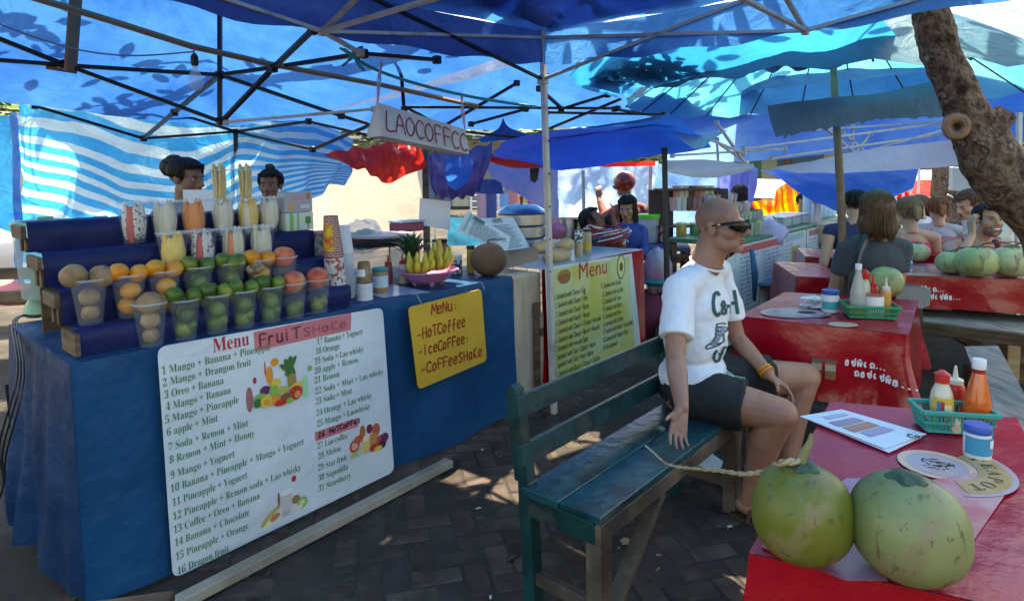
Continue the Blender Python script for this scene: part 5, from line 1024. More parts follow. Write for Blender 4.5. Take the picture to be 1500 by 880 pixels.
q = P(1478, 520, .2); m = MB(); m.bar((q.x, q.y, 0), (q.x, q.y, .42), .09, .09, ch=.004); m.build('leg', palewood, t); m = MB(); m.bar((q.x+.11, q.y+.03, 0), (q.x+.11, q.y+.03, .42), .09, .09, ch=.004); m.build('leg', oldwood, t)
t = thing('plank_bench', 'weathered grey board bench running out at the right edge beside the middle table', 'bench', P(1440, 520, 0)+V((0, -.5, 0)))
pts = [P(1413, 507, .45), P(1462, 506, .45), P(1530, 630, .45), P(1463, 640, .45)]
m = MB(); m.slab([pts[0], pts[3], pts[2], pts[1]], .035, UP); m.v = [(x, y, z-.035) for x, y, z in m.v]; m.build('seat_board', greywood, t)
for (a, b) in ((0, .1), (1, .1)):
    for s in (.12, .88): m = MB(); c = pts[0]*(1-s)+pts[3]*s if a == 0 else pts[1]*(1-s)+pts[2]*s; c = c+(sum(pts, V((0, 0, 0)))/4-c)*.12; m.bar((c.x, c.y, 0), (c.x, c.y, .41), .05, .05); m.build('leg', oldwood, t)
for i, (a, b, c, d, mt_, lab) in enumerate(((1106, 1160, 402, 419, mat('blue_grey_board', (.10, .16, .28), .5, bump=.2), 'low blue topped stool before the third stall'), (1133, 1182, 376, 385, greywood, 'grey wooden stool behind the blue topped stool'))):
    q = [P(a, d, .45), P(b-12, d+1, .45), P(b, c, .45), P(a+22, c-1, .45)]; cc = sum(q, V((0, 0, 0)))/4; t = thing('low_stool', lab, 'stool', (cc.x, cc.y, 0))
    m = MB(); m.slab(q, .03, UP); m.build('seat', mt_, t)
    for p in q: c_ = p+(cc-p)*.15; f_ = p+(p-cc)*.1; m = MB(); m.bar((f_.x, f_.y, 0), c_, .05, .04); m.build('leg', palewood, t)
# ------------------------------------------------------------------ tent canopies
BL, BL2 = (.009, .075, .29), (.020, .115, .36)
t_blue = tarp('bright_blue_tarp', BL, BL2, .62, .4)
t_mid = tarp('mid_blue_tarp', (.022, .14, .42), (.045, .2, .5), .72, .4)
t_navy = tarp('navy_tarp', (.02, .07, .28), (.035, .10, .36), .4, .45)
t_cyan = tarp('cyan_tarp', (.003, .14, .38), (.01, .2, .46), .72, .35)
t_par = tarp('faded_turquoise_cloth', (.03, .27, .45), (.08, .34, .5), .66, .6, dirt=(.25, .4, .45))
t_royal = tarp('royal_blue_tarp', (.01, .16, .72), (.02, .24, .80), .6, .4)
t_light = tarp('pale_blue_sheet', (.30, .50, .78), (.50, .66, .85), .55, .4)
t_white = tarp('dusty_white_canvas', (.72, .70, .70), (.62, .60, .62), .5, .6, dirt=(.45, .38, .33))
t_cream = tarp('cream_tent_canvas', (.72, .62, .52), (.66, .56, .47), .4, .6, dirt=(.5, .42, .35), bumpk=.5)
t_red = tarp('red_plastic_sheet', (.75, .02, .02), (.85, .05, .03), .55, .3)
t_stripe = tarp('white_and_cyan_striped_tarp', (.01, .33, .75), (.02, .38, .8), .7, .45, stripes={'n': 13, 'col': (.42, .66, .82)})
t_slate = tarp('slate_blue_awning', (.08, .17, .27), (.1, .2, .3), .25, .6)
t_orange = tarp('orange_and_yellow_striped_cloth', (.85, .12, .01), (.85, .16, .01), .55, .6, stripes={'n': 7, 'col': (.9, .5, .01), 'axis': 0})
t_wb = tarp('pale_canopy_cloth', (.08, .2, .48), (.15, .3, .58), .6, .5)
def roof(name, label, A, B, C, Dd, peak, mt, N=44, sag=.06, seed=0, valance=.16, vmats={}):
    """four sided tent roof: A near corner, B, C, D round the square, each (x, y, z of the eave)"""
    A, B, C, Dd = V(A), V(B), V(C), V(Dd); cen = (A+B+C+Dd)/4
    t = thing(name, label, 'tent canopy', (cen.x, cen.y, 0), group=None)
    rows = []
    for i in range(N+1):
        r = []
        for j in range(N+1):
            a, b = i/N, j/N; p = (A*(1-a)+B*a)*(1-b)+(Dd*(1-a)+C*a)*b; s, q = abs(2*a-1), abs(2*b-1); k = 1-max(s, q)
            al = abs(min(s, q)); ridge = (min(s, q)/max(s, q, 1e-6))
            p.z += (peak-cen.z)*k-sag*(1-ridge**2)*(math.sin(math.pi*k))*.8-(.05*(1-al**2) if k < 1e-6 else .05*(1-ridge**2)*(1-k)**3)
            cd = min((p-c).length for c in (A, B, C, Dd)); an = math.atan2(p.y-cen.y, p.x-cen.x)
            p.z += .02*noise.noise(p*2.2+V((seed, 0, 0)))+.009*noise.noise(p*6+V((seed, 0, 0)))+.016*math.sin(an*34+seed)*(.3+max(0, 1-cd/1.2))*(k > 0)
            r.append(p)
        rows.append(r)
    m = MB(); m.grid(rows); m.build('roof_cloth', mt, t, ang=180)
    if valance:
        for (p, q, nm) in ((A, B, 1), (B, C, 2), (C, Dd, 3), (Dd, A, 4)):
            o = (q-p).normalized().cross(UP); n = 40; rr = []
            for k in (0, .5, 1): rr.append([p*(1-j/n)+q*(j/n)+o*(.012*math.sin(j*1.1+seed)*k)-UP*(.05*(1-(2*j/n-1)**2)+valance*k+.012*k*math.sin(j*.9))for j in range(n+1)])
            m = MB(); m.grid(rr); m.build('valance', vmats.get(nm, mt), t, ang=180)
    return t
def bars(t, lst, mt, w_=.022):
    for (a, b) in lst:
        m = MB(); a, b = V(a), V(b); m.bar(a, b, w_, w_*.75, ch=.002); m.build('frame_bar', mt, t)
    js = []
    for (a, b) in lst:
        for p in (V(a), V(b)):
            if all((p-q).length > .08 for q in js): js.append(p)
    for p in js: m = MB(); m.box(p, (w_*1.35, w_*1.35, w_*1.7), d1, d2, ch=.004); m.build('joint', mt, t)
A = V((.2, 3.85, 2.33)); L_ = 3.0
B = A-d1*L_; Cc = A-d2*L_; Dc = B-d2*L_
A_ = A+V((.0, 0, 0))
# near canopy
can2 = roof('pop_up_canopy', 'nearest tent canopy overhead, blue cloth on a pale grey frame', (A.x, A.y, 2.36), (Cc.x, Cc.y, 2.36), (Dc.x, Dc.y, 2.36), (B.x, B.y, 2.36), 3.0, t_mid, seed=1, valance=.2, sag=.1, vmats={4: t_navy})  # navy on the left valance paints its shade beside the next canopy
for p in (A, B, Cc, Dc):
    m = MB(); b0 = V((p.x+.045*(p is A), p.y, 0)); m.bar(b0, V((p.x, p.y, 2.36)), .034, .034, up=d2, ch=.004); m.build('pole', greymetal, can2)
for z in (2.07, 2.33): m = MB(); m.box(A+UP*(z-2.33), (.05, .05, .06), d1, d2, ch=.004); m.build('pole_bracket', greymetal, can2)
for k in range(7): m = MB(); zz = .9+.2*k; m.ell((A.x+.045*(1-zz/2.3), A.y, zz)+(V((0, 0, 0))) if False else V((A.x+.03-.0, A.y-.02, zz)), (.006, .003, .006), 6, 4); m.build('pin_hole', blackmetal, can2)
at_ = lambda p, q, s, z: V((p.x+(q.x-p.x)*s, p.y+(q.y-p.y)*s, z))
mAB, mAC = at_(A, B, .5, 2.12), at_(A, Cc, .5, 2.12)
bars(can2, [(at_(A, B, 0, 2.32), mAB), (mAB, at_(A, B, .75, 2.22)), (at_(A, B, .75, 2.22), at_(A, B, 1, 2.32)), (at_(A, Cc, 0, 2.32), mAC), (mAC, at_(A, Cc, 1, 2.32)), (at_(A, Cc, 0, 2.07), at_(A, Cc, .5, 2.36)), (at_(A, Cc, .5, 2.36), at_(A, Cc, 1, 2.07)),
  (mAB, mAB-d2*.75+UP*.27), (mAC, mAC-d1*.75+UP*.27), (at_(A, B, .5, 2.36), mAB-d2*.9+UP*.0), (mAC, mAC-d1*1.4), (mAB, mAB-d2*1.4), (D(370, -6, 2.9), mAB), (mAB, D(528, 78, 3.1))], greymetal)
bars(can2, [(at_(A, B, 0, 2.07), at_(A, B, .5, 2.36)), (at_(A, B, .5, 2.36), at_(A, B, 1, 2.07))], blackmetal)
pk = (A+B+Cc+Dc)/4; bars(can2, [(V((A.x, A.y, 2.37)), V((pk.x, pk.y, 2.93))), (V((B.x, B.y, 2.37)), V((pk.x, pk.y, 2.93))), (V((Cc.x, Cc.y, 2.37)), V((pk.x, pk.y, 2.93)))], greymetal, .018)
for s0, s1, lab in ((-.05, .38, 'short'), (.50, 3.2, 'long')):  # added strips block sun along the seam, with a gap for one streak
    q = [[A-d1*s+d2*.14+UP*(.11+.015*math.sin(s*9)), A-d1*s+UP*.10, A-d1*s-d2*.16+UP*(.13+.015*math.cos(s*7))] for s in [s0+(s1-s0)*i/12 for i in range(13)]]
    m = MB(); m.grid(q); tag(m.build('sun_block_strip', t_navy, ang=180), lab+' strip added over the seam between the two front canopies to block sun', 'tarpaulin')
# extra sheet added over its left side to darken the roof
def tearsheet(name, label, ctrl, mt, nu=40, nv=24, amp=.02, fs=3, seed=0, fold=None, cat='tarpaulin', group='hanging tarpaulins', ragged=0):
    rows = wrinkle(sheet_pts(ctrl, nu, nv), amp, fs, seed, fold)
    if ragged:
        for j in range(len(rows[0])): rows[-1][j] = rows[-1][j]+UP*ragged*noise.noise(V((j*.9, seed, 0)))
    m = MB(); m.grid(rows); o = m.build(name, mt, ang=180); return tag(o, label, cat, group)
def rp(a, b, dz=.05):    # point on the near canopy roof: a from A to B, b from A to C
    p = A*(1-a-b)+B*a+Cc*b; s, q = abs(2*a-1), abs(2*b-1); k = 1-max(s, q); return V((p.x, p.y, 2.36+.64*k+dz-.05))
tearsheet('darkening_sheet', 'navy sheet added over the left side of the nearest canopy to darken it', [[rp(a, b) for a in (.0, .2, .45, .7, .95)] for b in (.02, .10, .22, .33)], t_navy, amp=.01, fs=4, ragged=.06)
# black framed canopy over the fruit stall
E_ = V((-2.42, 5.72, 1.98)); Bf = V((-4.1, 3.5, 2.15)); A1_ = V((.155, 3.90, 2.28)); B1_ = V((-1.83, 1.65, 2.28))
can1 = roof('pop_up_canopy', 'canopy over the fruit shake stall, bright blue cloth on a black frame', A1_, B1_, Bf, E_, 2.8, t_blue, seed=5, valance=0, N=56)
cp = 3.75
cb_, ct_ = D(322, 178, cp), D(322, 110, cp)
lst = [(D(322, -60, cp), cb_), (D(-60, 34, 3.0), D(95, 95, 3.3)), (D(95, 95, 3.3), cb_), (D(-60, 84, 3.1), D(110, 97, 3.35)), (D(110, 97, 3.35), ct_), (ct_, D(400, 99, 3.6)), (D(400, 99, 3.6), D(532, 79, 3.25)), (D(532, 79, 3.25), D(640, 88, 3.7)), (D(458, 44, 3.1), D(400, 100, 3.5)), (D(400, 100, 3.5), D(326, 177, cp)),
 (ct_, D(500, 170, 4.6)), (D(500, 170, 4.6), D(590, 197, 5.0)), (ct_, D(255, 165, 4.3)), (D(255, 165, 4.3), D(210, 203, 4.9)), (D(50, 155, 4.5), D(210, 203, 4.9)), (D(85, 150, 4.7), D(207, 150, 5.0)), (D(207, 150, 5.0), D(345, 193, 5.6)), (D(210, 203, 4.9), D(345, 193, 5.6)),
 (D(345, 193, 5.6), D(452, 178, 5.0)), (D(452, 178, 5.0), D(548, 200, 4.7)), (D(345, 193, 5.6), D(458, 219, 5.0)), (D(458, 219, 5.0), D(550, 180, 4.6)), (D(-40, 136, 4.3), D(15, 145, 4.4))]
bars(can1, lst, blackmetal, .028)
bars(can1, [(D(330, 179, cp), D(548, 160, 3.9))], greymetal, .022)
for (x, y, Y) in ((345, 195, 5.6),): m = MB(); m.bar(D(x, y, Y), D(x+6, 420, Y)*1, .03, .03); m.build('pole', blackmetal, can1)
# frames of the canopies behind
can3 = roof('pop_up_canopy', 'blue canopy beyond the sandwich counter on a black frame', (.26, 4.02, 2.26), V((-2.36, 5.80, 2.0)), V((-.4, 8.2, 2.08)), V((2.5, 6.5, 2.12)), 2.9, t_blue, seed=9, valance=0, N=50)
bars(can3, [(D(584, 60, 4.3), D(592, 160, 4.5)), (D(592, 157, 4.5), D(905, 159, 4.6)), (D(592, 156, 4.5), D(655, 190, 4.7)), (D(655, 190, 4.7), D(775, 204, 5)), (D(655, 182, 4.7), D(757, 122, 4.4)), (D(770, 203, 5.0), D(910, 145, 4.6)), (D(800, 165, 4.7), D(972, 168, 4.9)), (D(690, 182, 4.8), D(770, 160, 4.5)),
  (D(822, 160, 4.6), D(890, 139, 4.4)), (D(790, 130, 4.2), D(822, 158, 4.6)), (D(900, 160, 4.7), D(972, 172, 5.2))], blackmetal, .024)
m = MB(); m.bar(D(972, 165, 5.2), V((1.30, 5.2, 0)), .04, .04, ch=.004); m.build('pole', mat('dark_grey_pole', (.03, .035, .035), .4), can3)
# roof over the right hand tables
can4 = roof('pop_up_canopy', 'pale blue canopy over the long red tables with a grey frame', V((1.9, 5.2, 2.15)), V((6.0, 3.4, 2.5)), V((8.2, 8.2, 2.3)), V((3.2, 9.2, 2.15)), 3.1, t_wb, seed=13, valance=0)
lst4 = [(D(975, 178, 6), D(1090, 225, 6.2)), (D(1050, 180, 6.2), D(1092, 240, 6.4)), (D(1050, 205, 6.4), D(1052, 240, 6.4)), (D(985, 228, 6.2), D(1150, 218, 6.6)), (D(1055, 212, 6.4), D(1100, 243, 6.5)), (D(1090, 218, 6.4), D(1385, 180, 6.8)), (D(1130, 232, 6.6), D(1385, 196, 6.8)), (D(1170, 192, 6.8), D(1385, 178, 7)),
  (D(1210, 188, 6.8), D(1252, 224, 6.9)), (D(1250, 182, 6.9), D(1248, 225, 6.9)), (D(1275, 196, 6.9), D(1252, 226, 6.9)), (D(1235, 195, 6.9), D(1272, 226, 6.9)), (D(1252, 226, 6.9), D(1385, 190, 6.6)), (D(1385, 178, 6.8), D(1520, 168, 5.5)), (D(1390, 120, 5), D(1520, 105, 4.6))]
bars(can4, lst4, greymetal, .028)
for (x0, y0, x1, Y) in ((806, 205, 812, 6.3), (854, 250, 857, 7.0), (953, 240, 948, 7.2), (1493, 165, 1497, 5.5)):
    p = D(x0, y0, Y); q = P(x1, 252+1380/Y, 0); m = MB(); m.bar(p, (D(x1, 300, Y).x, Y, 0), .035, .035); tag(m.build('tent_pole', greymetal), {806: 'pale tent pole just right of the near grey pole', 854: 'thin white tent pole before the pale blue sheet wall', 953: 'white tent pole right of the person in the red helmet', 1493: 'grey tent pole at the right edge behind the tree'}[x0], 'pole', 'free standing tent poles')
m = MB(); pts = [D(1213, -20, 4.4), D(1219, 70, 4.25), D(1228, 220, 3.93), D(1234, 340, 3.95), V((2.09, 3.95, 0))]; m.tube(pts, [.02, .022, .024, .025, .026], 10)
par = thing('parasol', 'large faded turquoise parasol on a brown wooden pole behind the middle table', 'parasol', V((2.09, 3.95, 0))); ORG[par.name] = V((2.09, 3.95, 0))
m.build('pole', ramp_mat('brown_pole_wood', [(.16, .1, .07), (.24, .16, .11), (.12, .08, .05)], ns=6, rough=.5, bump=.2, bs=30), par, ang=180)
hub = D(1213, -20, 4.4); NR = 20; Rp = 1.38; rimz = 2.02
hc = V((hub.x, hub.y, 0))
m = MB(); rows = []
ctr_h = V((hub.x, hub.y, 0)); rows = []
for i in range(11):
    s = i/10; r = []
    for j in range(NR*4+1):
        a = 2*math.pi*j/(NR*4); rib = abs(((j % 4)/4)-.5)*2; z = 2.74-(2.74-rimz)*(s**1.35)+.0; z -= .035*s*(1-rib); rr = Rp*s*(1-.025*s*(1-rib)); r.append(V((hub.x+rr*math.cos(a), hub.y+rr*math.sin(a)*1.0, z+.02*s*math.sin(a*2))))
    rows.append(r)
m.grid(rows); m.build('canopy_cloth', t_par, par, ang=180)
for j in range(NR):
    a = 2*math.pi*j/NR; m = MB(); m.tube([V((hub.x+Rp*s*math.cos(a), hub.y+Rp*s*math.sin(a), 2.74-(2.74-rimz)*(s**1.35)-.012+.02*s*math.sin(a*2))) for s in (.02, .3, .6, 1.0)], .006, 5); m.build('rib', mat('dark_rib', (.05, .06, .06), .5), par)
m = MB(); m.lathe([(.05, 2.66), (.06, 2.7), (.03, 2.78)], (hub.x, hub.y, 0), n=12); m.build('hub', blackmetal, par)
H = tearsheet
cy = H('hanging_tarp', 'bright cyan tarpaulin slung across under the near canopy, dark litter pooled in it', [[D(835, 112, 3.7), D(900, 60, 3.55), D(1000, 48, 3.35), D(1120, 44, 3.2), D(1220, 36, 3.1), D(1292, 26, 3.1)], [D(850, 128, 3.9), D(915, 104, 3.8), D(1010, 100, 3.6), D(1120, 96, 3.5), D(1215, 86, 3.4), D(1310, 50, 3.3)], [D(905, 143, 4.0), D(960, 128, 3.95), D(1030, 122, 3.8), D(1120, 108, 3.7), D(1200, 100, 3.6), D(1322, 66, 3.45)]], t_cyan, 60, 24, amp=.03, fs=3, seed=3, fold=lambda u, v: .02*math.sin(u*40+3*math.sin(u*9))*v)
# leaf litter lying on it and on other sheets
litm = ramp_mat('dead_leaves', [(.03, .03, .02), (.06, .05, .03), (.015, .015, .012)], ns=8, rough=.8)
def leafshape(m, c, s, a, tilt=.0, mi=0, up=0):
    X = V((math.cos(a), math.sin(a), 0)); Y = V((-math.sin(a), math.cos(a), tilt)).normalized(); pts = []
    for (x, y) in ((-1, 0), (-.6, .32), (0, .45), (.6, .34), (1, 0), (.6, -.34), (0, -.45), (-.6, -.32)): pts.append(c+X*x*s+Y*y*s+UP*(up*(1-x*x)))
    m.add(pts, [(0, 1, 2, 3, 4, 5, 6, 7)], mi=mi)
rr = random.Random(4); m = MB()
cyv = [cy.location+v.co for v in cy.data.vertices]
for (j0, j1, i0, i1, n) in ((3, 24, 11, 22, 190), (36, 54, 12, 22, 130), (24, 34, 16, 22, 20)):
    for k in range(n):
        c = cyv[int(min(i1, max(i0, rr.gauss((i0+i1)/2, (i1-i0)/3.2))))*61+int(min(j1, max(j0, rr.gauss((j0+j1)/2, (j1-j0)/3.4))))]; leafshape(m, c+V((rr.gauss(0, .02), rr.gauss(0, .02), .045+.03*rr.random())), rr.uniform(.03, .055), rr.uniform(0, 6), rr.uniform(-.2, .2))
o = m.build('leaf_litter', litm, smooth=False); tag(o, 'dead leaves and rubbish pooled on top of the cyan tarpaulin', 'leaf litter', kind='stuff')
H('awning_strip', 'slate blue ragged awning strip hanging before the turquoise parasol', [[D(1124, 154, 3.7), D(1200, 146, 3.6), D(1290, 134, 3.6), D(1380, 115, 3.7)], [D(1128, 178, 3.68), D(1200, 165, 3.55), D(1290, 152, 3.55), D(1385, 138, 3.65)], [D(1136, 201, 3.66), D(1200, 190, 3.55), D(1290, 176, 3.6), D(1385, 172, 3.7)]], t_slate, amp=.018, ragged=.03, seed=8)
H('hanging_tarp', 'royal blue tarpaulin sloping down left of the black pole', [[D(735, 212, 4.4), D(800, 195, 4.4), D(880, 190, 4.4), D(950, 178, 4.4), D(985, 170, 4.5)], [D(725, 222, 4.7), D(800, 215, 4.8), D(880, 207, 4.9), D(960, 192, 4.9), D(1030, 200, 4.9)], [D(720, 230, 5.0), D(790, 243, 5.2), D(835, 252, 5.3), D(930, 234, 5.3), D(1042, 218, 5.2)]], t_royal, amp=.03, seed=2)
H('hanging_tarp', 'dark blue tarp tip rising above the sloping royal blue one', [[D(700, 202, 5.1), D(728, 188, 5.1), D(737, 172, 5.1), D(750, 188, 5.1), D(795, 200, 5.1)], [D(705, 208, 5.0), D(725, 206, 5.0), D(740, 205, 5.0), D(760, 208, 5.0), D(795, 206, 5.0)]], t_navy, 24, 10, amp=.02, seed=6)
H('hanging_tarp', 'navy strip of tarp along the top of the royal blue sheet', [[D(800, 192, 4.75), D(870, 185, 4.7), D(950, 172, 4.7), D(975, 168, 4.8)], [D(800, 204, 4.7), D(870, 196, 4.65), D(950, 184, 4.65), D(990, 178, 4.7)]], t_navy, 30, 8, amp=.015, seed=16)
H('hanging_sheet', 'translucent pale sheet drooping right of the black pole', [[D(975, 175, 4.9), D(1000, 186, 4.9), D(1030, 195, 4.9), D(1068, 190, 5)], [D(985, 190, 4.8), D(1000, 205, 4.8), D(1020, 214, 4.8), D(1040, 208, 4.9)], [D(1000, 205, 4.7), D(1012, 216, 4.7), D(1022, 218, 4.7), D(1032, 216, 4.8)]], t_light, 24, 14, amp=.02, seed=12)
H('red_cloth', 'sagging bright red plastic sheet below the coffee sign, the larger red one', [[D(470, 224, 4.4), D(510, 218, 4.35), D(545, 212, 4.3), D(580, 206, 4.3), D(612, 210, 4.3)], [D(500, 238, 4.3), D(530, 242, 4.2), D(560, 238, 4.2), D(590, 232, 4.2), D(620, 228, 4.3)], [D(520, 246, 4.25), D(545, 258, 4.2), D(568, 269, 4.2), D(596, 256, 4.2), D(626, 246, 4.3)]], t_red, 40, 24, amp=.035, fs=5, seed=4, fold=lambda u, v: .015*math.sin(u*34+v*3))
H('red_cloth', 'thin red strip of cloth behind the near grey pole', [[D(698, 222, 5.2), D(740, 228, 5.2), D(790, 236, 5.2)], [D(696, 228, 5.2), D(745, 245, 5.2), D(800, 246, 5.2)]], t_red, 24, 8, amp=.02, seed=5)
H('red_cloth', 'red cloth strip showing above the pale blue sheet wall', [[D(880, 238, 6.9), D(960, 236, 6.9)], [D(880, 245, 6.9), D(960, 243, 6.9)]], t_red, 12, 4, amp=.01, seed=15)
bund = [[D(624, 226, 4.5), D(650, 222, 4.45), D(685, 218, 4.45), D(722, 208, 4.5)], [D(628, 250, 4.35), D(655, 246, 4.2), D(690, 240, 4.2), D(718, 232, 4.35)], [D(632, 272, 4.3), D(655, 276, 4.15), D(690, 272, 4.15), D(708, 260, 4.3)], [D(642, 285, 4.35), D(660, 291, 4.25), D(684, 289, 4.25), D(702, 280, 4.35)]]
H('bundled_tarp', 'drooping purple navy tarp bundle between the red sheet and the grey pole', bund, tarp('purple_navy_tarp', (.05, .05, .28), (.12, .08, .36), .35, .4), 40, 30, amp=.018, fs=5, seed=7, fold=lambda u, v: .012*math.sin(u*30))
H('bundled_tarp', 'bright blue patch glowing in the middle of the tarp bundle', [[D(650, 234, 4.14), D(672, 230, 4.1), D(694, 229, 4.14)], [D(652, 255, 4.06), D(674, 255, 4.04), D(692, 248, 4.06)], [D(655, 272, 4.10), D(668, 279, 4.08), D(684, 266, 4.10)]], t_royal, 24, 20, amp=.01, fs=5, seed=17)
# back walls of cloth
rows_s = [[(-8, 100, 5.2), (22, 105, 5.2), (110, 118, 5.2), (200, 140, 5.3), (280, 160, 5.5), (344, 170, 5.7), (400, 175, 5.6), (460, 180, 5.4), (520, 205, 5.2)],
 [(-8, 190, 5.2), (22, 195, 5.1), (110, 215, 5.0), (200, 245, 5.1), (280, 252, 5.4), (344, 222, 5.6), (400, 226, 5.5), (460, 230, 5.4), (516, 243, 5.2)],
 [(-8, 250, 5.2), (22, 255, 5.1), (110, 280, 4.95), (200, 310, 5.0), (280, 318, 5.3), (344, 285, 5.55), (400, 262, 5.5), (460, 250, 5.4), (514, 248, 5.2)],
 [(-8, 330, 5.2), (22, 335, 5.1), (110, 355, 4.95), (200, 375, 5.0), (280, 378, 5.3), (344, 345, 5.5), (400, 298, 5.5), (460, 270, 5.4), (508, 255, 5.2)],
 [(24, 425, 5.2), (40, 428, 5.1), (110, 430, 5.0), (200, 440, 5.1), (280, 435, 5.3), (344, 405, 5.5), (400, 335, 5.5), (455, 292, 5.4), (500, 262, 5.2)]]
rows_s = [[(D(*p)) for p in r[1:]] for r in rows_s]
H('striped_tarp', 'large white and cyan striped tarpaulin hung as the back wall of the fruit stall', rows_s, t_stripe, 90, 60, amp=.06, fs=2.4, seed=11, fold=lambda u, v: .05*math.sin(u*34+5*math.sin(u*7)+v*3)*(.3+.7*v))
H('plain_tarp', 'plain cyan blue tarpaulin strip at the far left edge', [[D(-60, 165, 5.3), D(-20, 168, 5.3), D(20, 170, 5.25)], [D(-60, 245, 5.3), D(-20, 250, 5.3), D(19, 250, 5.2)], [D(-60, 318, 5.35), D(-15, 330, 5.3), D(20, 345, 5.25)]], t_cyan, 16, 20, amp=.03, seed=14)
H('striped_tarp_edge', 'dark rolled edge of tarp hanging left of the striped wall', [[D(14, 165, 5.1), D(26, 165, 5.05)], [D(18, 290, 5.05), D(30, 290, 5.0)], [D(22, 425, 5.1), D(36, 425, 5.05)]], t_mid, 6, 30, amp=.03, seed=21)
H('tent_wall', 'cream canvas tent wall behind the fruit stall', [[D(470, 262, 7.5), D(520, 245, 7.4), D(570, 240, 7.3), D(626, 238, 7.2)], [D(462, 290, 7.5), D(520, 290, 7.4), D(570, 290, 7.3), D(624, 290, 7.2)], [D(455, 362, 7.6), D(520, 362, 7.4), D(570, 362, 7.3), D(622, 362, 7.2)]], t_cream, 30, 20, amp=.03, fs=1, seed=3)
m = MB(); m.bar(D(623, 208, 7.0), (D(623, 300, 7).x, 7.0, 0), .07, .07); tag(m.build('tent_pole', oldwood), 'brown wooden post at the right edge of the cream tent wall', 'pole')
H('tent_wall', 'white sunlit canvas flap left of the cream tent wall', [[D(440, 285, 7.9), D(478, 270, 7.8)], [D(432, 330, 7.8), D(474, 320, 7.7)], [D(428, 380, 7.8), D(472, 380, 7.7)]], t_white, 12, 16, amp=.04, seed=5)
H('hanging_tarp', 'pale purple blue sheet wall behind the near grey pole', [[D(712, 240, 6.6), D(740, 238, 6.6), D(790, 243, 6.6), D(818, 245, 6.6)], [D(720, 262, 6.5), D(755, 268, 6.4), D(800, 280, 6.5), D(818, 285, 6.6)], [D(720, 270, 6.5), D(770, 292, 6.4), D(808, 320, 6.5), D(822, 335, 6.6)]], tarp('mauve_blue_sheet', (.20, .25, .58), (.34, .32, .62), .5, .35), 30, 24, amp=.05, fs=3, seed=4)
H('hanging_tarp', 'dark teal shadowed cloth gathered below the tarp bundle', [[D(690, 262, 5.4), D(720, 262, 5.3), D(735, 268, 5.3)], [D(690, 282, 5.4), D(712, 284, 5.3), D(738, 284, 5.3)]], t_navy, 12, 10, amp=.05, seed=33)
H('sheet_wall', 'pale blue shining sheet wall behind the people at the back', [[D(812, 238, 7.9), D(850, 240, 7.8), D(890, 236, 7.8), D(930, 240, 7.8), D(965, 236, 7.9)], [D(812, 285, 7.9), D(850, 285, 7.7), D(890, 285, 7.7), D(930, 285, 7.7), D(965, 285, 7.9)], [D(812, 335, 7.9), D(850, 338, 7.8), D(890, 345, 7.8), D(930, 345, 7.8), D(965, 350, 7.9)]], t_light, 50, 30, amp=.09, fs=2.2, seed=9, fold=lambda u, v: .03*math.sin(u*30+v*8))
H('sheet_wall', 'turquoise tarp lining below the pale sheet wall', [[D(655, 318, 8.2), D(760, 322, 8.2), D(870, 330, 8.2)], [D(655, 360, 8.2), D(760, 360, 8.2), D(870, 362, 8.2)]], tarp('teal_blue_tarp', (.02, .2, .36), (.04, .28, .45), .45, .4), 30, 8, amp=.06, seed=22)
H('sheet_wall', 'blue tarp wall right of the white pole', [[D(952, 238, 8.2), D(985, 242, 8.2), D(1020, 250, 8.2), D(1052, 252, 8.2)], [D(952, 300, 8.2), D(985, 300, 8.1), D(1020, 300, 8.2), D(1050, 300, 8.2)], [D(952, 350, 8.2), D(985, 350, 8.2), D(1020, 350, 8.2), D(1050, 350, 8.2)]], tarp('sky_blue_sheet', (.14, .33, .72), (.24, .45, .8), .55, .4), 30, 24, amp=.08, fs=2, seed=10)
H('sheet_wall', 'violet blue pleated curtain left of the orange striped cloth', [[D(1046, 258, 8.3), D(1080, 248, 8.2), D(1108, 246, 8.2)], [D(1046, 290, 8.3), D(1075, 290, 8.2), D(1102, 290, 8.2)], [D(1046, 325, 8.3), D(1070, 325, 8.2), D(1090, 325, 8.2)]], tarp('violet_blue_sheet', (.12, .16, .6), (.2, .26, .7), .55, .4), 24, 24, amp=.06, seed=31, fold=lambda u, v: .05*math.sin(u*24))
H('valance_sheet', 'dusty white tent valance sagging under the parasol', [[D(1128, 246, 6.6), D(1200, 232, 6.6), D(1290, 216, 6.6), D(1400, 205, 6.6)], [D(1150, 250, 6.5), D(1210, 242, 6.5), D(1300, 232, 6.5), D(1410, 222, 6.5)], [D(1180, 252, 6.4), D(1230, 252, 6.4), D(1300, 250, 6.4), D(1424, 240, 6.4)]], t_white, 40, 14, amp=.025, seed=2)
H('valance_sheet', 'smaller white and brown stained valance right of the black pole', [[D(968, 236, 6.2), D(1010, 234, 6.2), D(1060, 236, 6.2), D(1104, 240, 6.2)], [D(975, 248, 6.1), D(1010, 250, 6.1), D(1060, 248, 6.1), D(1106, 244, 6.1)], [D(980, 253, 6.1), D(1020, 260, 6.1), D(1060, 259, 6.1), D(1106, 248, 6.1)]], t_white, 30, 10, amp=.02, seed=6)
H('canopy_sheet', 'blue grey canopy sheet filling the space below the parasol', [[D(960, 168, 6.2), D(1100, 170, 6.4), D(1250, 165, 6.8), D(1400, 150, 6.8)], [D(980, 205, 6.6), D(1100, 200, 6.8), D(1250, 195, 7.2), D(1400, 182, 7.2)], [D(975, 235, 7.0), D(1100, 236, 7.2), D(1250, 222, 7.4), D(1410, 205, 7.4)]], t_wb, 40, 20, amp=.04, fs=1.2, seed=26)
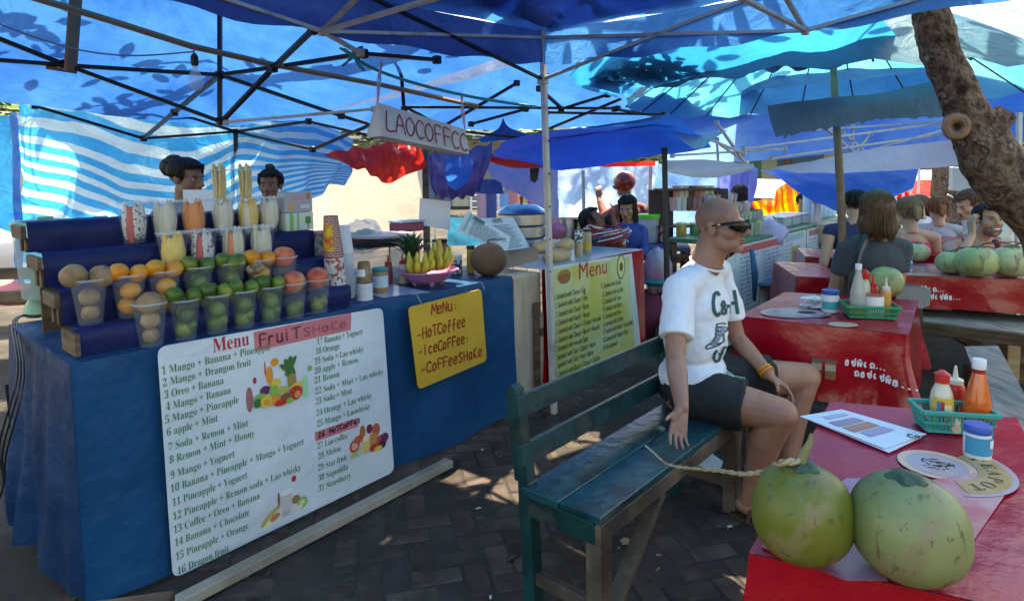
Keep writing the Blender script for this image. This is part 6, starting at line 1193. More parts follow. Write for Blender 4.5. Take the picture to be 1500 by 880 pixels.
H('hanging_tarp', 'bright blue tarp with branch shadows sagging above the seated guests', [[D(1112, 248, 7.6), D(1180, 244, 7.6), D(1260, 240, 7.6), D(1346, 246, 7.6)], [D(1145, 262, 7.2), D(1200, 272, 7.1), D(1260, 278, 7.1), D(1342, 262, 7.3)], [D(1160, 275, 7.0), D(1205, 298, 6.9), D(1250, 310, 6.9), D(1338, 276, 7.2)]], t_royal, 50, 24, amp=.03, seed=19)
H('canopy_sheet', 'plain blue canopy behind the tree at the right edge', [[D(1375, 135, 6), D(1440, 120, 6), D(1540, 85, 6)], [D(1380, 165, 6.3), D(1440, 150, 6.3), D(1540, 130, 6.3)], [D(1400, 215, 6.8), D(1450, 205, 6.8), D(1560, 215, 6.8)]], t_mid, 30, 20, amp=.03, seed=23)
H('orange_cloth', 'orange and yellow striped cloth hung behind the far stall', [[D(1100, 296, 9.6), D(1130, 290, 9.5), D(1150, 268, 9.5), D(1182, 272, 9.5)], [D(1106, 310, 9.6), D(1130, 306, 9.4), D(1155, 300, 9.4), D(1180, 300, 9.5)], [D(1100, 322, 9.6), D(1130, 325, 9.5), D(1158, 330, 9.5), D(1178, 330, 9.5)]], t_orange, 40, 16, amp=.06, seed=3, fold=lambda u, v: .04*math.sin(u*22))
# wooden battens, planks, rope, wire and lamp
m = MB(); m.tube([D(20, -12, 2.7), D(160, 30, 2.9), D(280, 68, 3.1), D(400, 95, 3.5), D(560, 125, 4.0), D(700, 156, 4.4)], [.016]*6, 6); tag(m.build('wooden_batten', ramp_mat('golden_batten', [(.25, .14, .07), (.34, .2, .1)], ns=6, rough=.6, bump=.2)), 'long thin wooden batten slung under the fruit stall canopy', 'batten')
for (a, b, w_, lab) in (((113, -30, 3.2), (103, 104, 3.3), .075, 'upright'), ((68, 99, 3.3), (112, 106, 3.35), .03, 'short level')):
    m = MB(); m.bar(D(*a), D(*b), .018, w_, up=V((0, 1, 0))); tag(m.build('wooden_plank', ramp_mat('golden_batten')), f'{lab} wooden plank fixed to the black canopy frame at the top left', 'plank')
m = MB(); m.tube(sheet_pts([[D(-20, 28, 3.0), D(60, 58, 3.1), D(130, 76, 3.2), D(200, 82, 3.2), D(285, 76, 3.2)]]*2, 20, 1)[0], .0045, 5); wire = m.build('lamp_wire', mat('grey_wire', (.25, .25, .27), .5)); tag(wire, 'thin grey wire running to the hanging light bulb', 'wire')
bq = D(285, 88, 3.2); t = thing('light_bulb', 'unlit clear light bulb in a black socket hanging under the canopy', 'light bulb', bq)
m = MB(); m.lathe([(.014, -.03), (.018, -.02), (.018, .015), (.012, .028), (.004, .034)], bq, n=16); m.build('socket', black_pl, t)
m = MB(); m.lathe([(.014, -.03), (.016, -.05), (.034, -.085), (.038, -.11), (.032, -.135), (.016, -.150), (.001, -.154)], bq, n=24); m.v = m.v; m.build('glass_bulb', mat('bulb_glass', (.8, .85, .9), .02, alpha=.32, spec=1), t)
m = MB(); m.tube([bq+V((0, 0, .03)), bq+V((.002, 0, .07))], .003, 5); m.build('cord', black_pl, t)
tealr = mat('teal_rope', (.02, .33, .36), .6)
m = MB(); pts = [D(516, 74, 3.2), D(535, 95, 3.3), D(600, 120, 3.5), D(690, 142, 3.7), D(786, 157, 3.83)]
for k in (-1, 1): m.tube(sheet_pts([[p+UP*.004*k for p in pts]]*2, 24, 1)[0], .0055, 5)
for dx, dy in ((-14, -8), (-12, 14), (14, 20), (12, -10)): m.tube([D(516, 80, 3.2), D(516+dx*.8, 80+dy, 3.2), D(516+dx*1.3, 80+dy*1.2, 3.22), D(518, 84, 3.2)], .006, 5)
tag(m.build('rope', tealr), 'teal rope tied to the frame and running to the near grey pole', 'rope')
# coffee sign: long three sided board
sg = thing('coffee_sign', 'hanging three sided white wooden sign hand lettered LAOCOFFCC in red', 'sign', D(615, 210, 3.4)); swood = ramp_mat('whitewashed_sign_board', [(.55, .5, .47), (.65, .62, .6), (.5, .42, .36)], ns=5, rough=.6, bump=.2, bs=20)
TL, TR, BR_, BL_ = D(553, 150, 3.12), D(682, 190, 3.62), D(687, 224, 3.6), D(560, 197, 3.09)
nf = (BL_-TL).cross(TR-TL).normalized(); nf = nf if nf.dot(V((0, 0, EYE))-TL) > 0 else -nf
m = MB(); m.slab([TL, TR, BR_, BL_], .012, -nf); m.build('front_board', swood, sg)
bk0, bk1 = BL_+d2*.12-UP*.0, BR_+d2*.12
m = MB(); m.slab([TL, bk0, bk1, TR], .01, d2+UP*.3); m.build('back_board', swood, sg)
m = MB(); m.slab([BL_+UP*.002, BR_+UP*.002, bk1+UP*.002, bk0+UP*.002], .01, -UP); m.build('bottom_board', swood, sg)
m = MB(); m.slab([TL, BL_, bk0], .012, d1); m.build('end_board', swood, sg)
X = (TR-TL).normalized(); Y = (TL-BL_).normalized(); Y = (Y-X*Y.dot(X)).normalized(); W_ = (TR-TL).length
strokes('LAOCOFFCC', TL+X*.03-Y*.132, X, Y, .01, 0, .10, W_*.95, 'hand_lettering', mat('dark_red_paint', (.35, .02, .04), .5), sg, th=.0085, off=.003)
sm_ = mat('pink_string', (.6, .4, .42), .6)
for (a, b) in (((558, 92, 3.3), (553, 150, 3.12)), ((675, 140, 3.62), (681, 190, 3.62))): m = MB(); m.tube([D(*a), (D(*a)+D(*b))/2+V((.006, 0, 0)), D(*b)], .005, 5); m.tube([D(*a)+V((.01, 0, 0)), (D(*a)+D(*b))/2+V((-.008, 0, 0)), D(*b)], .004, 5); m.build('string', sm_, sg)
m = MB(); m.slab([D(558, 92, 3.3), D(551, 120, 3.25), D(556, 108, 3.25)], .004, V((0, -1, 0))); m.build('ribbon', sm_, sg)
# ------------------------------------------------------------------ the near tree: trunk, stump of a limb, branches above the canopies, leaves
bark = ramp_mat('mottled_bark', [(.03, .02, .013), (.14, .085, .055), (.26, .18, .13), (.07, .045, .03), (.42, .35, .28)], ns=15, rough=.9, bump=1.0, bs=42, bdist=.05, rnd=0, stretch=(1, 1, .8), detail=9)
tree = thing('market_tree', 'leaning mottled tree trunk with a sawn knot at the right of the tables', 'tree', V((3.35, 2.95, 0)))
def trunk(pts, rs, nm, par, nseg=10, nk=40, rough=.075):
    sp = sheet_pts([pts]*2, (len(pts)-1)*nseg, 1)[0]; rr_ = [V((r, 0, 0)) for r in rs]; rq = [q.x for q in sheet_pts([rr_]*2, (len(pts)-1)*nseg, 1)[0]]
    m = MB(); m.tube(sp, rq, nk, up=V((0, 1, 0)))
    r_ = max(rs)
    return m.build(nm, bark, par, ang=180, disp=lambda p, n: r_*rough*(noise.noise(p*7)*1.0+noise.noise(p*19)*.65+noise.noise(p*45)*.3+.4*noise.noise(V((p.x*4, p.y*4, p.z*1.5)))))
T0 = [V((3.0, 2.95, -.05)), V((2.92, 2.94, .5)), D(1566, 470, 2.92), D(1540, 345, 2.92), D(1457, 240, 2.9), D(1410, 150, 2.88), D(1376, 70, 2.85), D(1357, 0, 2.82), D(1335, -80, 2.8), D(1310, -220, 2.7)]
trunk(T0, [.19, .14, .12, .12, .118, .086, .076, .072, .072, .07], 'trunk', tree, 16, 64)
trunk([D(1430, 215, 2.87), D(1455, 185, 2.85), D(1476, 164, 2.83)], [.08, .06, .045], 'limb_stump', tree, 8, 30)
kc = D(1401, 186, 2.79); kn = V((-.55, -.8, -.1)).normalized()
m = MB(); a_, b_, _ = frame(kn); 
for (r0_, r1_, z0_, z1_) in ((.115, .1, -.12, .0), (.1, .088, .0, .03), (.088, .06, .03, .034), (.06, .035, .034, .022), (.035, .001, .022, -.03)):
    n = 26; vs = []
    for (r, z) in ((r0_, z0_), (r1_, z1_)):
        for k in range(n): an = 2*math.pi*k/n; rr2 = r*.5*(1+.08*noise.noise(V((math.cos(an)*2, math.sin(an)*2, r*9)))); vs.append(kc+a_*math.cos(an)*rr2+b_*math.sin(an)*rr2*1.15+kn*z*.8)
    m.add(vs, [(k, (k+1) % n, n+(k+1) % n, n+k) for k in range(n)])
m.build('sawn_knot', ramp_mat('knot_wood', [(.2, .11, .06), (.34, .2, .11), (.1, .06, .035)], ns=11, rough=.7, bump=.8, bs=40), tree, ang=180)
top = T0[-1]
limbs = [[top, top+V((-.8, .3, .6)), top+V((-2.0, .9, .8)), top+V((-3.4, 1.3, 1.1))], [top, top+V((-.4, .9, .7)), top+V((-.8, 2.2, 1.1)), top+V((-1.0, 3.8, 1.2))], [top, top+V((.5, .6, .8)), top+V((1.4, 1.6, 1.2))], [top+V((-2.0, .9, .8)), top+V((-3.2, -.1, .7)), top+V((-4.4, -.3, .9))], [top+V((-1.2, .6, .75)), top+V((-2.2, 2.2, .9)), top+V((-4.0, 3.0, 1.0)), top+V((-5.8, 2.6, .9))], [top+V((-3.4, 1.3, 1.1)), top+V((-5.0, 1.3, 1.0)), top+V((-6.4, .6, .8))], [top+V((-.8, 2.2, 1.1)), top+V((.4, 3.2, 1.2)), top+V((1.6, 4.8, 1.2))]]
tips = []; rr = random.Random(11)
for li, l in enumerate(limbs):
    trunk(l, [.075-.012*i for i in range(len(l))], 'branch', tree, 6, 12, .1)
    for k in range(9):
        i = min(int(k/9*(len(l)-1)), len(l)-2); f = rr.random(); p = l[i]*(1-f)+l[i+1]*f; a = rr.uniform(0, 6.28); L = rr.uniform(.4, 1.1); q = p+V((math.cos(a)*L, math.sin(a)*L, rr.uniform(-.1, .25))); mid = (p+q)/2+V((rr.uniform(-.1, .1), rr.uniform(-.1, .1), .06))
        m = MB(); m.tube([p, mid, q], [.02, .013, .006], 6); m.build('twig', bark, tree); tips += [q, mid]
lf = ramp_mat('tree_leaf', [(.04, .10, .02), (.07, .14, .03), (.10, .16, .03)], ns=3, rough=.5, rnd=0)
m = MB()
for q in tips:
    for k in range(rr.randint(2, 7)): c = q+V((rr.gauss(0, .16), rr.gauss(0, .16), rr.uniform(-.1, .12))); leafshape(m, c, rr.uniform(.055, .10), rr.uniform(0, 6), rr.uniform(-.5, .5), up=.01)
o = m.build('crown_leaves', lf, tree, smooth=False); o['kind'] = 'stuff'
# ------------------------------------------------------------------ people
def skinm(name, c1, c2, **k): return mat(name, c1, .48, col2=c2, ns=14, bump=.12, bs=90, bdist=.002, sss=.08, spec=.45, **k)
sk_man = skinm('tanned_skin', (.33, .155, .10), (.40, .205, .14)); sk_brown = skinm('brown_skin', (.26, .12, .07), (.31, .15, .09)); sk_fair = skinm('fair_skin', (.52, .28, .19), (.58, .33, .24)); sk_light = skinm('light_tan_skin', (.42, .21, .13), (.48, .26, .17))
lipm = mat('lips', (.30, .09, .07), .4); eyew = mat('eye_white', (.42, .38, .36), .3); eyeb = mat('dark_iris', (.02, .012, .01), .1, spec=.8)
def hairm(nm, c, c2): return ramp_mat(nm, [c, c2, c], ns=14, rough=.45, bump=1.0, bs=70, bdist=.02, stretch=(3, 3, .4), rnd=0)
h_blk = hairm('black_hair', (.008, .007, .007), (.03, .024, .02)); h_brn = hairm('brown_hair', (.09, .045, .025), (.2, .10, .05)); h_bln = hairm('dark_blond_hair', (.22, .13, .06), (.36, .23, .12)); h_red = hairm('ginger_hair', (.25, .09, .03), (.38, .16, .06))
class Loc:      # local frame: +Y forwards, +X to the figure's right hand side as seen from behind
    def __init__(s, o, yaw, pitch=0, roll=0, k=1.0): s.o = V(o); s.k = k; s.M = Matrix.Rotation(yaw, 3, 'Z') @ Matrix.Rotation(pitch, 3, 'X') @ Matrix.Rotation(roll, 3, 'Y')
    def __call__(s, x, y, z): return s.o+s.M @ V((x, y, z))*s.k
    def ax(s): return s.M @ V((1, 0, 0)), s.M @ V((0, 1, 0)), s.M @ V((0, 0, 1))
def head_mb(m, h, neck=None, jaw=1.0, detail=True):
    X, Y, Z = h.ax(); k = h.k; e = lambda c, r, n=16: m.ell(h(*c), tuple(q*k for q in r), n, 10, X=X, Y=Y, Z=Z)
    e((0, -.014, .034), (.074, .093, .084), 22); e((0, .028, -.022), (.061, .060, .078), 20); e((0, .038, -.074), (.050*jaw, .050, .038)); e((0, .070, -.092), (.025*jaw, .022, .022)); e((0, .058, -.060), (.034, .027, .032))
    for s in (-1, 1):
        e((s*.036, .044, -.026), (.028, .036, .032)); e((s*.040*jaw, .010, -.062), (.018, .040, .032)); e((s*.077, -.008, -.008), (.009, .019, .032)); e((s*.081, -.014, .004), (.008, .012, .022))
    if detail:
        e((0, .078, .020), (.05, .014, .012)); m.cap(h(0, .084, .012), .0095*k, h(0, .110, -.024), .013*k, 10); e((0, .113, -.029), (.0125, .013, .0105))
        for s in (-1, 1): e((s*.012, .099, -.036), (.0085, .012, .008))
        e((0, .083, -.056), (.024, .013, .010)); e((0, .082, -.069), (.020, .013, .0085))
    if neck is not None: m.tube([h(0, -.02, -.05), (h(0, -.03, -.10)+V(neck))/2, V(neck)], [.054*k, .053*k, .066*k], 18)
def finger(m, p, d, n, L, r, curl):
    p = V(p); d = V(d).normalized(); n = V(n).normalized(); pts = [p]; rs = [r]; a = 0
    for i, f in enumerate((.45, .3, .25)):
        a += curl; pts.append(pts[-1]+(d*math.cos(a)+n*math.sin(a))*L*f); rs.append(r*(.95, .86, .72)[i])
    for i in range(3): m.cap(pts[i], rs[i], pts[i+1], rs[i+1], 8)
    return pts[-1]
def hand(m, wrist, d, palm, side, curl=.25, k=1.0, spread=.12, fr=.0082):
    """d towards the fingertips, palm the way the palm faces, side the side the thumb is on"""
    d = V(d).normalized(); palm = V(palm); palm = (palm-d*palm.dot(d)).normalized(); th = d.cross(palm)*side; w0 = V(wrist); P_ = lambda a, b, c: w0+(d*a+th*b+palm*c)*k
    for b in (-.026, -.009, .009, .026): m.cap(P_(.0, b*.55, 0), .014*k, P_(.085, b, 0), .0115*k, 8)
    m.cap(P_(.02, .018, .006), .017*k, P_(.055, .03, .006), .012*k, 8)
    for i, (b, L) in enumerate(((.030, .072), (.0105, .080), (-.0095, .074), (-.029, .058))): finger(m, P_(.088-.004*(i == 3), b, 0), d+th*spread*(b/.02), palm, L*k, fr*k*(1 if i < 3 else .88), curl*(1+.12*i))
    finger(m, P_(.03, .03, .006), d*.75+th*.75, palm*.6-th*.2, .065*k, .0095*k, curl*.8)
def eyes(h, par, lids=True):
    X, Y, Z = h.ax(); k = h.k
    for s in (-1, 1):
        m = MB(); m.ell(h(s*.030, .0735, .002), (.0130*k, .0120*k, .0058*k), 12, 8, X=X, Y=Y, Z=Z); m.build('eye', eyew, par)
        m = MB(); m.ell(h(s*.030, .0835, .002), (.0058*k, .004*k, .0055*k), 10, 6, X=X, Y=Y, Z=Z); m.build('iris', eyeb, par)
        m = MB(); m.tube([h(s*.013, .092, .018), h(s*.03, .090, .024), h(s*.048, .078, .019)], [.0025*k, .0035*k, .002*k], 6); m.build('eyebrow', h_blk, par)
    m = MB(); m.ell(h(0, .0945, -.0565), (.021*k, .004*k, .0045*k), 12, 6, X=X, Y=Y, Z=Z); m.ell(h(0, .0925, -.068), (.018*k, .005*k, .0055*k), 12, 6, X=X, Y=Y, Z=Z); m.build('lips', lipm, par)
def hair(h, par, mt, style):
    X, Y, Z = h.ax(); k = h.k; m = MB()
    def E(c, r, nz=.12, cut=None, n=30):
        q = MB(); q.ell((0, 0, 0), r, n, 20, nz=0)
        vs = []
        for v in q.v: v = V(v); g = 1+nz*noise.noise(V((v.x*40, v.y*40, v.z*9))+V(c)*9); vs.append(V(c)+v*g)
        fs = [f for f in q.f if cut is None or not cut(sum((vs[i] for i in f), V((0, 0, 0)))/len(f))]
        m.add([h(*v) for v in vs], fs)
    front = lambda p: p.y > .035+.25*(p.z-.01) and p.z < .085 and p.y > .03
    if style == 'short': E((0, -.018, .042), (.081, .098, .086), .08, lambda p: (p.y > .03 and p.z < .075) or p.z < -.02-(p.y < -.03)*.04)
    elif style == 'bun': E((0, -.02, .04), (.083, .101, .088), .08, lambda p: (p.y > .035 and p.z < .075) or (p.z < -.05)); E((0, -.135, .06), (.055, .05, .055), .25); E((.01, -.095, .10), (.045, .045, .035), .3)
    elif style == 'topknot': E((0, -.02, .04), (.083, .1, .088), .08, lambda p: (p.y > .035 and p.z < .075) or (p.z < -.05)); E((.0, -.01, .135), (.034, .034, .028), .3)
    elif style == 'bob': E((0, -.02, .035), (.090, .108, .098), .10, lambda p: p.y > .03 and p.z < .08); E((0, -.045, -.06), (.094, .075, .105), .22, lambda p: p.y > .02); E((.055, -.01, -.07), (.04, .05, .09), .3, lambda p: p.y > .03); E((-.055, -.01, -.07), (.04, .05, .09), .3, lambda p: p.y > .03)
    elif style == 'long': E((0, -.02, .037), (.086, .104, .092), .08, lambda p: p.y > .035 and p.z < .075); E((0, -.07, -.09), (.075, .045, .15), .15, lambda p: p.y > .0)
    elif style == 'pony': E((0, -.02, .04), (.083, .101, .088), .08, lambda p: (p.y > .035 and p.z < .075) or (p.z < -.06)); E((0, -.115, -.01), (.03, .03, .07), .3)
    m.build('hair', mt, par, ang=180)
    rr = random.Random(int(abs(h.o.x)*1000)); m = MB(); n_ = {'bob': 330, 'long': 220, 'bun': 200, 'pony': 160, 'topknot': 130, 'short': 150}[style]
    for i in range(n_):                                     # separate locks over the mass
        a = rr.uniform(0, 6.283); fr_ = math.sin(a) > .45
        if style == 'short' and fr_ and rr.random() < .5: continue
        zl = {'bob': -.15, 'long': -.2, 'short': -.045, 'bun': -.05, 'topknot': -.05, 'pony': -.06}[style]*rr.uniform(.75, 1.1)
        if fr_: zl = rr.uniform(.06, .09)
        e0 = rr.uniform(.75, 1.4); pts = []; g = rr.uniform(1.0, 1.06); tw = rr.uniform(-.25, .25)
        for j in range(7):
            t = j/6; e = e0*(1-t)+(-.2 if zl < -.06 else -.35)*t; ce = max(math.cos(e), .15); z = .037+.09*math.sin(e)
            if zl < -.06 and t > .5: z = (.037)*(1-(t-.5)*2)+zl*(t-.5)*2; ce = 1.0-.12*(t-.5)*2*rr.uniform(.2, 1.6)
            pts.append(h(.086*g*ce*math.cos(a+tw*t), -.018+.104*g*ce*math.sin(a+tw*t), max(z, zl)))
        m.tube(pts, [.0035*k, .005*k, .0055*k, .0055*k, .005*k, .0035*k, .001*k], 4)
    m.build('hair_locks', mt, par, ang=180)
def figure(label, base, headp, hyaw, hpitch=0, k=1.0, skin=sk_brown, shirt=None, hstyle='short', hmat=None, chest=None, hips=None, sh=.19, arms=None, sleeve=.5, face=True, vox=.0075, lower=None, shirtname='shirt', tyaw=None, tank=False, hem=None):
    """seated or standing figure. arms: list of (side, elbow, wrist, handdir, palm) in world space"""
    t = thing('person', label, 'person', base); h = Loc(headp, hyaw, hpitch, 0, k); tyaw = hyaw if tyaw is None else tyaw
    T = Loc(chest if chest is not None else V(headp)+V((0, 0, -.285*k)), tyaw, 0, 0, k); hp = V(hips) if hips is not None else T.o-UP*.36*k
    m = MB(); neckp = T(0, -.03, .13); head_mb(m, h, neckp, detail=face)
    sh_ = {s: T(s*sh, -.02, .07) for s in (-1, 1)}
    TX, TY, TZ_ = T.ax()
    m.ell(T(0, -.01, .0), (.15*k, .095*k, .15*k), 20, 12, X=TX, Y=TY, Z=TZ_); m.ell((T.o+hp)/2, (.125*k, .085*k, .22*k), 20, 12, X=TX, Y=TY, Z=TZ_); m.ell(hp, (.155*k, .11*k, .12*k), 20, 12, X=TX, Y=TY, Z=TZ_)
    for s in (-1, 1): m.cap(T(s*.05, -.03, .11), .045*k, sh_[s], .047*k, 12)
    for (s, el, wr, hd, pm) in arms or []:
        m.cap(sh_[s], .05*k, el, .038*k, 14); m.cap(el, .038*k, wr, .024*k, 14); hand(m, V(wr)+V(hd).normalized()*.01, hd, pm, s, .3, k, fr=.0095)
    if lower:
        for (kn, an) in lower: m.cap(hp+(V(kn)-hp)*.12, .085*k, kn, .055*k, 14); m.cap(kn, .053*k, an, .035*k, 14)
    m.build('body', skin, t, remesh=vox, sm=3, ang=180)
    if face: eyes(h, t)
    if hmat: hair(h, t, hmat, hstyle)
    if shirt:
        m = MB(); g = 1.09
        zc = hem if hem is not None else -.02
        m.ell(T(0, -.01, -.005 if not tank else -.03), (.158*k*g, .105*k*g, (.155 if not tank else .13)*k), 20, 12, X=TX, Y=TY, Z=TZ_); m.ell((T.o+hp)/2, (.137*k*g, .099*k*g, .22*k), 20, 12, X=TX, Y=TY, Z=TZ_); m.ell(hp, (.162*k*g, .12*k*g, .10*k), 20, 12, X=TX, Y=TY, Z=TZ_)
        if not tank:
            for s in (-1, 1): m.cap(T(s*.06, -.03, .105), .052*k, sh_[s], .058*k, 14)
            for (s, el, wr, hd, pm) in arms or []:
                q = sh_[s]+(V(el)-sh_[s])*sleeve; m.cap(sh_[s], .058*k, sh_[s]+(q-sh_[s])*.2, .057*k); m.tube([sh_[s], q], [.058*k, .056*k], 16)
                if sleeve > 1: m.tube([V(el)-(V(el)-sh_[s])*.1, V(wr)-(V(wr)-V(el))*.12], [.048*k, .036*k], 14); m.cap(V(el), .047*k, V(el)+V((0, 0, .001)), .047*k)
        elif tank == 1:
            for s in (-1, 1): m.tube([T(s*.085, -.065, .0), T(s*.085, -.04, .115), T(s*.085, .02, .115), T(s*.085, .065, .02)], .026*k, 12)
        m.build(shirtname, shirt, t, remesh=vox*1.05, sm=3, ang=180, disp=lambda p, n: .004*noise.noise(p*16)+.005*noise.noise(V((p.x*8, p.y*8, p.z*4))))
    return t, h, T, sh_
# ---- the seated man -------------------------------------------------------
HC = D(1056, 331, 2.74)
man = thing('person', 'shaven headed man in sunglasses, white T-shirt and dark shorts sitting on the teal bench', 'person', V((1.0, 2.6, 0)))
hy = math.atan2(-.50, .866)-math.pi/2 - .20          # faces right in the picture, slightly towards the camera
h = Loc(HC, hy, .04, 0, 1.04)
shN, shF = V((.70, 2.63, 1.005)), V((.97, 2.96, 1.03)); cx_ = (shN+shF)/2; hipc = V((.80, 2.76, .545)); ch = cx_*.5+hipc*.5+UP*.10
fw = V((.72, -.69, 0)).normalized(); sdv = (shN-shF).normalized()
m = MB(); nk = (shN+shF)/2+UP*.085+fw*.035; head_mb(m, h, nk, jaw=1.12)
X, Y, Z = h.ax(); m.ell(h(0, -.055, -.07), (.060, .050, .06), 16, 10, X=X, Y=Y, Z=Z); m.cap(h(0, -.03, -.05), .062, nk-UP*.01, .072, 18); m.cap(h(0, .012, -.075), .036, nk+fw*.02, .05, 14)
for (c, r) in ((cx_-UP*.14, (.165, .115, .15)), (cx_*.5+hipc*.5-UP*.02, (.145, .11, .17)), (hipc+UP*.02, (.165, .135, .11))): m.ell(c, r, 24, 14, X=sdv, Y=fw, Z=UP)
for s in (shN, shF): m.cap(nk-UP*.04-fw*.02+(s-nk)*.15, .062, s, .058, 14)
elN, wrN = V((.645, 2.47, .76)), V((.630, 2.315, .615))
m.cap(shN, .056, shN+(elN-shN)*.45, .050, 16); m.cap(shN+(elN-shN)*.45, .050, elN, .038, 16); m.cap(elN, .038, elN+(wrN-elN)*.35, .041, 16); m.cap(elN+(wrN-elN)*.35, .041, wrN, .026, 16)
hd = V((P(988, 668, .475)-wrN)); hand(m, wrN+hd.normalized()*.005, hd, V((.25, -1, .25)), 1, .2, 1.0, spread=.07)
elF, wrF = D(1080, 496, 2.92), D(1126, 548, 2.70)
m.cap(shF, .054, elF, .038, 16); m.cap(elF, .039, elF+(wrF-elF)*.35, .040, 16); m.cap(elF+(wrF-elF)*.35, .040, wrF, .026, 16); hand(m, wrF, V((.65, -.45, -.5)), V((-.3, -.2, -1)), -1, .35)
kN, aN = D(1144, 606, 2.50), V((1.0, 2.60, .10)); kF, aF = D(1180, 552, 2.86), V((1.24, 2.80, .10))
hN, hF = hipc+sdv*.09-UP*.0, hipc-sdv*.09
for (hh, kk, aa) in ((hN, kN, aN), (hF, kF, aF)):
    m.cap(hh, .098, hh+(kk-hh)*.5, .090, 18); m.cap(hh+(kk-hh)*.5, .090, kk, .066, 18); cf_ = kk+(aa-kk)*.33-fw*.022; m.cap(kk, .063, cf_, .068, 16); m.cap(cf_, .068, aa, .038, 16); m.cap(kk+fw*.012, .046, kk+fw*.014-UP*.03, .042, 14)
    ft = V((.62, -.78, 0)).normalized() if aa is aN else fw; m.cap(aa-UP*.035-ft*.03, .034, aa-UP*.055+ft*.10, .030, 14); m.cap(aa-UP*.055+ft*.10, .030, aa-UP*.068+ft*.15, .022, 12)
    for i in range(5): q = aa-UP*.074+ft*.155+ft.cross(UP)*(i-2)*.016; m.cap(q, .010, q+ft*(.02+.004*i), .009, 8)
m.build('body', sk_man, man, remesh=.0040, sm=5, ang=180)
# buzzed scalp
q = MB(); q.ell((0, 0, 0), (.0752, .0942, .0852), 100, 64); vs = [V((0, -.014, .034))+V(v) for v in q.v]; fs = [f for f in q.f if (lambda p: not ((p.y > .045+.02*noise.noise(p*40) and p.z < .085) or p.z < .0 or (p.y > .02 and p.z < .03)))(sum((vs[i] for i in f), V((0, 0, 0)))/len(f))]
m = MB(); m.add([h(*v) for v in vs], fs); m.build('cropped_hair', mat('cropped_grey_hair', (.23, .12, .08), .6, col2=(.29, .15, .10), ns=9, bump=.3, bs=400, bdist=.001), man, ang=180)
m = MB(); m.ell(h(0, .0955, -.0575), (.021, .004, .0042), 12, 6, X=X, Y=Y, Z=Z); m.ell(h(0, .0935, -.068), (.018, .0045, .005), 12, 6, X=X, Y=Y, Z=Z); m.build('lips', mat('man_lips', (.30, .10, .075), .45), man)
# wrap sunglasses
lens = mat('dark_lens', (.006, .006, .006), .12, spec=.35); frm = mat('sunglass_frame', (.02, .02, .02), .3)
for s in (-1, 1):
    pts = []
    for a, b in ((.006, .018), (.03, .024), (.052, .02), (.062, .012)): pts.append((s*a, .106-.42*max(0, a-.01)**1.0*.9-.0, b))
    lo = [(s*.008, .108, -.010), (s*.03, .103, -.024), (s*.055, .088, -.020), (s*.074, .058, -.002)]; up_ = [(s*.006, .110, .014), (s*.03, .107, .022), (s*.056, .092, .022), (s*.077, .054, .016)]
    up_ = [(x*1.03, y+.007, z) for x, y, z in up_]; lo = [(x*1.03, y+.007, z) for x, y, z in lo]
    rows = [[h(*(V(u)*(1-t_)+V(l)*t_+V((0, .006*math.sin(math.pi*t_), 0)))) for u, l in zip(up_, lo)] for t_ in (0, .25, .5, .75, 1)]
    m = MB(); m.grid(sheet_pts(rows, 12, 8)); g_ = m.build('sunglass_lens', lens, man, ang=180)
    m = MB(); m.tube([h(*p) for p in [(s*.0, .112, .012)]+up_], [.0025, .003, .003, .0035, .005], 6); m.tube([h(*up_[-1]), h(s*.080, .04, .012), h(s*.083, .01, .008), h(s*.080, -.018, .002), h(s*.078, -.03, -.012)], [.0065, .0055, .0045, .004, .003], 8); m.tube([h(*p) for p in lo+[up_[-1]]], .002, 6); m.build('sunglass_frame', frm, man)
    m = MB(); m.box(h(s*.086, .028, .011), (.003, .014, .005), X, Y, Z); m.build('frame_emblem', steel, man)
# T-shirt
shirtm = mat('white_cotton', (.74, .76, .80), .8, bump=.25, bs=14, bdist=.01, sheen=.2)
m = MB()
for (c, r) in ((cx_-UP*.13, (.178, .130, .165)), (cx_*.5+hipc*.5-UP*.0, (.168, .137, .20)), (hipc+UP*.06, (.176, .150, .10))): m.ell(c, r, 28, 16, X=sdv, Y=fw, Z=UP)
m.ell(cx_-UP*.035, (.17, .098, .10), 24, 14, X=sdv, Y=fw, Z=UP)
for s in (shN, shF): m.cap(nk-UP*.05-fw*.02+(s-nk)*.15, .070, s, .067, 16)
for s, e in ((shN, elN), (shF, elF)): q = s+(e-s)*.72; m.tube([s-(e-s)*.05, s+(e-s)*.3, q], [.066, .068, .070], 20)
def wr_(p, n): return .0055*noise.noise(V((p.x*11, p.y*11, p.z*7)))+.0045*noise.noise(p*24)+.007*(1-abs(noise.noise(V((p.x*5+3, p.y*5, p.z*9-p.x*6))))*3)*(.5 if p.z > .8 else 1)
ts = m.build('t_shirt', shirtm, man, remesh=.0052, sm=12, ang=180, disp=wr_)
m = MB(); cq = nk-UP*.004; m.tube([cq+(sdv*math.cos(a)*.074+fw*(math.sin(a)*.074+.004))+UP*(-.026*math.sin(a)-.006) for a in [2*math.pi*i/28 for i in range(29)]], .006, 8, cap=False); m.build('neck_band', shirtm, man, ang=180)
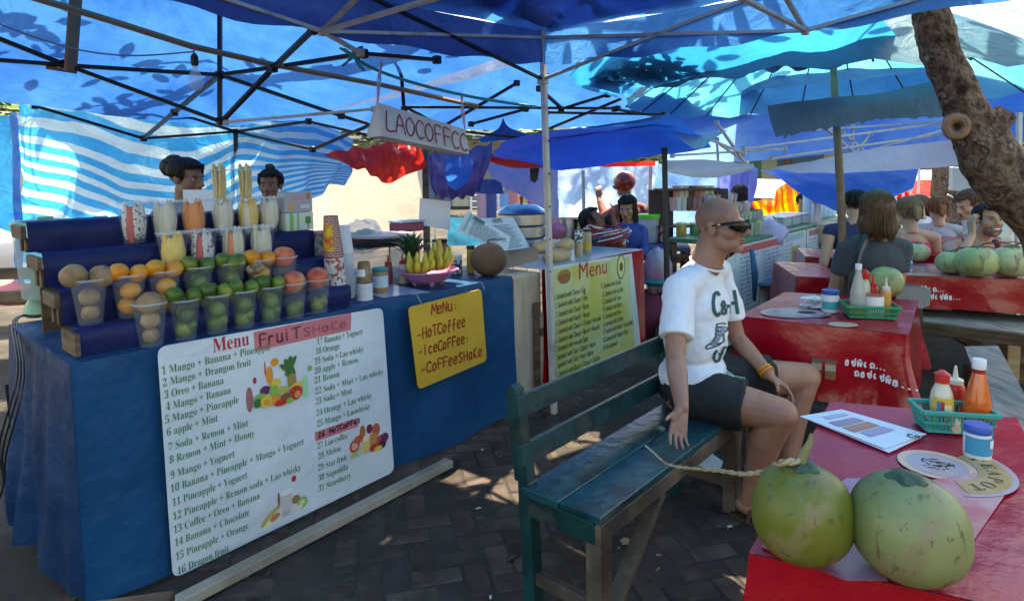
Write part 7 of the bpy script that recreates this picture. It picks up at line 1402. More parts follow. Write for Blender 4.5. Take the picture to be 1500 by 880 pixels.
# shorts
shortm = mat('charcoal_shorts', (.012, .016, .017), .75, bump=.3, bs=16, bdist=.01)
m = MB(); m.ell(hipc+UP*.0, (.182, .152, .105), 24, 12, X=sdv, Y=fw, Z=UP)
for (hh, kk) in ((hN, kN), (hF, kF)): m.cap(hh, .1, hh+(kk-hh)*.3, .1); m.tube([hh, hh+(kk-hh)*.4, hh+(kk-hh)*.64], [.111, .110, .108], 22)
m.build('shorts', shortm, man, remesh=.0062, sm=3, ang=180, disp=lambda p, n: .006*noise.noise(p*14)+.003*noise.noise(p*30))
m = MB(); b0 = hipc+fw*.10-sdv*.03+UP*.10; m.tube([b0, b0+fw*.07-UP*.045-sdv*.02, b0+fw*.11-UP*.05-sdv*.05], [.012, .011, .006], 8); m.build('waist_cord', mat('teal_weave', (.02, .2, .2), .6, col2=(.5, .6, .6), ns=90, nd=0, contrast=(.48, .52)), man)
obr = mat('orange_bracelet', (.85, .3, .01), .5)
for s in (-.01, -.028):
    d = (wrF-elF).normalized(); a_, b_, _ = frame(d); m = MB(); c = wrF+d*s; m.tube([c+(a_*math.cos(t_)+b_*math.sin(t_))*.031+d*.004*math.sin(2*t_) for t_ in [2*math.pi*i/20 for i in range(21)]], .004, 6, cap=False); m.build('bracelet', obr, man)
sandal = mat('brown_sandal', (.06, .035, .022), .6)
for aa, ft in ((aN, V((.62, -.78, 0)).normalized()), (aF, fw)):
    sd_ = ft.cross(UP); m = MB(); c = V((aa.x, aa.y, .004)); m.slab([c-ft*.075+sd_*.03, c-ft*.075-sd_*.03, c+ft*.05-sd_*.04, c+ft*.19-sd_*.035, c+ft*.205, c+ft*.19+sd_*.035, c+ft*.05+sd_*.04][::-1], .018, UP); m.build('sandal_sole', sandal, man)
    for f_ in (.02, .11): m = MB(); m.tube([c+ft*f_+sd_*.045*math.cos(t_)+UP*(.012+.062*(1-f_*3)*math.sin(t_)) for t_ in [math.pi*i/10 for i in range(11)]], .009, 6); m.build('sandal_strap', sandal, man)
# shirt print: letters shrink-wrapped on the chest
from mathutils.bvhtree import BVHTree
bvh = BVHTree.FromObject(ts, bpy.context.evaluated_depsgraph_get()); off_ = ORG['person' if False else man.name]
def wrap(px, py):
    c_ = V((0, 0, EYE)); d = (D(px, py, 2.0)-c_).normalized(); hit = bvh.ray_cast(c_-off_, d)
    return (hit[0]+off_+hit[1]*.0025) if hit[0] is not None else None
def wrapped(mb2, name, mt, par, sub=True):
    """mb2 holds flat polygons in picture pixels; lay them on the shirt once"""
    m = MB()
    for f in mb2.f:
        ps = [wrap(mb2.v[i][0], mb2.v[i][1]) for i in f]
        if all(p is not None for p in ps) and max((ps[0]-p).length for p in ps) < .12: m.add(ps[::-1], [tuple(range(len(ps)))])
    if m.v: return m.build(name, mt, par, smooth=False)
dteal = mat('dark_teal_print', (.015, .09, .09), .7); lilac = mat('grey_lilac_print', (.25, .27, .38), .7)
def ribbon(mb2, pts, w_):
    for a, b in zip(pts, pts[1:]):
        n_ = max(1, int(math.hypot(b[0]-a[0], b[1]-a[1])/2)); dx, dy = b[0]-a[0], b[1]-a[1]; L = math.hypot(dx, dy) or 1; nx, ny = -dy/L*w_/2, dx/L*w_/2
        for i in range(n_):
            p = (a[0]+dx*i/n_-dx/L*.3, a[1]+dy*i/n_-dy/L*.3); q = (a[0]+dx*(i+1)/n_+dx/L*.3, a[1]+dy*(i+1)/n_+dy/L*.3); j = len(mb2.v); mb2.v += [(p[0]-nx, p[1]-ny, 0), (q[0]-nx, q[1]-ny, 0), (q[0]+nx, q[1]+ny, 0), (p[0]+nx, p[1]+ny, 0)]; mb2.f.append((j, j+1, j+2, j+3))
zz5 = lambda pts: [(940+x/2.933, 270+y/2.933) for x, y in pts]
for nm, strokes_, w_ in (('C', [[(332, 478), (322, 462), (310, 475), (306, 510), (310, 545), (322, 565), (336, 552)]], 5.0), ('a', [[(350, 500), (342, 512), (344, 524), (352, 528), (358, 518), (350, 500)], [(348, 532), (342, 545), (348, 558), (358, 554), (358, 534), (348, 532)]], 3.4), ('H', [[(372, 458), (372, 558)], [(378, 512), (400, 508)], [(396, 455), (412, 556)]], 5.0)):
    q = MB(); [ribbon(q, zz5(s), w_) for s in strokes_]; wrapped(q, 'printed_letter', dteal, man)
q = MB(); [ribbon(q, zz5(s), 3.6) for s in ([(322, 712), (312, 725), (308, 745), (318, 762), (330, 755), (340, 730), (352, 700), (376, 698)], [(330, 728), (362, 722)], [(358, 735), (355, 765)], [(358, 742), (372, 732)], [(384, 738), (376, 752), (384, 765), (392, 750), (390, 735), (394, 765)], [(402, 765), (402, 730), (410, 738), (414, 765)], [(420, 690), (424, 745)])]; wrapped(q, 'printed_script', dteal, man)
q = MB(); [ribbon(q, zz5(s), 2.2) for s in ([(322, 600), (345, 596), (368, 600), (366, 625), (350, 640), (352, 672), (330, 690), (300, 702), (278, 706), (274, 695), (300, 680), (316, 655), (322, 600)], [(325, 612), (360, 612)], [(322, 628), (360, 632)], [(325, 645), (350, 648)], [(368, 640), (390, 700)], [(300, 690), (340, 680)])]; wrapped(q, 'printed_shoe_outline', dteal, man)
q = MB(); [ribbon(q, zz5(s), 6) for s in ([(335, 610), (330, 660), (300, 692)], [(350, 612), (345, 640)])]; wrapped(q, 'printed_shoe_fill', lilac, man)
# ---- stall keepers ---------------------------------------------------------
yawr = lambda dx, dy: math.atan2(dy, dx)-math.pi/2
hp = D(275, 262, 3.75)
figure('young woman with a dark hair bun looking down behind the fruit display', (hp.x, hp.y, 0), hp, yawr(.95, -.3), -.1, 1.0, sk_brown, mat('grey_striped_top', (.35, .38, .36), .8, col2=(.15, .17, .17), ns=20), 'bun', h_blk, arms=[(1, hp+V((.1, -.28, -.5)), hp+V((.3, -.3, -.55)), (1, .2, 0), (0, 0, -1)), (-1, hp+V((.2, .2, -.5)), hp+V((.42, .0, -.55)), (1, -.2, 0), (0, 0, -1))])
hp = D(396, 272, 4.3)
figure('girl with a top knot peering over the fruit display', (hp.x, hp.y, 0), hp, yawr(.12, -1), 0, .92, sk_brown, mat('dark_top', (.05, .04, .06), .8), 'topknot', h_blk)
m = MB(); m.slab([D(268, 278, 3.35), D(312, 278, 3.35), D(314, 312, 3.35), D(270, 312, 3.35)], .003, V((0, -1, 0))); tag(m.build('white_card', paper, smooth=False), 'white card standing behind the mango stick cups', 'card')
# ---- people around the far tables -----------------------------------------
hp = D(1284, 312, 3.95); gy = mat('charcoal_grey_t_shirt', (.055, .07, .085), .85, bump=.3, bs=14, bdist=.01)
sx_ = V((1, 0, 0))
figure('person in a charcoal T-shirt with brown bobbed hair, seen from behind', (hp.x-.05, hp.y, 0), hp, yawr(.35, 1), -.1, 1.12, sk_light, gy, 'bob', h_brn, chest=hp+V((-.02, -.0, -.30)), hips=hp+V((-.06, -.08, -.74)), sh=.145, tyaw=yawr(.1, 1), sleeve=.55, arms=[(1, D(1312, 425, 3.9), D(1318, 448, 4.05)+V((0, .12, 0)), (.1, 1, 0), (0, 0, -1)), (-1, D(1222, 430, 4.0), D(1235, 440, 4.2), (.3, 1, 0), (0, 0, -1))], lower=[(hp+V((.1, .45, -.85)), hp+V((.1, .45, -1.25))), (hp+V((-.15, .45, -.85)), hp+V((-.15, .45, -1.25)))])
m = MB(); m.tube([D(1270, 345, 3.86), D(1258, 370, 3.75), D(1248, 410, 3.72), D(1250, 440, 3.75)], .022, 6); tag(m.build('bag_strap', black_pl), 'broad black bag strap down the back of the charcoal T-shirt', 'strap')
hp = D(1252, 300, 5.2)
figure('man in a navy vest half hidden behind the person in the charcoal T-shirt', (hp.x, hp.y, 0), hp, yawr(.2, 1), 0, 1.0, sk_fair, mat('navy_vest', (.015, .03, .1), .8), 'short', h_blk, sleeve=.12, arms=[(-1, hp+V((-.25, .0, -.5)), hp+V((-.15, .2, -.55)), (0, 1, 0), (0, 0, -1))], face=False)
hp = D(1449, 322, 4.85)
tk, th_, tT, tS = figure('smiling bearded man in a red and black tank top, elbow on the long red table', (hp.x, hp.y, 0), hp, yawr(-.15, -1), .05, 1.08, sk_light, mat('black_tank_top', (.025, .02, .03), .8), 'short', h_blk, chest=hp+V((-.03, .05, -.30)), sh=.19, tank=1, arms=[(-1, D(1486, 400, 4.6), D(1490, 415, 4.45), (-.6, -.5, 0), (0, 0, -1)), (1, D(1402, 385, 4.5), D(1424, 345, 4.68), (.1, .3, 1), (1, 0, 0))])
X, Y, Z = th_.ax(); m = MB(); m.ell(th_(0, .0955, -.062), (.026, .004, .0065), 12, 6, X=X, Y=Y, Z=Z); m.build('smile', mat('teeth', (.8, .78, .74), .3), tk)
q = MB(); q.ell((0, 0, 0), (.0565, .058, .052), 30, 18); vs = [V((0, .036, -.07))+V(v) for v in q.v]; fs = [f for f in q.f if (lambda p: p.z < -.045 and p.y > .02 and not (abs(p.x) < .028 and p.z > -.077 and p.y > .06))(sum((vs[i] for i in f), V((0, 0, 0)))/len(f))]
m = MB(); m.add([th_(*v) for v in vs], fs); m.build('beard', mat('stubble', (.15, .08, .05), .8, col2=(.28, .15, .10), ns=60), tk, ang=180)
m = MB()
for s in (-1, 1): m.tube([tT(s*.11, -.02, .135), tT(s*.105, .04, .11), tT(s*.095, .085, .02), tT(s*.1, .10, -.08)], .011, 8)
m.tube([tT(-.07, .07, .06), tT(-.03, .10, .0), tT(.03, .10, .0), tT(.07, .07, .06)], .012, 8); m.build('red_trim', mat('red_cotton', (.5, .02, .03), .8), tk)
hp = D(1418, 300, 6.0)
figure('young man in a pale shirt bending over the table behind the tank top man', (hp.x, hp.y, 0), hp, yawr(-1, -.2), -.35, 1.15, sk_fair, mat('pale_beige_shirt', (.6, .56, .46), .8), 'short', h_brn, chest=hp+V((.22, .05, -.25)), tyaw=yawr(-.95, -.1), hips=hp+V((.45, .05, -.65)), sleeve=.6, arms=[(1, hp+V((-.02, -.1, -.42)), hp+V((-.32, -.1, -.5)), (-1, 0, -.1), (0, 0, -1)), (-1, hp+V((-.02, -.28, -.42)), hp+V((-.35, -.25, -.5)), (-1, .2, 0), (0, 0, -1))], vox=.009)
hp = D(1331, 310, 5.6)
figure('bare shouldered woman in a pink strapless top seen from behind', (hp.x, hp.y, 0), hp, yawr(.1, 1), -.1, 1.1, sk_fair, mat('pink_top', (.7, .08, .16), .8, col2=(.6, .05, .1), ns=30), 'pony', h_bln, tank=2, face=False, arms=[(1, hp+V((.27, .0, -.5)), hp+V((.2, .25, -.55)), (0, 1, 0), (0, 0, -1)), (-1, hp+V((-.25, .0, -.5)), hp+V((-.15, .25, -.55)), (0, 1, 0), (0, 0, -1))], vox=.009)
hp = D(1373, 306, 7.0)
figure('ginger haired person in a grey singlet beyond the pink top', (hp.x, hp.y, 0), hp, yawr(.3, 1), -.1, 1.15, sk_fair, mat('grey_singlet', (.42, .42, .42), .8), 'pony', h_red, sleeve=.12, face=False, arms=[(1, hp+V((.3, .0, -.45)), hp+V((.28, .25, -.5)), (0, 1, 0), (0, 0, -1))], vox=.01)
hp = D(1345, 300, 7.5)
figure('blond person behind the woman in the pink top', (hp.x, hp.y, 0), hp, yawr(-.3, 1), 0, 1.0, sk_fair, mat('white_top', (.7, .7, .7), .8), 'short', h_bln, face=False, vox=.011)
hp = D(1357, 302, 8.4)
figure('dark haired figure in a red top between the far guests', (hp.x, hp.y, 0), hp, yawr(-.6, .6), 0, 1.0, sk_brown, mat('red_top', (.6, .03, .04), .8), 'long', h_blk, face=False, vox=.011)
hp = D(1478, 310, 8.2)
figure('person in a white shirt partly behind the tree at the right edge', (hp.x, hp.y, 0), hp, yawr(-.6, -.6), 0, 1.0, sk_fair, mat('white_top'), 'short', h_brn, face=False, vox=.012)
hp = D(1177, 297, 8.2)
figure('woman in a white top with pinned up hair serving at the third stall', (hp.x, hp.y, 0), hp, yawr(-.35, -1), -.1, 1.0, sk_light, mat('white_top'), 'topknot', h_blk, arms=[(1, hp+V((-.2, -.15, -.45)), hp+V((-.05, -.3, -.5)), (1, -.2, 0), (0, 0, -1))], vox=.01)
hp = D(1083, 286, 7.2)
figure('dark haired person in a navy top standing behind the third stall', (hp.x, hp.y, 0), hp, yawr(.2, 1), 0, 1.0, sk_brown, mat('dark_navy_top', (.02, .025, .06), .8), 'long', h_blk, face=False, vox=.01)
hp = D(919, 305, 6.0)
figure('girl in a blue jacket with white collar busy behind the blue back table', (hp.x, hp.y, 0), hp, yawr(-.5, -1), -.25, 1.0, sk_light, mat('blue_jacket', (.03, .07, .3), .7), 'long', h_blk, arms=[(1, hp+V((-.17, -.12, -.42)), hp+V((-.05, -.30, -.42)), (1, 0, 0), (0, 0, -1)), (-1, hp+V((.14, -.1, -.42)), hp+V((.06, -.30, -.42)), (-1, 0, 0), (0, 0, -1))], sleeve=1.1, vox=.009, sh=.13)
hp2 = hp; m = MB(); m.ell(hp+V((-.0, -.02, -.22)), (.11, .085, .045), 16, 8); m.build('collar_cloth', paper, None, ang=180); bpy.data.objects['collar_cloth'].name = 'white_scarf'; tag(bpy.data.objects['white_scarf'], 'white cloth round the neck of the girl in the blue jacket', 'scarf')
hp = D(868, 322, 5.6)
figure('dark haired woman leaning back with a hand raised behind the straw basket', (hp.x, hp.y, 0), hp, yawr(.9, -.5), .5, .95, sk_brown, mat('dark_patterned_blouse', (.12, .05, .07), .8, col2=(.03, .03, .06), ns=40), 'pony', h_blk, arms=[(-1, hp+V((.25, -.1, -.22)), hp+V((.17, -.12, .0)), (0, 0, 1), (-1, 0, 0))], vox=.009)
hp = D(886, 330, 5.9)
figure('child with black hair behind the woman with the raised hand', (hp.x, hp.y, 0), hp, yawr(-.2, 1), 0, .8, sk_brown, mat('purple_top', (.2, .05, .2), .8), 'short', h_blk, face=False, vox=.01)
# the person in a red helmet
hp = D(914, 272, 7.0); rj = mat('rust_red_jacket', (.30, .07, .045), .7, col2=(.22, .05, .035), ns=8, bump=.2)
hm, hh_, hT, hS = figure('standing person in a red helmet and rust red jacket taking a photograph', (hp.x, hp.y, 0), hp, yawr(-.5, .85), 0, 1.05, sk_brown, rj, 'short', h_blk, chest=hp+V((.04, 0, -.34)), arms=[(1, hp+V((.32, -.05, -.42)), hp+V((.12, .25, -.22)), (-.5, .5, .3), (0, 1, 0)), (-1, hp+V((-.22, .05, -.35)), hp+V((-.25, .22, -.15)), (0, .3, 1), (0, 1, 0))], sleeve=1.1, face=False, vox=.01, hips=hp+V((.02, 0, -.75)), lower=[(hp+V((.1, 0, -1.1)), hp+V((.1, 0, -1.5))), (hp+V((-.08, 0, -1.1)), hp+V((-.08, 0, -1.5)))])
X, Y, Z = hh_.ax(); m = MB(); m.ell(hh_(0, -.01, .045), (.115, .13, .12), 24, 16, X=X, Y=Y, Z=Z); m.build('helmet', mat('red_helmet', (.35, .03, .02), .25, coat=.5), hm, ang=180)
m = MB(); m.ell(hh_(0, .02, -.01), (.112, .122, .05), 24, 10, X=X, Y=Y, Z=Z); m.build('helmet_visor_band', mat('helmet_dark_band', (.05, .02, .02), .3), hm, ang=180)
# ------------------------------------------------------------------ the blue back table and what stands on it
q0 = [P(908, 362, .78), P(1012, 364, .78), P(1005, 353, .78), P(915, 352, .78)]
cc = sum(q0, V((0, 0, 0)))/4; t = thing('blue_table', 'blue topped wooden work table behind the black pole', 'table', (cc.x, cc.y, 0))
m = MB(); m.slab(q0, .03, UP); m.v = [(x, y, z-.03) for x, y, z in m.v]; m.build('tabletop', mat('blue_table_paint', (.02, .09, .25), .4), t)
for p in q0: f_ = p+(cc-p)*.1; m = MB(); m.bar((f_.x, f_.y, 0), (f_.x, f_.y, .75), .05, .05); m.build('leg', oldwood, t)
m = MB(); m.bar(q0[0]-UP*.09, q0[1]-UP*.09, .03, .07); m.build('apron', oldwood, t)
q = P(950, 357, .782); lo = D(950, 352, q.y+.1); lo.z = .785; t = thing('drink_bucket', 'translucent white drink tub with bright green lid on the blue back table', 'tub', lo)
m = MB(); m.lathe([(.085, 0), (.09, .008), (.108, .25), (.112, .26)], lo, n=28); m.build('wall', mat('milky_tub', (.62, .64, .72), .3, alpha=.85), t)
m = MB(); m.lathe([(.088, .008), (.092, .07), (.001, .071)], lo, n=24, closed=True); m.v = [(lo.x+(x-lo.x)*1.012, lo.y+(y-lo.y)*1.012, z) for x, y, z in m.v]; m.build('pink_drink', mat('pink_drink', (.55, .33, .3), .3), t)
m = MB(); m.lathe([(.118, .25), (.12, .255), (.12, .285), (.112, .292)], lo, n=28); m.build('lid', mat('lime_green_lid', (.12, .7, .06), .35), t)
q = D(927, 352, lo.y); q.z = .785; t = thing('blue_stand', 'small sky blue ice shaver on a clear stand left of the green lidded tub', 'ice shaver', q); sb = mat('sky_blue_plastic')
m = MB(); m.lathe([(.05, 0), (.05, .01), (.012, .02), (.012, .11), (.03, .12), (.055, .14), (.05, .2), (.02, .21), (.02, .24)], q, n=18); m.build('body', sb, t); m = MB(); m.box(q+V((0, 0, .235)), (.02, .09, .012), ch=.003); m.build('crank', sb, t)
q = D(969, 352, lo.y); q.z = .785; jar('printed_can', 'tall red and white printed can beside the black pole', q, .028, .16, mat('red_white_print', (.7, .7, .7), .4, col2=(.55, .03, .05), ns=25, nd=0, contrast=(.48, .52)), white_pl, lid=.01, cat='can')
t = thing('pink_backpack', 'pink teal and silver backpack hanging under the blue back table', 'bag', D(963, 400, 5.6)); bq = D(963, 396, 5.6)
m = MB(); m.ell(bq, (.13, .09, .2), 18, 12, nz=.25); m.build('bag_body', mat('pink_silver_bag', (.6, .2, .38), .4, col2=(.4, .42, .5), ns=6), t, ang=180); m = MB(); m.ell(bq+V((.0, -.03, -.1)), (.135, .08, .04), 14, 8); m.build('teal_band', mat('teal_lid'), t)
q = P(955, 470, .0); 
def crate(label, q, wd_, dp, ht, mt=palewood, ang=.0, n=3):
    t = thing('wooden_crate', label, 'crate', q, group='wooden crates'); X = V((math.cos(ang), math.sin(ang), 0)); Y = V((-X.y, X.x, 0))
    for i in range(n):
        z = ht*(i+.5)/n
        for s in (-1, 1): m = MB(); m.box(q+Y*s*dp/2+UP*z, (wd_, .012, ht/n-.008), X, Y, ch=.002); m.build('slat', mt, t); m = MB(); m.box(q+X*s*(wd_/2-.006)+UP*z, (.012, dp-.03, ht/n-.008), X, Y, ch=.002); m.build('slat', mt, t)
    for a in (-1, 1):
        for b in (-1, 1): m = MB(); m.box(q+X*a*(wd_/2-.02)+Y*b*(dp/2-.02)+UP*ht/2, (.03, .03, ht), X, Y, ch=.002); m.build('post', mt, t)
crate('yellowish wooden crate on the ground just right of the sandwich counter', V((1.55, 5.35, 0)), .34, .3, .28, palewood, .5)
crate('darker wooden crate stacked behind the yellowish one', V((1.75, 5.75, 0)), .34, .3, .5, oldwood, .5)
for i, (x, y, c) in enumerate(((1.25, 5.7, (.3, .05, .1)), (1.6, 6.1, (.05, .05, .12)), (1.0, 6.0, (.25, .1, .05)))):
    m = MB(); m.ell((x, y, .2), (.16, .14, .2), 14, 10, nz=.5); tag(m.build('bundle', mat('bundle_%d' % i, c, .7), ang=180), f'{("dark red","navy","rust brown")[i]} cloth bundle on the ground under the blue back table', 'bundle')
# shelf with packed fruit cups behind the man's head
sh0 = D(1010, 355, 6.4); t = thing('cup_shelf', 'dark wooden shelf behind the seated man holding boxes of drink cups', 'shelf', (sh0.x, 6.4, 0)); 
for z_ in (.6, D(1010, 330, 6.4).z, D(1010, 277, 6.4).z): m = MB(); m.box((D(1005, 300, 6.4).x, 6.4, z_), (.6, .3, .02)); m.build('shelf_board', oldwood, t)
for a in (968, 1048): m = MB(); c_ = D(a, 300, 6.4); m.bar((c_.x, 6.4, 0), (c_.x, 6.4, D(1010, 277, 6.4).z), .03, .25); m.build('side_board', mat('dark_red_brown_board', (.07, .03, .03), .6), t)
cupcol = [mat('striped_cup_a', (.65, .35, .3), .5), mat('striped_cup_b', (.7, .62, .5), .5), mat('striped_cup_c', (.5, .2, .2), .5), mat('striped_cup_d', (.72, .70, .72), .5), mat('striped_cup_e', (.15, .08, .07), .5)]
def cuprow(y_px, x0, x1, n, Y, lab, h_=.13):
    for i in range(n):
        x = x0+(x1-x0)*i/(n-1); q = D(x, y_px, Y); m = MB(); m.lathe([(.026, 0), (.036, h_), (.04, h_), (.04, h_+.008)], q, n=12); tag(m.build('drink_cup', cupcol[(i*3) % 5]), f'{("leftmost","second","third","fourth","fifth","sixth","seventh","rightmost")[min(i,7)]} cup {lab}', 'cup', 'cups on the back shelf')
cuprow(292, 990, 1041, 8, 6.35, 'of the upper row behind the seated man'); cuprow(309, 985, 1042, 8, 6.3, 'of the lower row behind the seated man')
for i, x in enumerate((998, 1018, 1034)): q = D(x, 352, 6.2); jar('syrup_jar', ('left amber','middle green','right amber')[i]+' jar under the shelf behind the seated man', q, .05, .18, mat('amber_syrup', (.5, .28, .05), .3) if i != 1 else mat('green_syrup', (.1, .2, .08), .3), white_pl, group='syrup jars')
# ------------------------------------------------------------------ third stall: white menus, displays
sa = V((1.98, 5.45, 0)); sdir = (V((4.75, 8.55, 0))-sa).normalized(); sn = V((-sdir.y, sdir.x, 0)); Ls = 4.1
def S3(u, v, z=0): return sa+sdir*u+sn*v+UP*z
t = thing('far_juice_counter', 'long far juice counter with white printed menus along its front', 'counter', S3(2, .3))
m = MB(); m.box(S3(Ls/2, .35, .86), (Ls, .7, .04), sdir, sn, ch=.003); m.build('tabletop', mat('green_edge_top', (.06, .2, .1), .5), t)
for u in (.05, 1.4, 2.8, Ls-.05):
    for v in (.05, .65): m = MB(); m.bar(S3(u, v, 0), S3(u, v, .85), .05, .05); m.build('leg', oldwood, t)
m = MB(); m.grid([[S3(Ls*j/30, .03+.02*math.sin(j), z) for j in range(31)] for z in (.85, .5, .12)]); m.build('front_cloth', mat('dark_green_cloth', (.02, .06, .04), .7), t, ang=180)
def s3u(px): # u where a pixel column crosses the counter front
    d = D(px, 330, 1.0)-V((0, 0, EYE)); n_ = sn; k = sa.dot(n_)/d.dot(n_); return (d*k-sa).dot(sdir)
ban3 = [(1072, 1141, 348, 460, 'white menu of blue printed lines with red heading, nearest on the far counter', (.3, .4, .55), (.6, .1, .1)), (1141.5, 1176, 342, 430, 'white menu with a green fruit picture in the middle of the far counter', (.35, .45, .45), (.3, .5, .55)), (1177, 1206, 333, 422, 'creased white menu with a dark food picture at the far end of the far counter', (.4, .45, .5), (.5, .2, .2))]
for i, (x0, x1, y0, y1, lab, c1_, c2_) in enumerate(ban3):
    u0_, u1 = s3u(x0), s3u(x1); pts = [S3(u0_, -.03, .86), S3(u1, -.03, .86), S3(u1, -.05, .07), S3(u0_, -.05, .07)]
    lm_ = mat('far_ink_%d' % i, c1_, .6)
    quadsheet('far_menu', lab, 'menu banner', pts, .002, vinyl, lines=(17, .08, .48, .14, .95), group='menus on the far juice counter', lm=lm_, hdr=([(.1, .02, .9, .1, c2_)]+([(.35, .18, .72, .55, (.3, .35, .1)), (.42, .25, .6, .5, (.5, .12, .2))] if i == 1 else [])+([(.55, .5, .95, .98, (.2, .1, .1))] if i == 2 else [])))
    if i != 1:
        m = MB(); th_2 = bpy.data.objects[[o.name for o in bpy.data.objects if o.get('label') == lab][0]]; n_ = sdir.cross(UP); rr = random.Random(i+40)
        for k in range(17):
            z = .86-.79*(.14+.81*k/17); a0 = .54; e = a0+.4*rr.uniform(.6, 1)
            while a0 < e: a1 = min(a0+rr.uniform(.03, .1), e); ua, ub = u0_+(u1-u0_)*a0, u0_+(u1-u0_)*a1; m.add([S3(ua, -.045, z), S3(ub, -.045, z), S3(ub, -.045, z+.016), S3(ua, -.045, z+.016)], [(0, 1, 2, 3)]); a0 = a1+.02
        for k_ in range(len(m.v)): x, y, z = m.v[k_]; m.v[k_] = (x-sn.x*.01*(1+(.86-z)*2.2), y-sn.y*.01*(1+(.86-z)*2.2), z)
        m.build('printed_lines', lm_, th_2, smooth=False)
m = MB(); m.add([S3(s3u(1030), -.035, .7), S3(s3u(1071), -.035, .8), S3(s3u(1073), -.06, .05), S3(s3u(1030), -.06, .05)], [(3, 2, 1, 0)]); tag(m.build('plain_sheet', vinyl, smooth=False), 'white sheet on the far counter just right of the seated man', 'menu banner', 'menus on the far juice counter')
m = MB(); m.tube([S3(s3u(1088), -.08, .82), S3(s3u(1090), -.1, .6), S3(s3u(1093), -.08, .35)], [.02, .03, .015], 8); tag(m.build('twisted_cord', mat('blue_cord', (.02, .12, .25), .6, bump=1, bs=30), ang=180), 'twisted dark blue cord hanging between the far menus', 'cord')
q = D(1122, 344, 6.2); m = MB(); m.ell(q, (.2, .14, .16), 18, 12, nz=.35, ns=5); tag(m.build('plastic_bag', mat('lilac_film', (.6, .5, .75), .2, alpha=.75, bump=.6, bs=12), ang=180), 'lilac white plastic bag hanging at the near end of the far counter', 'bag')
# displays on the far counter
gc_ = [(.3, .4, .06), (.6, .1, .08), (.7, .5, .1), (.12, .25, .05), (.75, .7, .6), (.4, .2, .1), (.6, .3, .35)]
def display(u, v, z, n, cols, lab, step=.09, h_=.12, lean=0):
    for i in range(n):
        q = S3(u+step*i, v, z); t = thing('packed_cup', f'{("nearest","second","third","fourth","fifth","sixth","farthest")[min(i,6)]} packed fruit cup {lab}', 'cup', q, group='packed cups on the far counter')
        m = MB(); m.lathe([(.03, 0), (.042, h_), (.045, h_), (.045, h_+.008)], q, n=12); m.build('cup_wall', mat('frosted_cup', (.7, .75, .78), .2, alpha=.35), t)
        m = MB(); m.lathe([(.026, .006), (.037, h_-.02), (.02, h_+.02), (.001, h_+.03)], q, n=10, closed=True); m.build('filling', mat('filling_%d' % cols[i % len(cols)], gc_[cols[i % len(cols)]], .5, col2=tuple(c*.6 for c in gc_[cols[i % len(cols)]]), ns=40), t)
for k, (lab, v, z, c) in enumerate((('in the front row of the far counter', .12, .88, [0, 3, 2, 0, 5]), ('in the second row of the far counter', .26, .96, [3, 1, 0, 2]), ('in the third row of the far counter', .4, 1.04, [6, 1, 4, 2]), ('in the top row of the far counter', .54, 1.13, [6, 4, 1, 6]))):
    display(.55, v, z, 7, c, lab, .105)
t = thing('far_stand', 'brown stepped stand holding packed cups on the far counter', 'display stand', S3(.9, .4, .88))
for k in range(3): m = MB(); m.box(S3(.87, .26+.14*k+.0, .92+.042*k), (.8, .13, .08+.085*k-.006), sdir, sn, ch=.003); m.v = [(x, y, z) for x, y, z in m.v]; m.build('step', oldwood, t)
for i, (u, c, lab) in enumerate(((1.7, (.5, .62, .7), 'nearest'), (2.0, (.45, .6, .7), 'middle'), (2.35, (.55, .65, .7), 'farthest'))):
    q = S3(u, .3, .88); t = thing('clear_box', f'{lab} pale blue plastic food box on the far counter', 'food box', q, group='food boxes on the far counter'); m = MB(); m.box(q+UP*.05, (.26, .3, .1), sdir, sn, ch=.01); m.build('box_body', mat('pale_blue_clear', c, .2, alpha=.7), t); m = MB(); m.box(q+UP*.108, (.27, .31, .015), sdir, sn, ch=.004); m.build('lid', mat('pale_blue_lid2', (.45, .62, .72), .3), t)
for i in range(2):
    q = S3(2.55+.13*i, .12, .88); t = thing('cone_tower', f'{("left","right")[i]} tall tower of ice cream cones on the far counter', 'cones', q, group='ice cream cones'); m = MB(); m.lathe([(.03, 0), (.03, .22)], q, n=14); m.build('white_sleeve', white_pl, t); m = MB(); m.lathe([(.03, .22), (.045, .34), (.045, .4)], q, n=14); m.build('cones', mat('wafer', (.62, .38, .12), .6), t)
q = S3(2.6, .1, 1.29); t = thing('cone_roof', 'small white roofed rack over the ice cream cones', 'rack', S3(2.6, .1, .88)); m = MB(); m.slab([q-sdir*.14-sn*.08, q+sdir*.18-sn*.08, q+sdir*.18+UP*.07, q-sdir*.14+UP*.07], .012, UP-sn); m.build('roof', white_pl, t)
for i in range(5):
    q = S3(3.0+.2*i, .3, .88); jar('big_jar', f'{("nearest","second","third","fourth","farthest")[i]} large pale blue lidded jar at the end of the far counter', q, .09, .3-.03*(i % 2), mat('pale_blue_jar', (.5, .68, .78), .2, alpha=.8), mat('pale_blue_lid2'), group='large jars on the far counter')
t = thing('basket_tub', 'tan and green basket tub at the far end of the third stall', 'tub', D(1222, 350, 7.2)); q = D(1222, 352, 7.2); m = MB(); m.lathe([(.26, -.2), (.3, -.1), (.32, .0)], q, n=24); m.build('green_base', mat('green_base', (.08, .25, .06), .6), t); m = MB(); m.lathe([(.32, .0), (.33, .14), (.3, .2)], q, n=24); m.build('tan_side', mat('tan_side', (.5, .36, .2), .6), t)
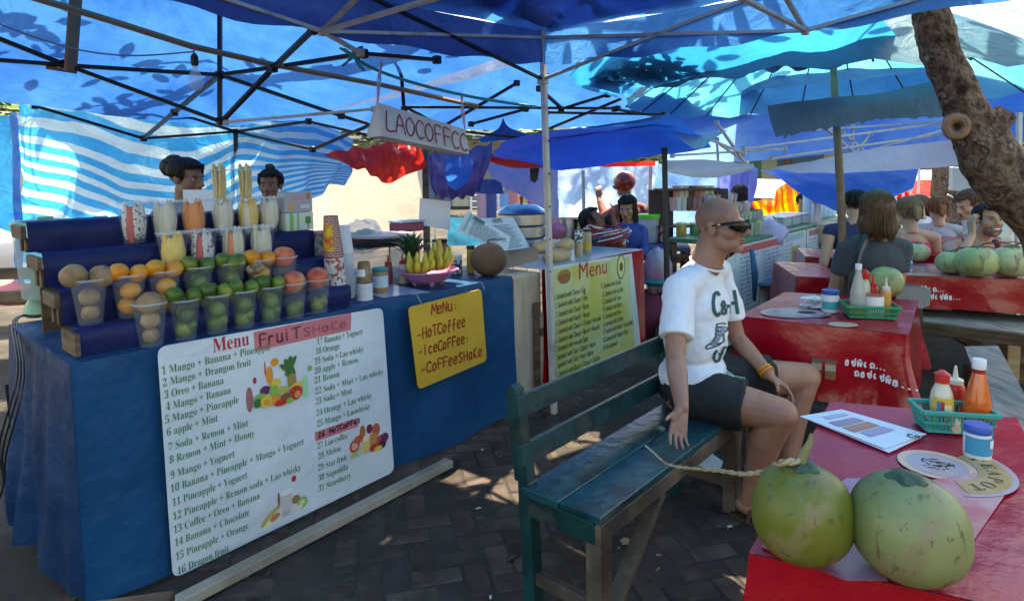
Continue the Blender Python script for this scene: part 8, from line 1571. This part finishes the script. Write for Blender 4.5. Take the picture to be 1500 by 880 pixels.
# ------------------------------------------------------------------ background: boxes, trees, far awnings, shop front, greenery
rr = random.Random(21)
t2 = thing('background_tree', 'knotted grey brown tree behind the guests carrying two grey boxes', 'tree', D(1408, 300, 9.0)*1); b0 = D(1408, 300, 9.0); ORG[t2.name] = V((b0.x, 9, 0)); t2.location = (b0.x, 9, 0)
trunk([V((b0.x+.1, 9, -.05)), V((b0.x+.05, 9, .6)), D(1408, 300, 9.0), D(1404, 262, 9.0), D(1395, 225, 9.0), D(1385, 180, 9.1)], [.3, .26, .2, .22, .18, .15], 'trunk', t2, 6, 20)
trunk([D(1405, 280, 8.9), D(1430, 292, 8.7), D(1452, 284, 8.6), D(1470, 262, 8.6)], [.14, .13, .11, .07], 'limb', t2, 6, 16)
trunk([D(1408, 256, 8.9), D(1440, 245, 8.9), D(1470, 250, 8.9)], [.1, .08, .05], 'limb', t2, 5, 12)
for i, (x, y) in enumerate(((1404, 263), (1425, 262))): m = MB(); m.box(D(x, y, 8.4), (.19, .1, .32), V((.97, -.15, -.12)), V((.15, .98, 0)), ch=.01); tag(m.build('meter_box', mat('grey_box', (.42, .43, .4), .5, bump=.1)), f'{("left","right")[i]} tilted grey meter box hanging on the background tree', 'meter box', 'grey meter boxes')
m = MB(); m.tube([D(1388, 285, 8.3), D(1400, 292, 8.3), D(1420, 288, 8.3), D(1440, 278, 8.3)], .012, 5); tag(m.build('loose_cable', mat('pale_cable', (.6, .6, .58), .5)), 'pale loose cable looping below the grey meter boxes', 'cable')
t3 = thing('background_tree', 'slim dark tree trunk between the far guests', 'tree', (D(1378, 260, 12).x, 12, 0)); trunk([V((D(1378, 260, 12).x, 12, 0)), D(1376, 280, 12), D(1380, 200, 12)], [.2, .15, .12], 'trunk', t3, 5, 14)
leafb = ramp_mat('sunlit_leaf', [(.08, .16, .03), (.14, .24, .05), (.2, .3, .08)], ns=2, rough=.5)
def crown(par, c, r, n, s=(.08, .16)):
    m = MB(); cl = [(V(c)+V((rr.gauss(0, r*.5), rr.gauss(0, r*.5), rr.gauss(0, r*.32)))) for _ in range(14)]
    for i in range(n): q = rr.choice(cl)+V((rr.gauss(0, r*.17), rr.gauss(0, r*.17), rr.gauss(0, r*.14))); leafshape(m, q, rr.uniform(*s), rr.uniform(0, 6), rr.uniform(-.9, .9))
    o = m.build('crown', leafb, par, smooth=False); o['kind'] = 'stuff'
crown(t3, D(1385, 215, 12)+UP*1.2, 1.6, 1400)
for i, (x, Y, r) in enumerate(((1150, 24, 2.6), (1270, 26, 3.0), (1345, 22, 2.4), (1440, 20, 2.4), (1540, 22, 3), (880, 26, 3), (640, 24, 2.6), (420, 22, 2.6), (60, 18, 2.4), (-120, 15, 2.4))):
    b = D(x, 250, Y); tt = thing('roadside_tree', f'{("green tree beyond the orange cloth","green tree beyond the sagging blue tarp","green tree beyond the bright shop front","green tree right of the meter boxes","green tree far off at the right edge","tree hidden beyond the pale sheet wall","tree beyond the tarp bundle","tree beyond the cream tent","tree beyond the striped wall","tree beyond the far left edge")[i]}', 'tree', (b.x, Y, 0))
    trunk([V((b.x, Y, -.05)), V((b.x+.1, Y, 1.3)), V((b.x, Y, 2.8))], [.22, .17, .12], 'trunk', tt, 4, 12); crown(tt, (b.x, Y, 3.6), r, 1500, (.12, .24))
# long pale shop front and fence
shop = thing('shop_house', 'long pale shop house across the road behind the market', 'building', (6, 30, 0)); wm = mat('cream_render', (.72, .68, .6), .8, col2=(.62, .58, .5), ns=2)
m = MB(); m.box((6, 31, 3), (60, 1, 6)); m.build('wall', wm, shop)
m = MB(); m.bar((-24, 29.6, 3.2), (36, 29.6, 3.2), 1.6, .12); m.build('canopy_slab', mat('grey_concrete', (.4, .4, .38), .8), shop)
for i in range(20):
    x = -22+3*i; m = MB(); m.box((x, 30.47, 1.35), (2.2, .06, 2.7)); dm = m.build('shutter', [mat('blue_shutter', (.1, .22, .4), .5), mat('grey_shutter', (.35, .36, .38), .5), mat('green_shutter', (.1, .3, .2), .5)][i % 3], shop); m = MB(); m.box((x, 30.45, 4.6), (1.2, .06, 1.2)); m.build('window', mat('dark_window_glass', (.05, .07, .09), .1), shop)
for i, (x, y, Y, w_, c, lab) in enumerate(((1330, 276, 16, 1.6, t_red, 'bright red market awning beyond the guests, the nearest red one'), (1300, 262, 18, 1.3, t_white, 'white market awning beyond the slim tree'), (1395, 282, 15, 1.4, t_red, 'red market awning behind the background tree'), (1150, 276, 14, 1.2, t_white, 'white awning beyond the orange striped cloth'), (1455, 278, 17, 1.6, t_royal, 'blue market awning behind the meter boxes'))):
    q = D(x, y, Y); t = thing('market_awning', lab, 'awning', (q.x, Y, 0), group='far market awnings')
    m = MB(); m.grid(sheet_pts([[V((q.x-w_, Y-.8, q.z-.15)), V((q.x, Y-.8, q.z-.2)), V((q.x+w_, Y-.8, q.z-.15))], [V((q.x-w_, Y, q.z+.25)), V((q.x, Y, q.z+.2)), V((q.x+w_, Y, q.z+.25))], [V((q.x-w_, Y+.8, q.z-.1)), V((q.x, Y+.8, q.z-.15)), V((q.x+w_, Y+.8, q.z-.1))]], 12, 8)); m.build('cloth', c, t, ang=180)
    for sx in (-1, 1):
        for sy in (-1, 1): m = MB(); m.bar((q.x+sx*w_, Y+sy*.75, 0), (q.x+sx*w_, Y+sy*.75, q.z-.1), .04, .04); m.build('post', greymetal, t)
    m = MB(); m.box((q.x, Y, .4), (w_*1.6, .8, .8), ch=.01); m.build('trestle', [redp_cloth, white_pl, mat('green_base')][i % 3], t)
m = MB()
for k in range(3): m.bar(D(1100+k*1, 278+8*k, 10.5), D(1340, 282+8*k, 11.5), .02, .025)
rails = thing('slat_fence', 'pale slatted fence behind the far stall', 'fence', D(1220, 300, 11)*1)
for k in range(16): x = 1180+11*k; q = D(x, 290, 11); m = MB(); m.bar((q.x, 11, 0), (q.x, 11, 1.5), .05, .02); m.build('slat', white_pl, rails)
# clutter hanging on the wire fence at the back centre
fen = thing('wire_fence', 'white wire fence hung with coloured clothes behind the tarp bundle', 'fence', (D(730, 300, 9).x, 9, 0))
for k in range(8): x = 690+20*k; q = D(x, 300, 9); m = MB(); m.bar((q.x, 9, 0), (q.x, 9, D(730, 262, 9).z), .03, .03); m.build('fence_post', white_pl, fen)
for k in range(9): m = MB(); m.bar(D(690, 268+9*k, 9), D(830, 268+9*k, 9), .012, .012); m.build('fence_wire', white_pl, fen)
for i, (x, y, c, lab) in enumerate(((720, 300, (.05, .08, .25), 'navy'), (740, 305, (.2, .4, .75), 'pale blue'), (753, 300, (.7, .25, .25), 'salmon'), (768, 300, (.6, .5, .1), 'yellow'), (776, 286, (.6, .05, .1), 'crimson'), (706, 298, (.5, .3, .4), 'mauve'))):
    q = D(x, y, 8.85); m = MB(); m.grid([[q+V((.07*(j/4-.5)*2, .02*math.sin(j*2), .42*(.5-k/5))) for j in range(5)] for k in range(6)]); tag(m.build('hung_cloth', mat('hung_%s' % lab.replace(' ', '_'), c, .8), ang=180), f'{lab} cloth hanging on the white wire fence', 'cloth', 'cloths on the wire fence')
m = MB(); m.slab([D(944, 247, 4.2)*0+D(776, 247, 5.8), D(790, 246, 5.8), D(788, 262, 5.8), D(784, 268, 5.8), D(777, 265, 5.8)], .02, V((0, 1, 0))); tag(m.build('dark_glove', black_pl), 'dark glove like rag hanging beside the near grey pole', 'rag')
# white heap added as sunlit ground, and a red sack, far back left
for i, (x, y, Y, c, lab) in enumerate(((8, 372, 6.5, (.75, .75, .72), 'white heap added as bright sunlit ground at the far left edge'), (6, 425, 5.2, (.7, .2, .2), 'red striped sack behind the rail boards'))):
    q = D(x, y, Y); m = MB(); m.ell(q, (.7, .3, .35 if i == 0 else .12), 16, 10, nz=.3); tag(m.build('sack', mat('sack_%d' % i, c, .8), ang=180), lab, 'sack')

m = MB(); rr = random.Random(77)
for k in range(150):
    x, y = rr.uniform(-1.2, 2.6), rr.uniform(2.0, 6.5)
    if (V((x, y, 0))-O).dot(d2) > -.05: continue
    leafshape(m, V((x, y, .007)), rr.uniform(.004, .016) if k % 5 else rr.uniform(.02, .035), rr.uniform(0, 6), rr.uniform(-.2, .2), mi=k % 3, up=.004)
o = m.build('ground_litter', [MAT['dead_leaves'], mat('pale_scraps', (.45, .42, .38), .8), mat('grit', (.22, .19, .16), .9)], smooth=False); tag(o, 'dry leaves, grit and small scraps scattered over the brick paving', 'litter', kind='stuff')
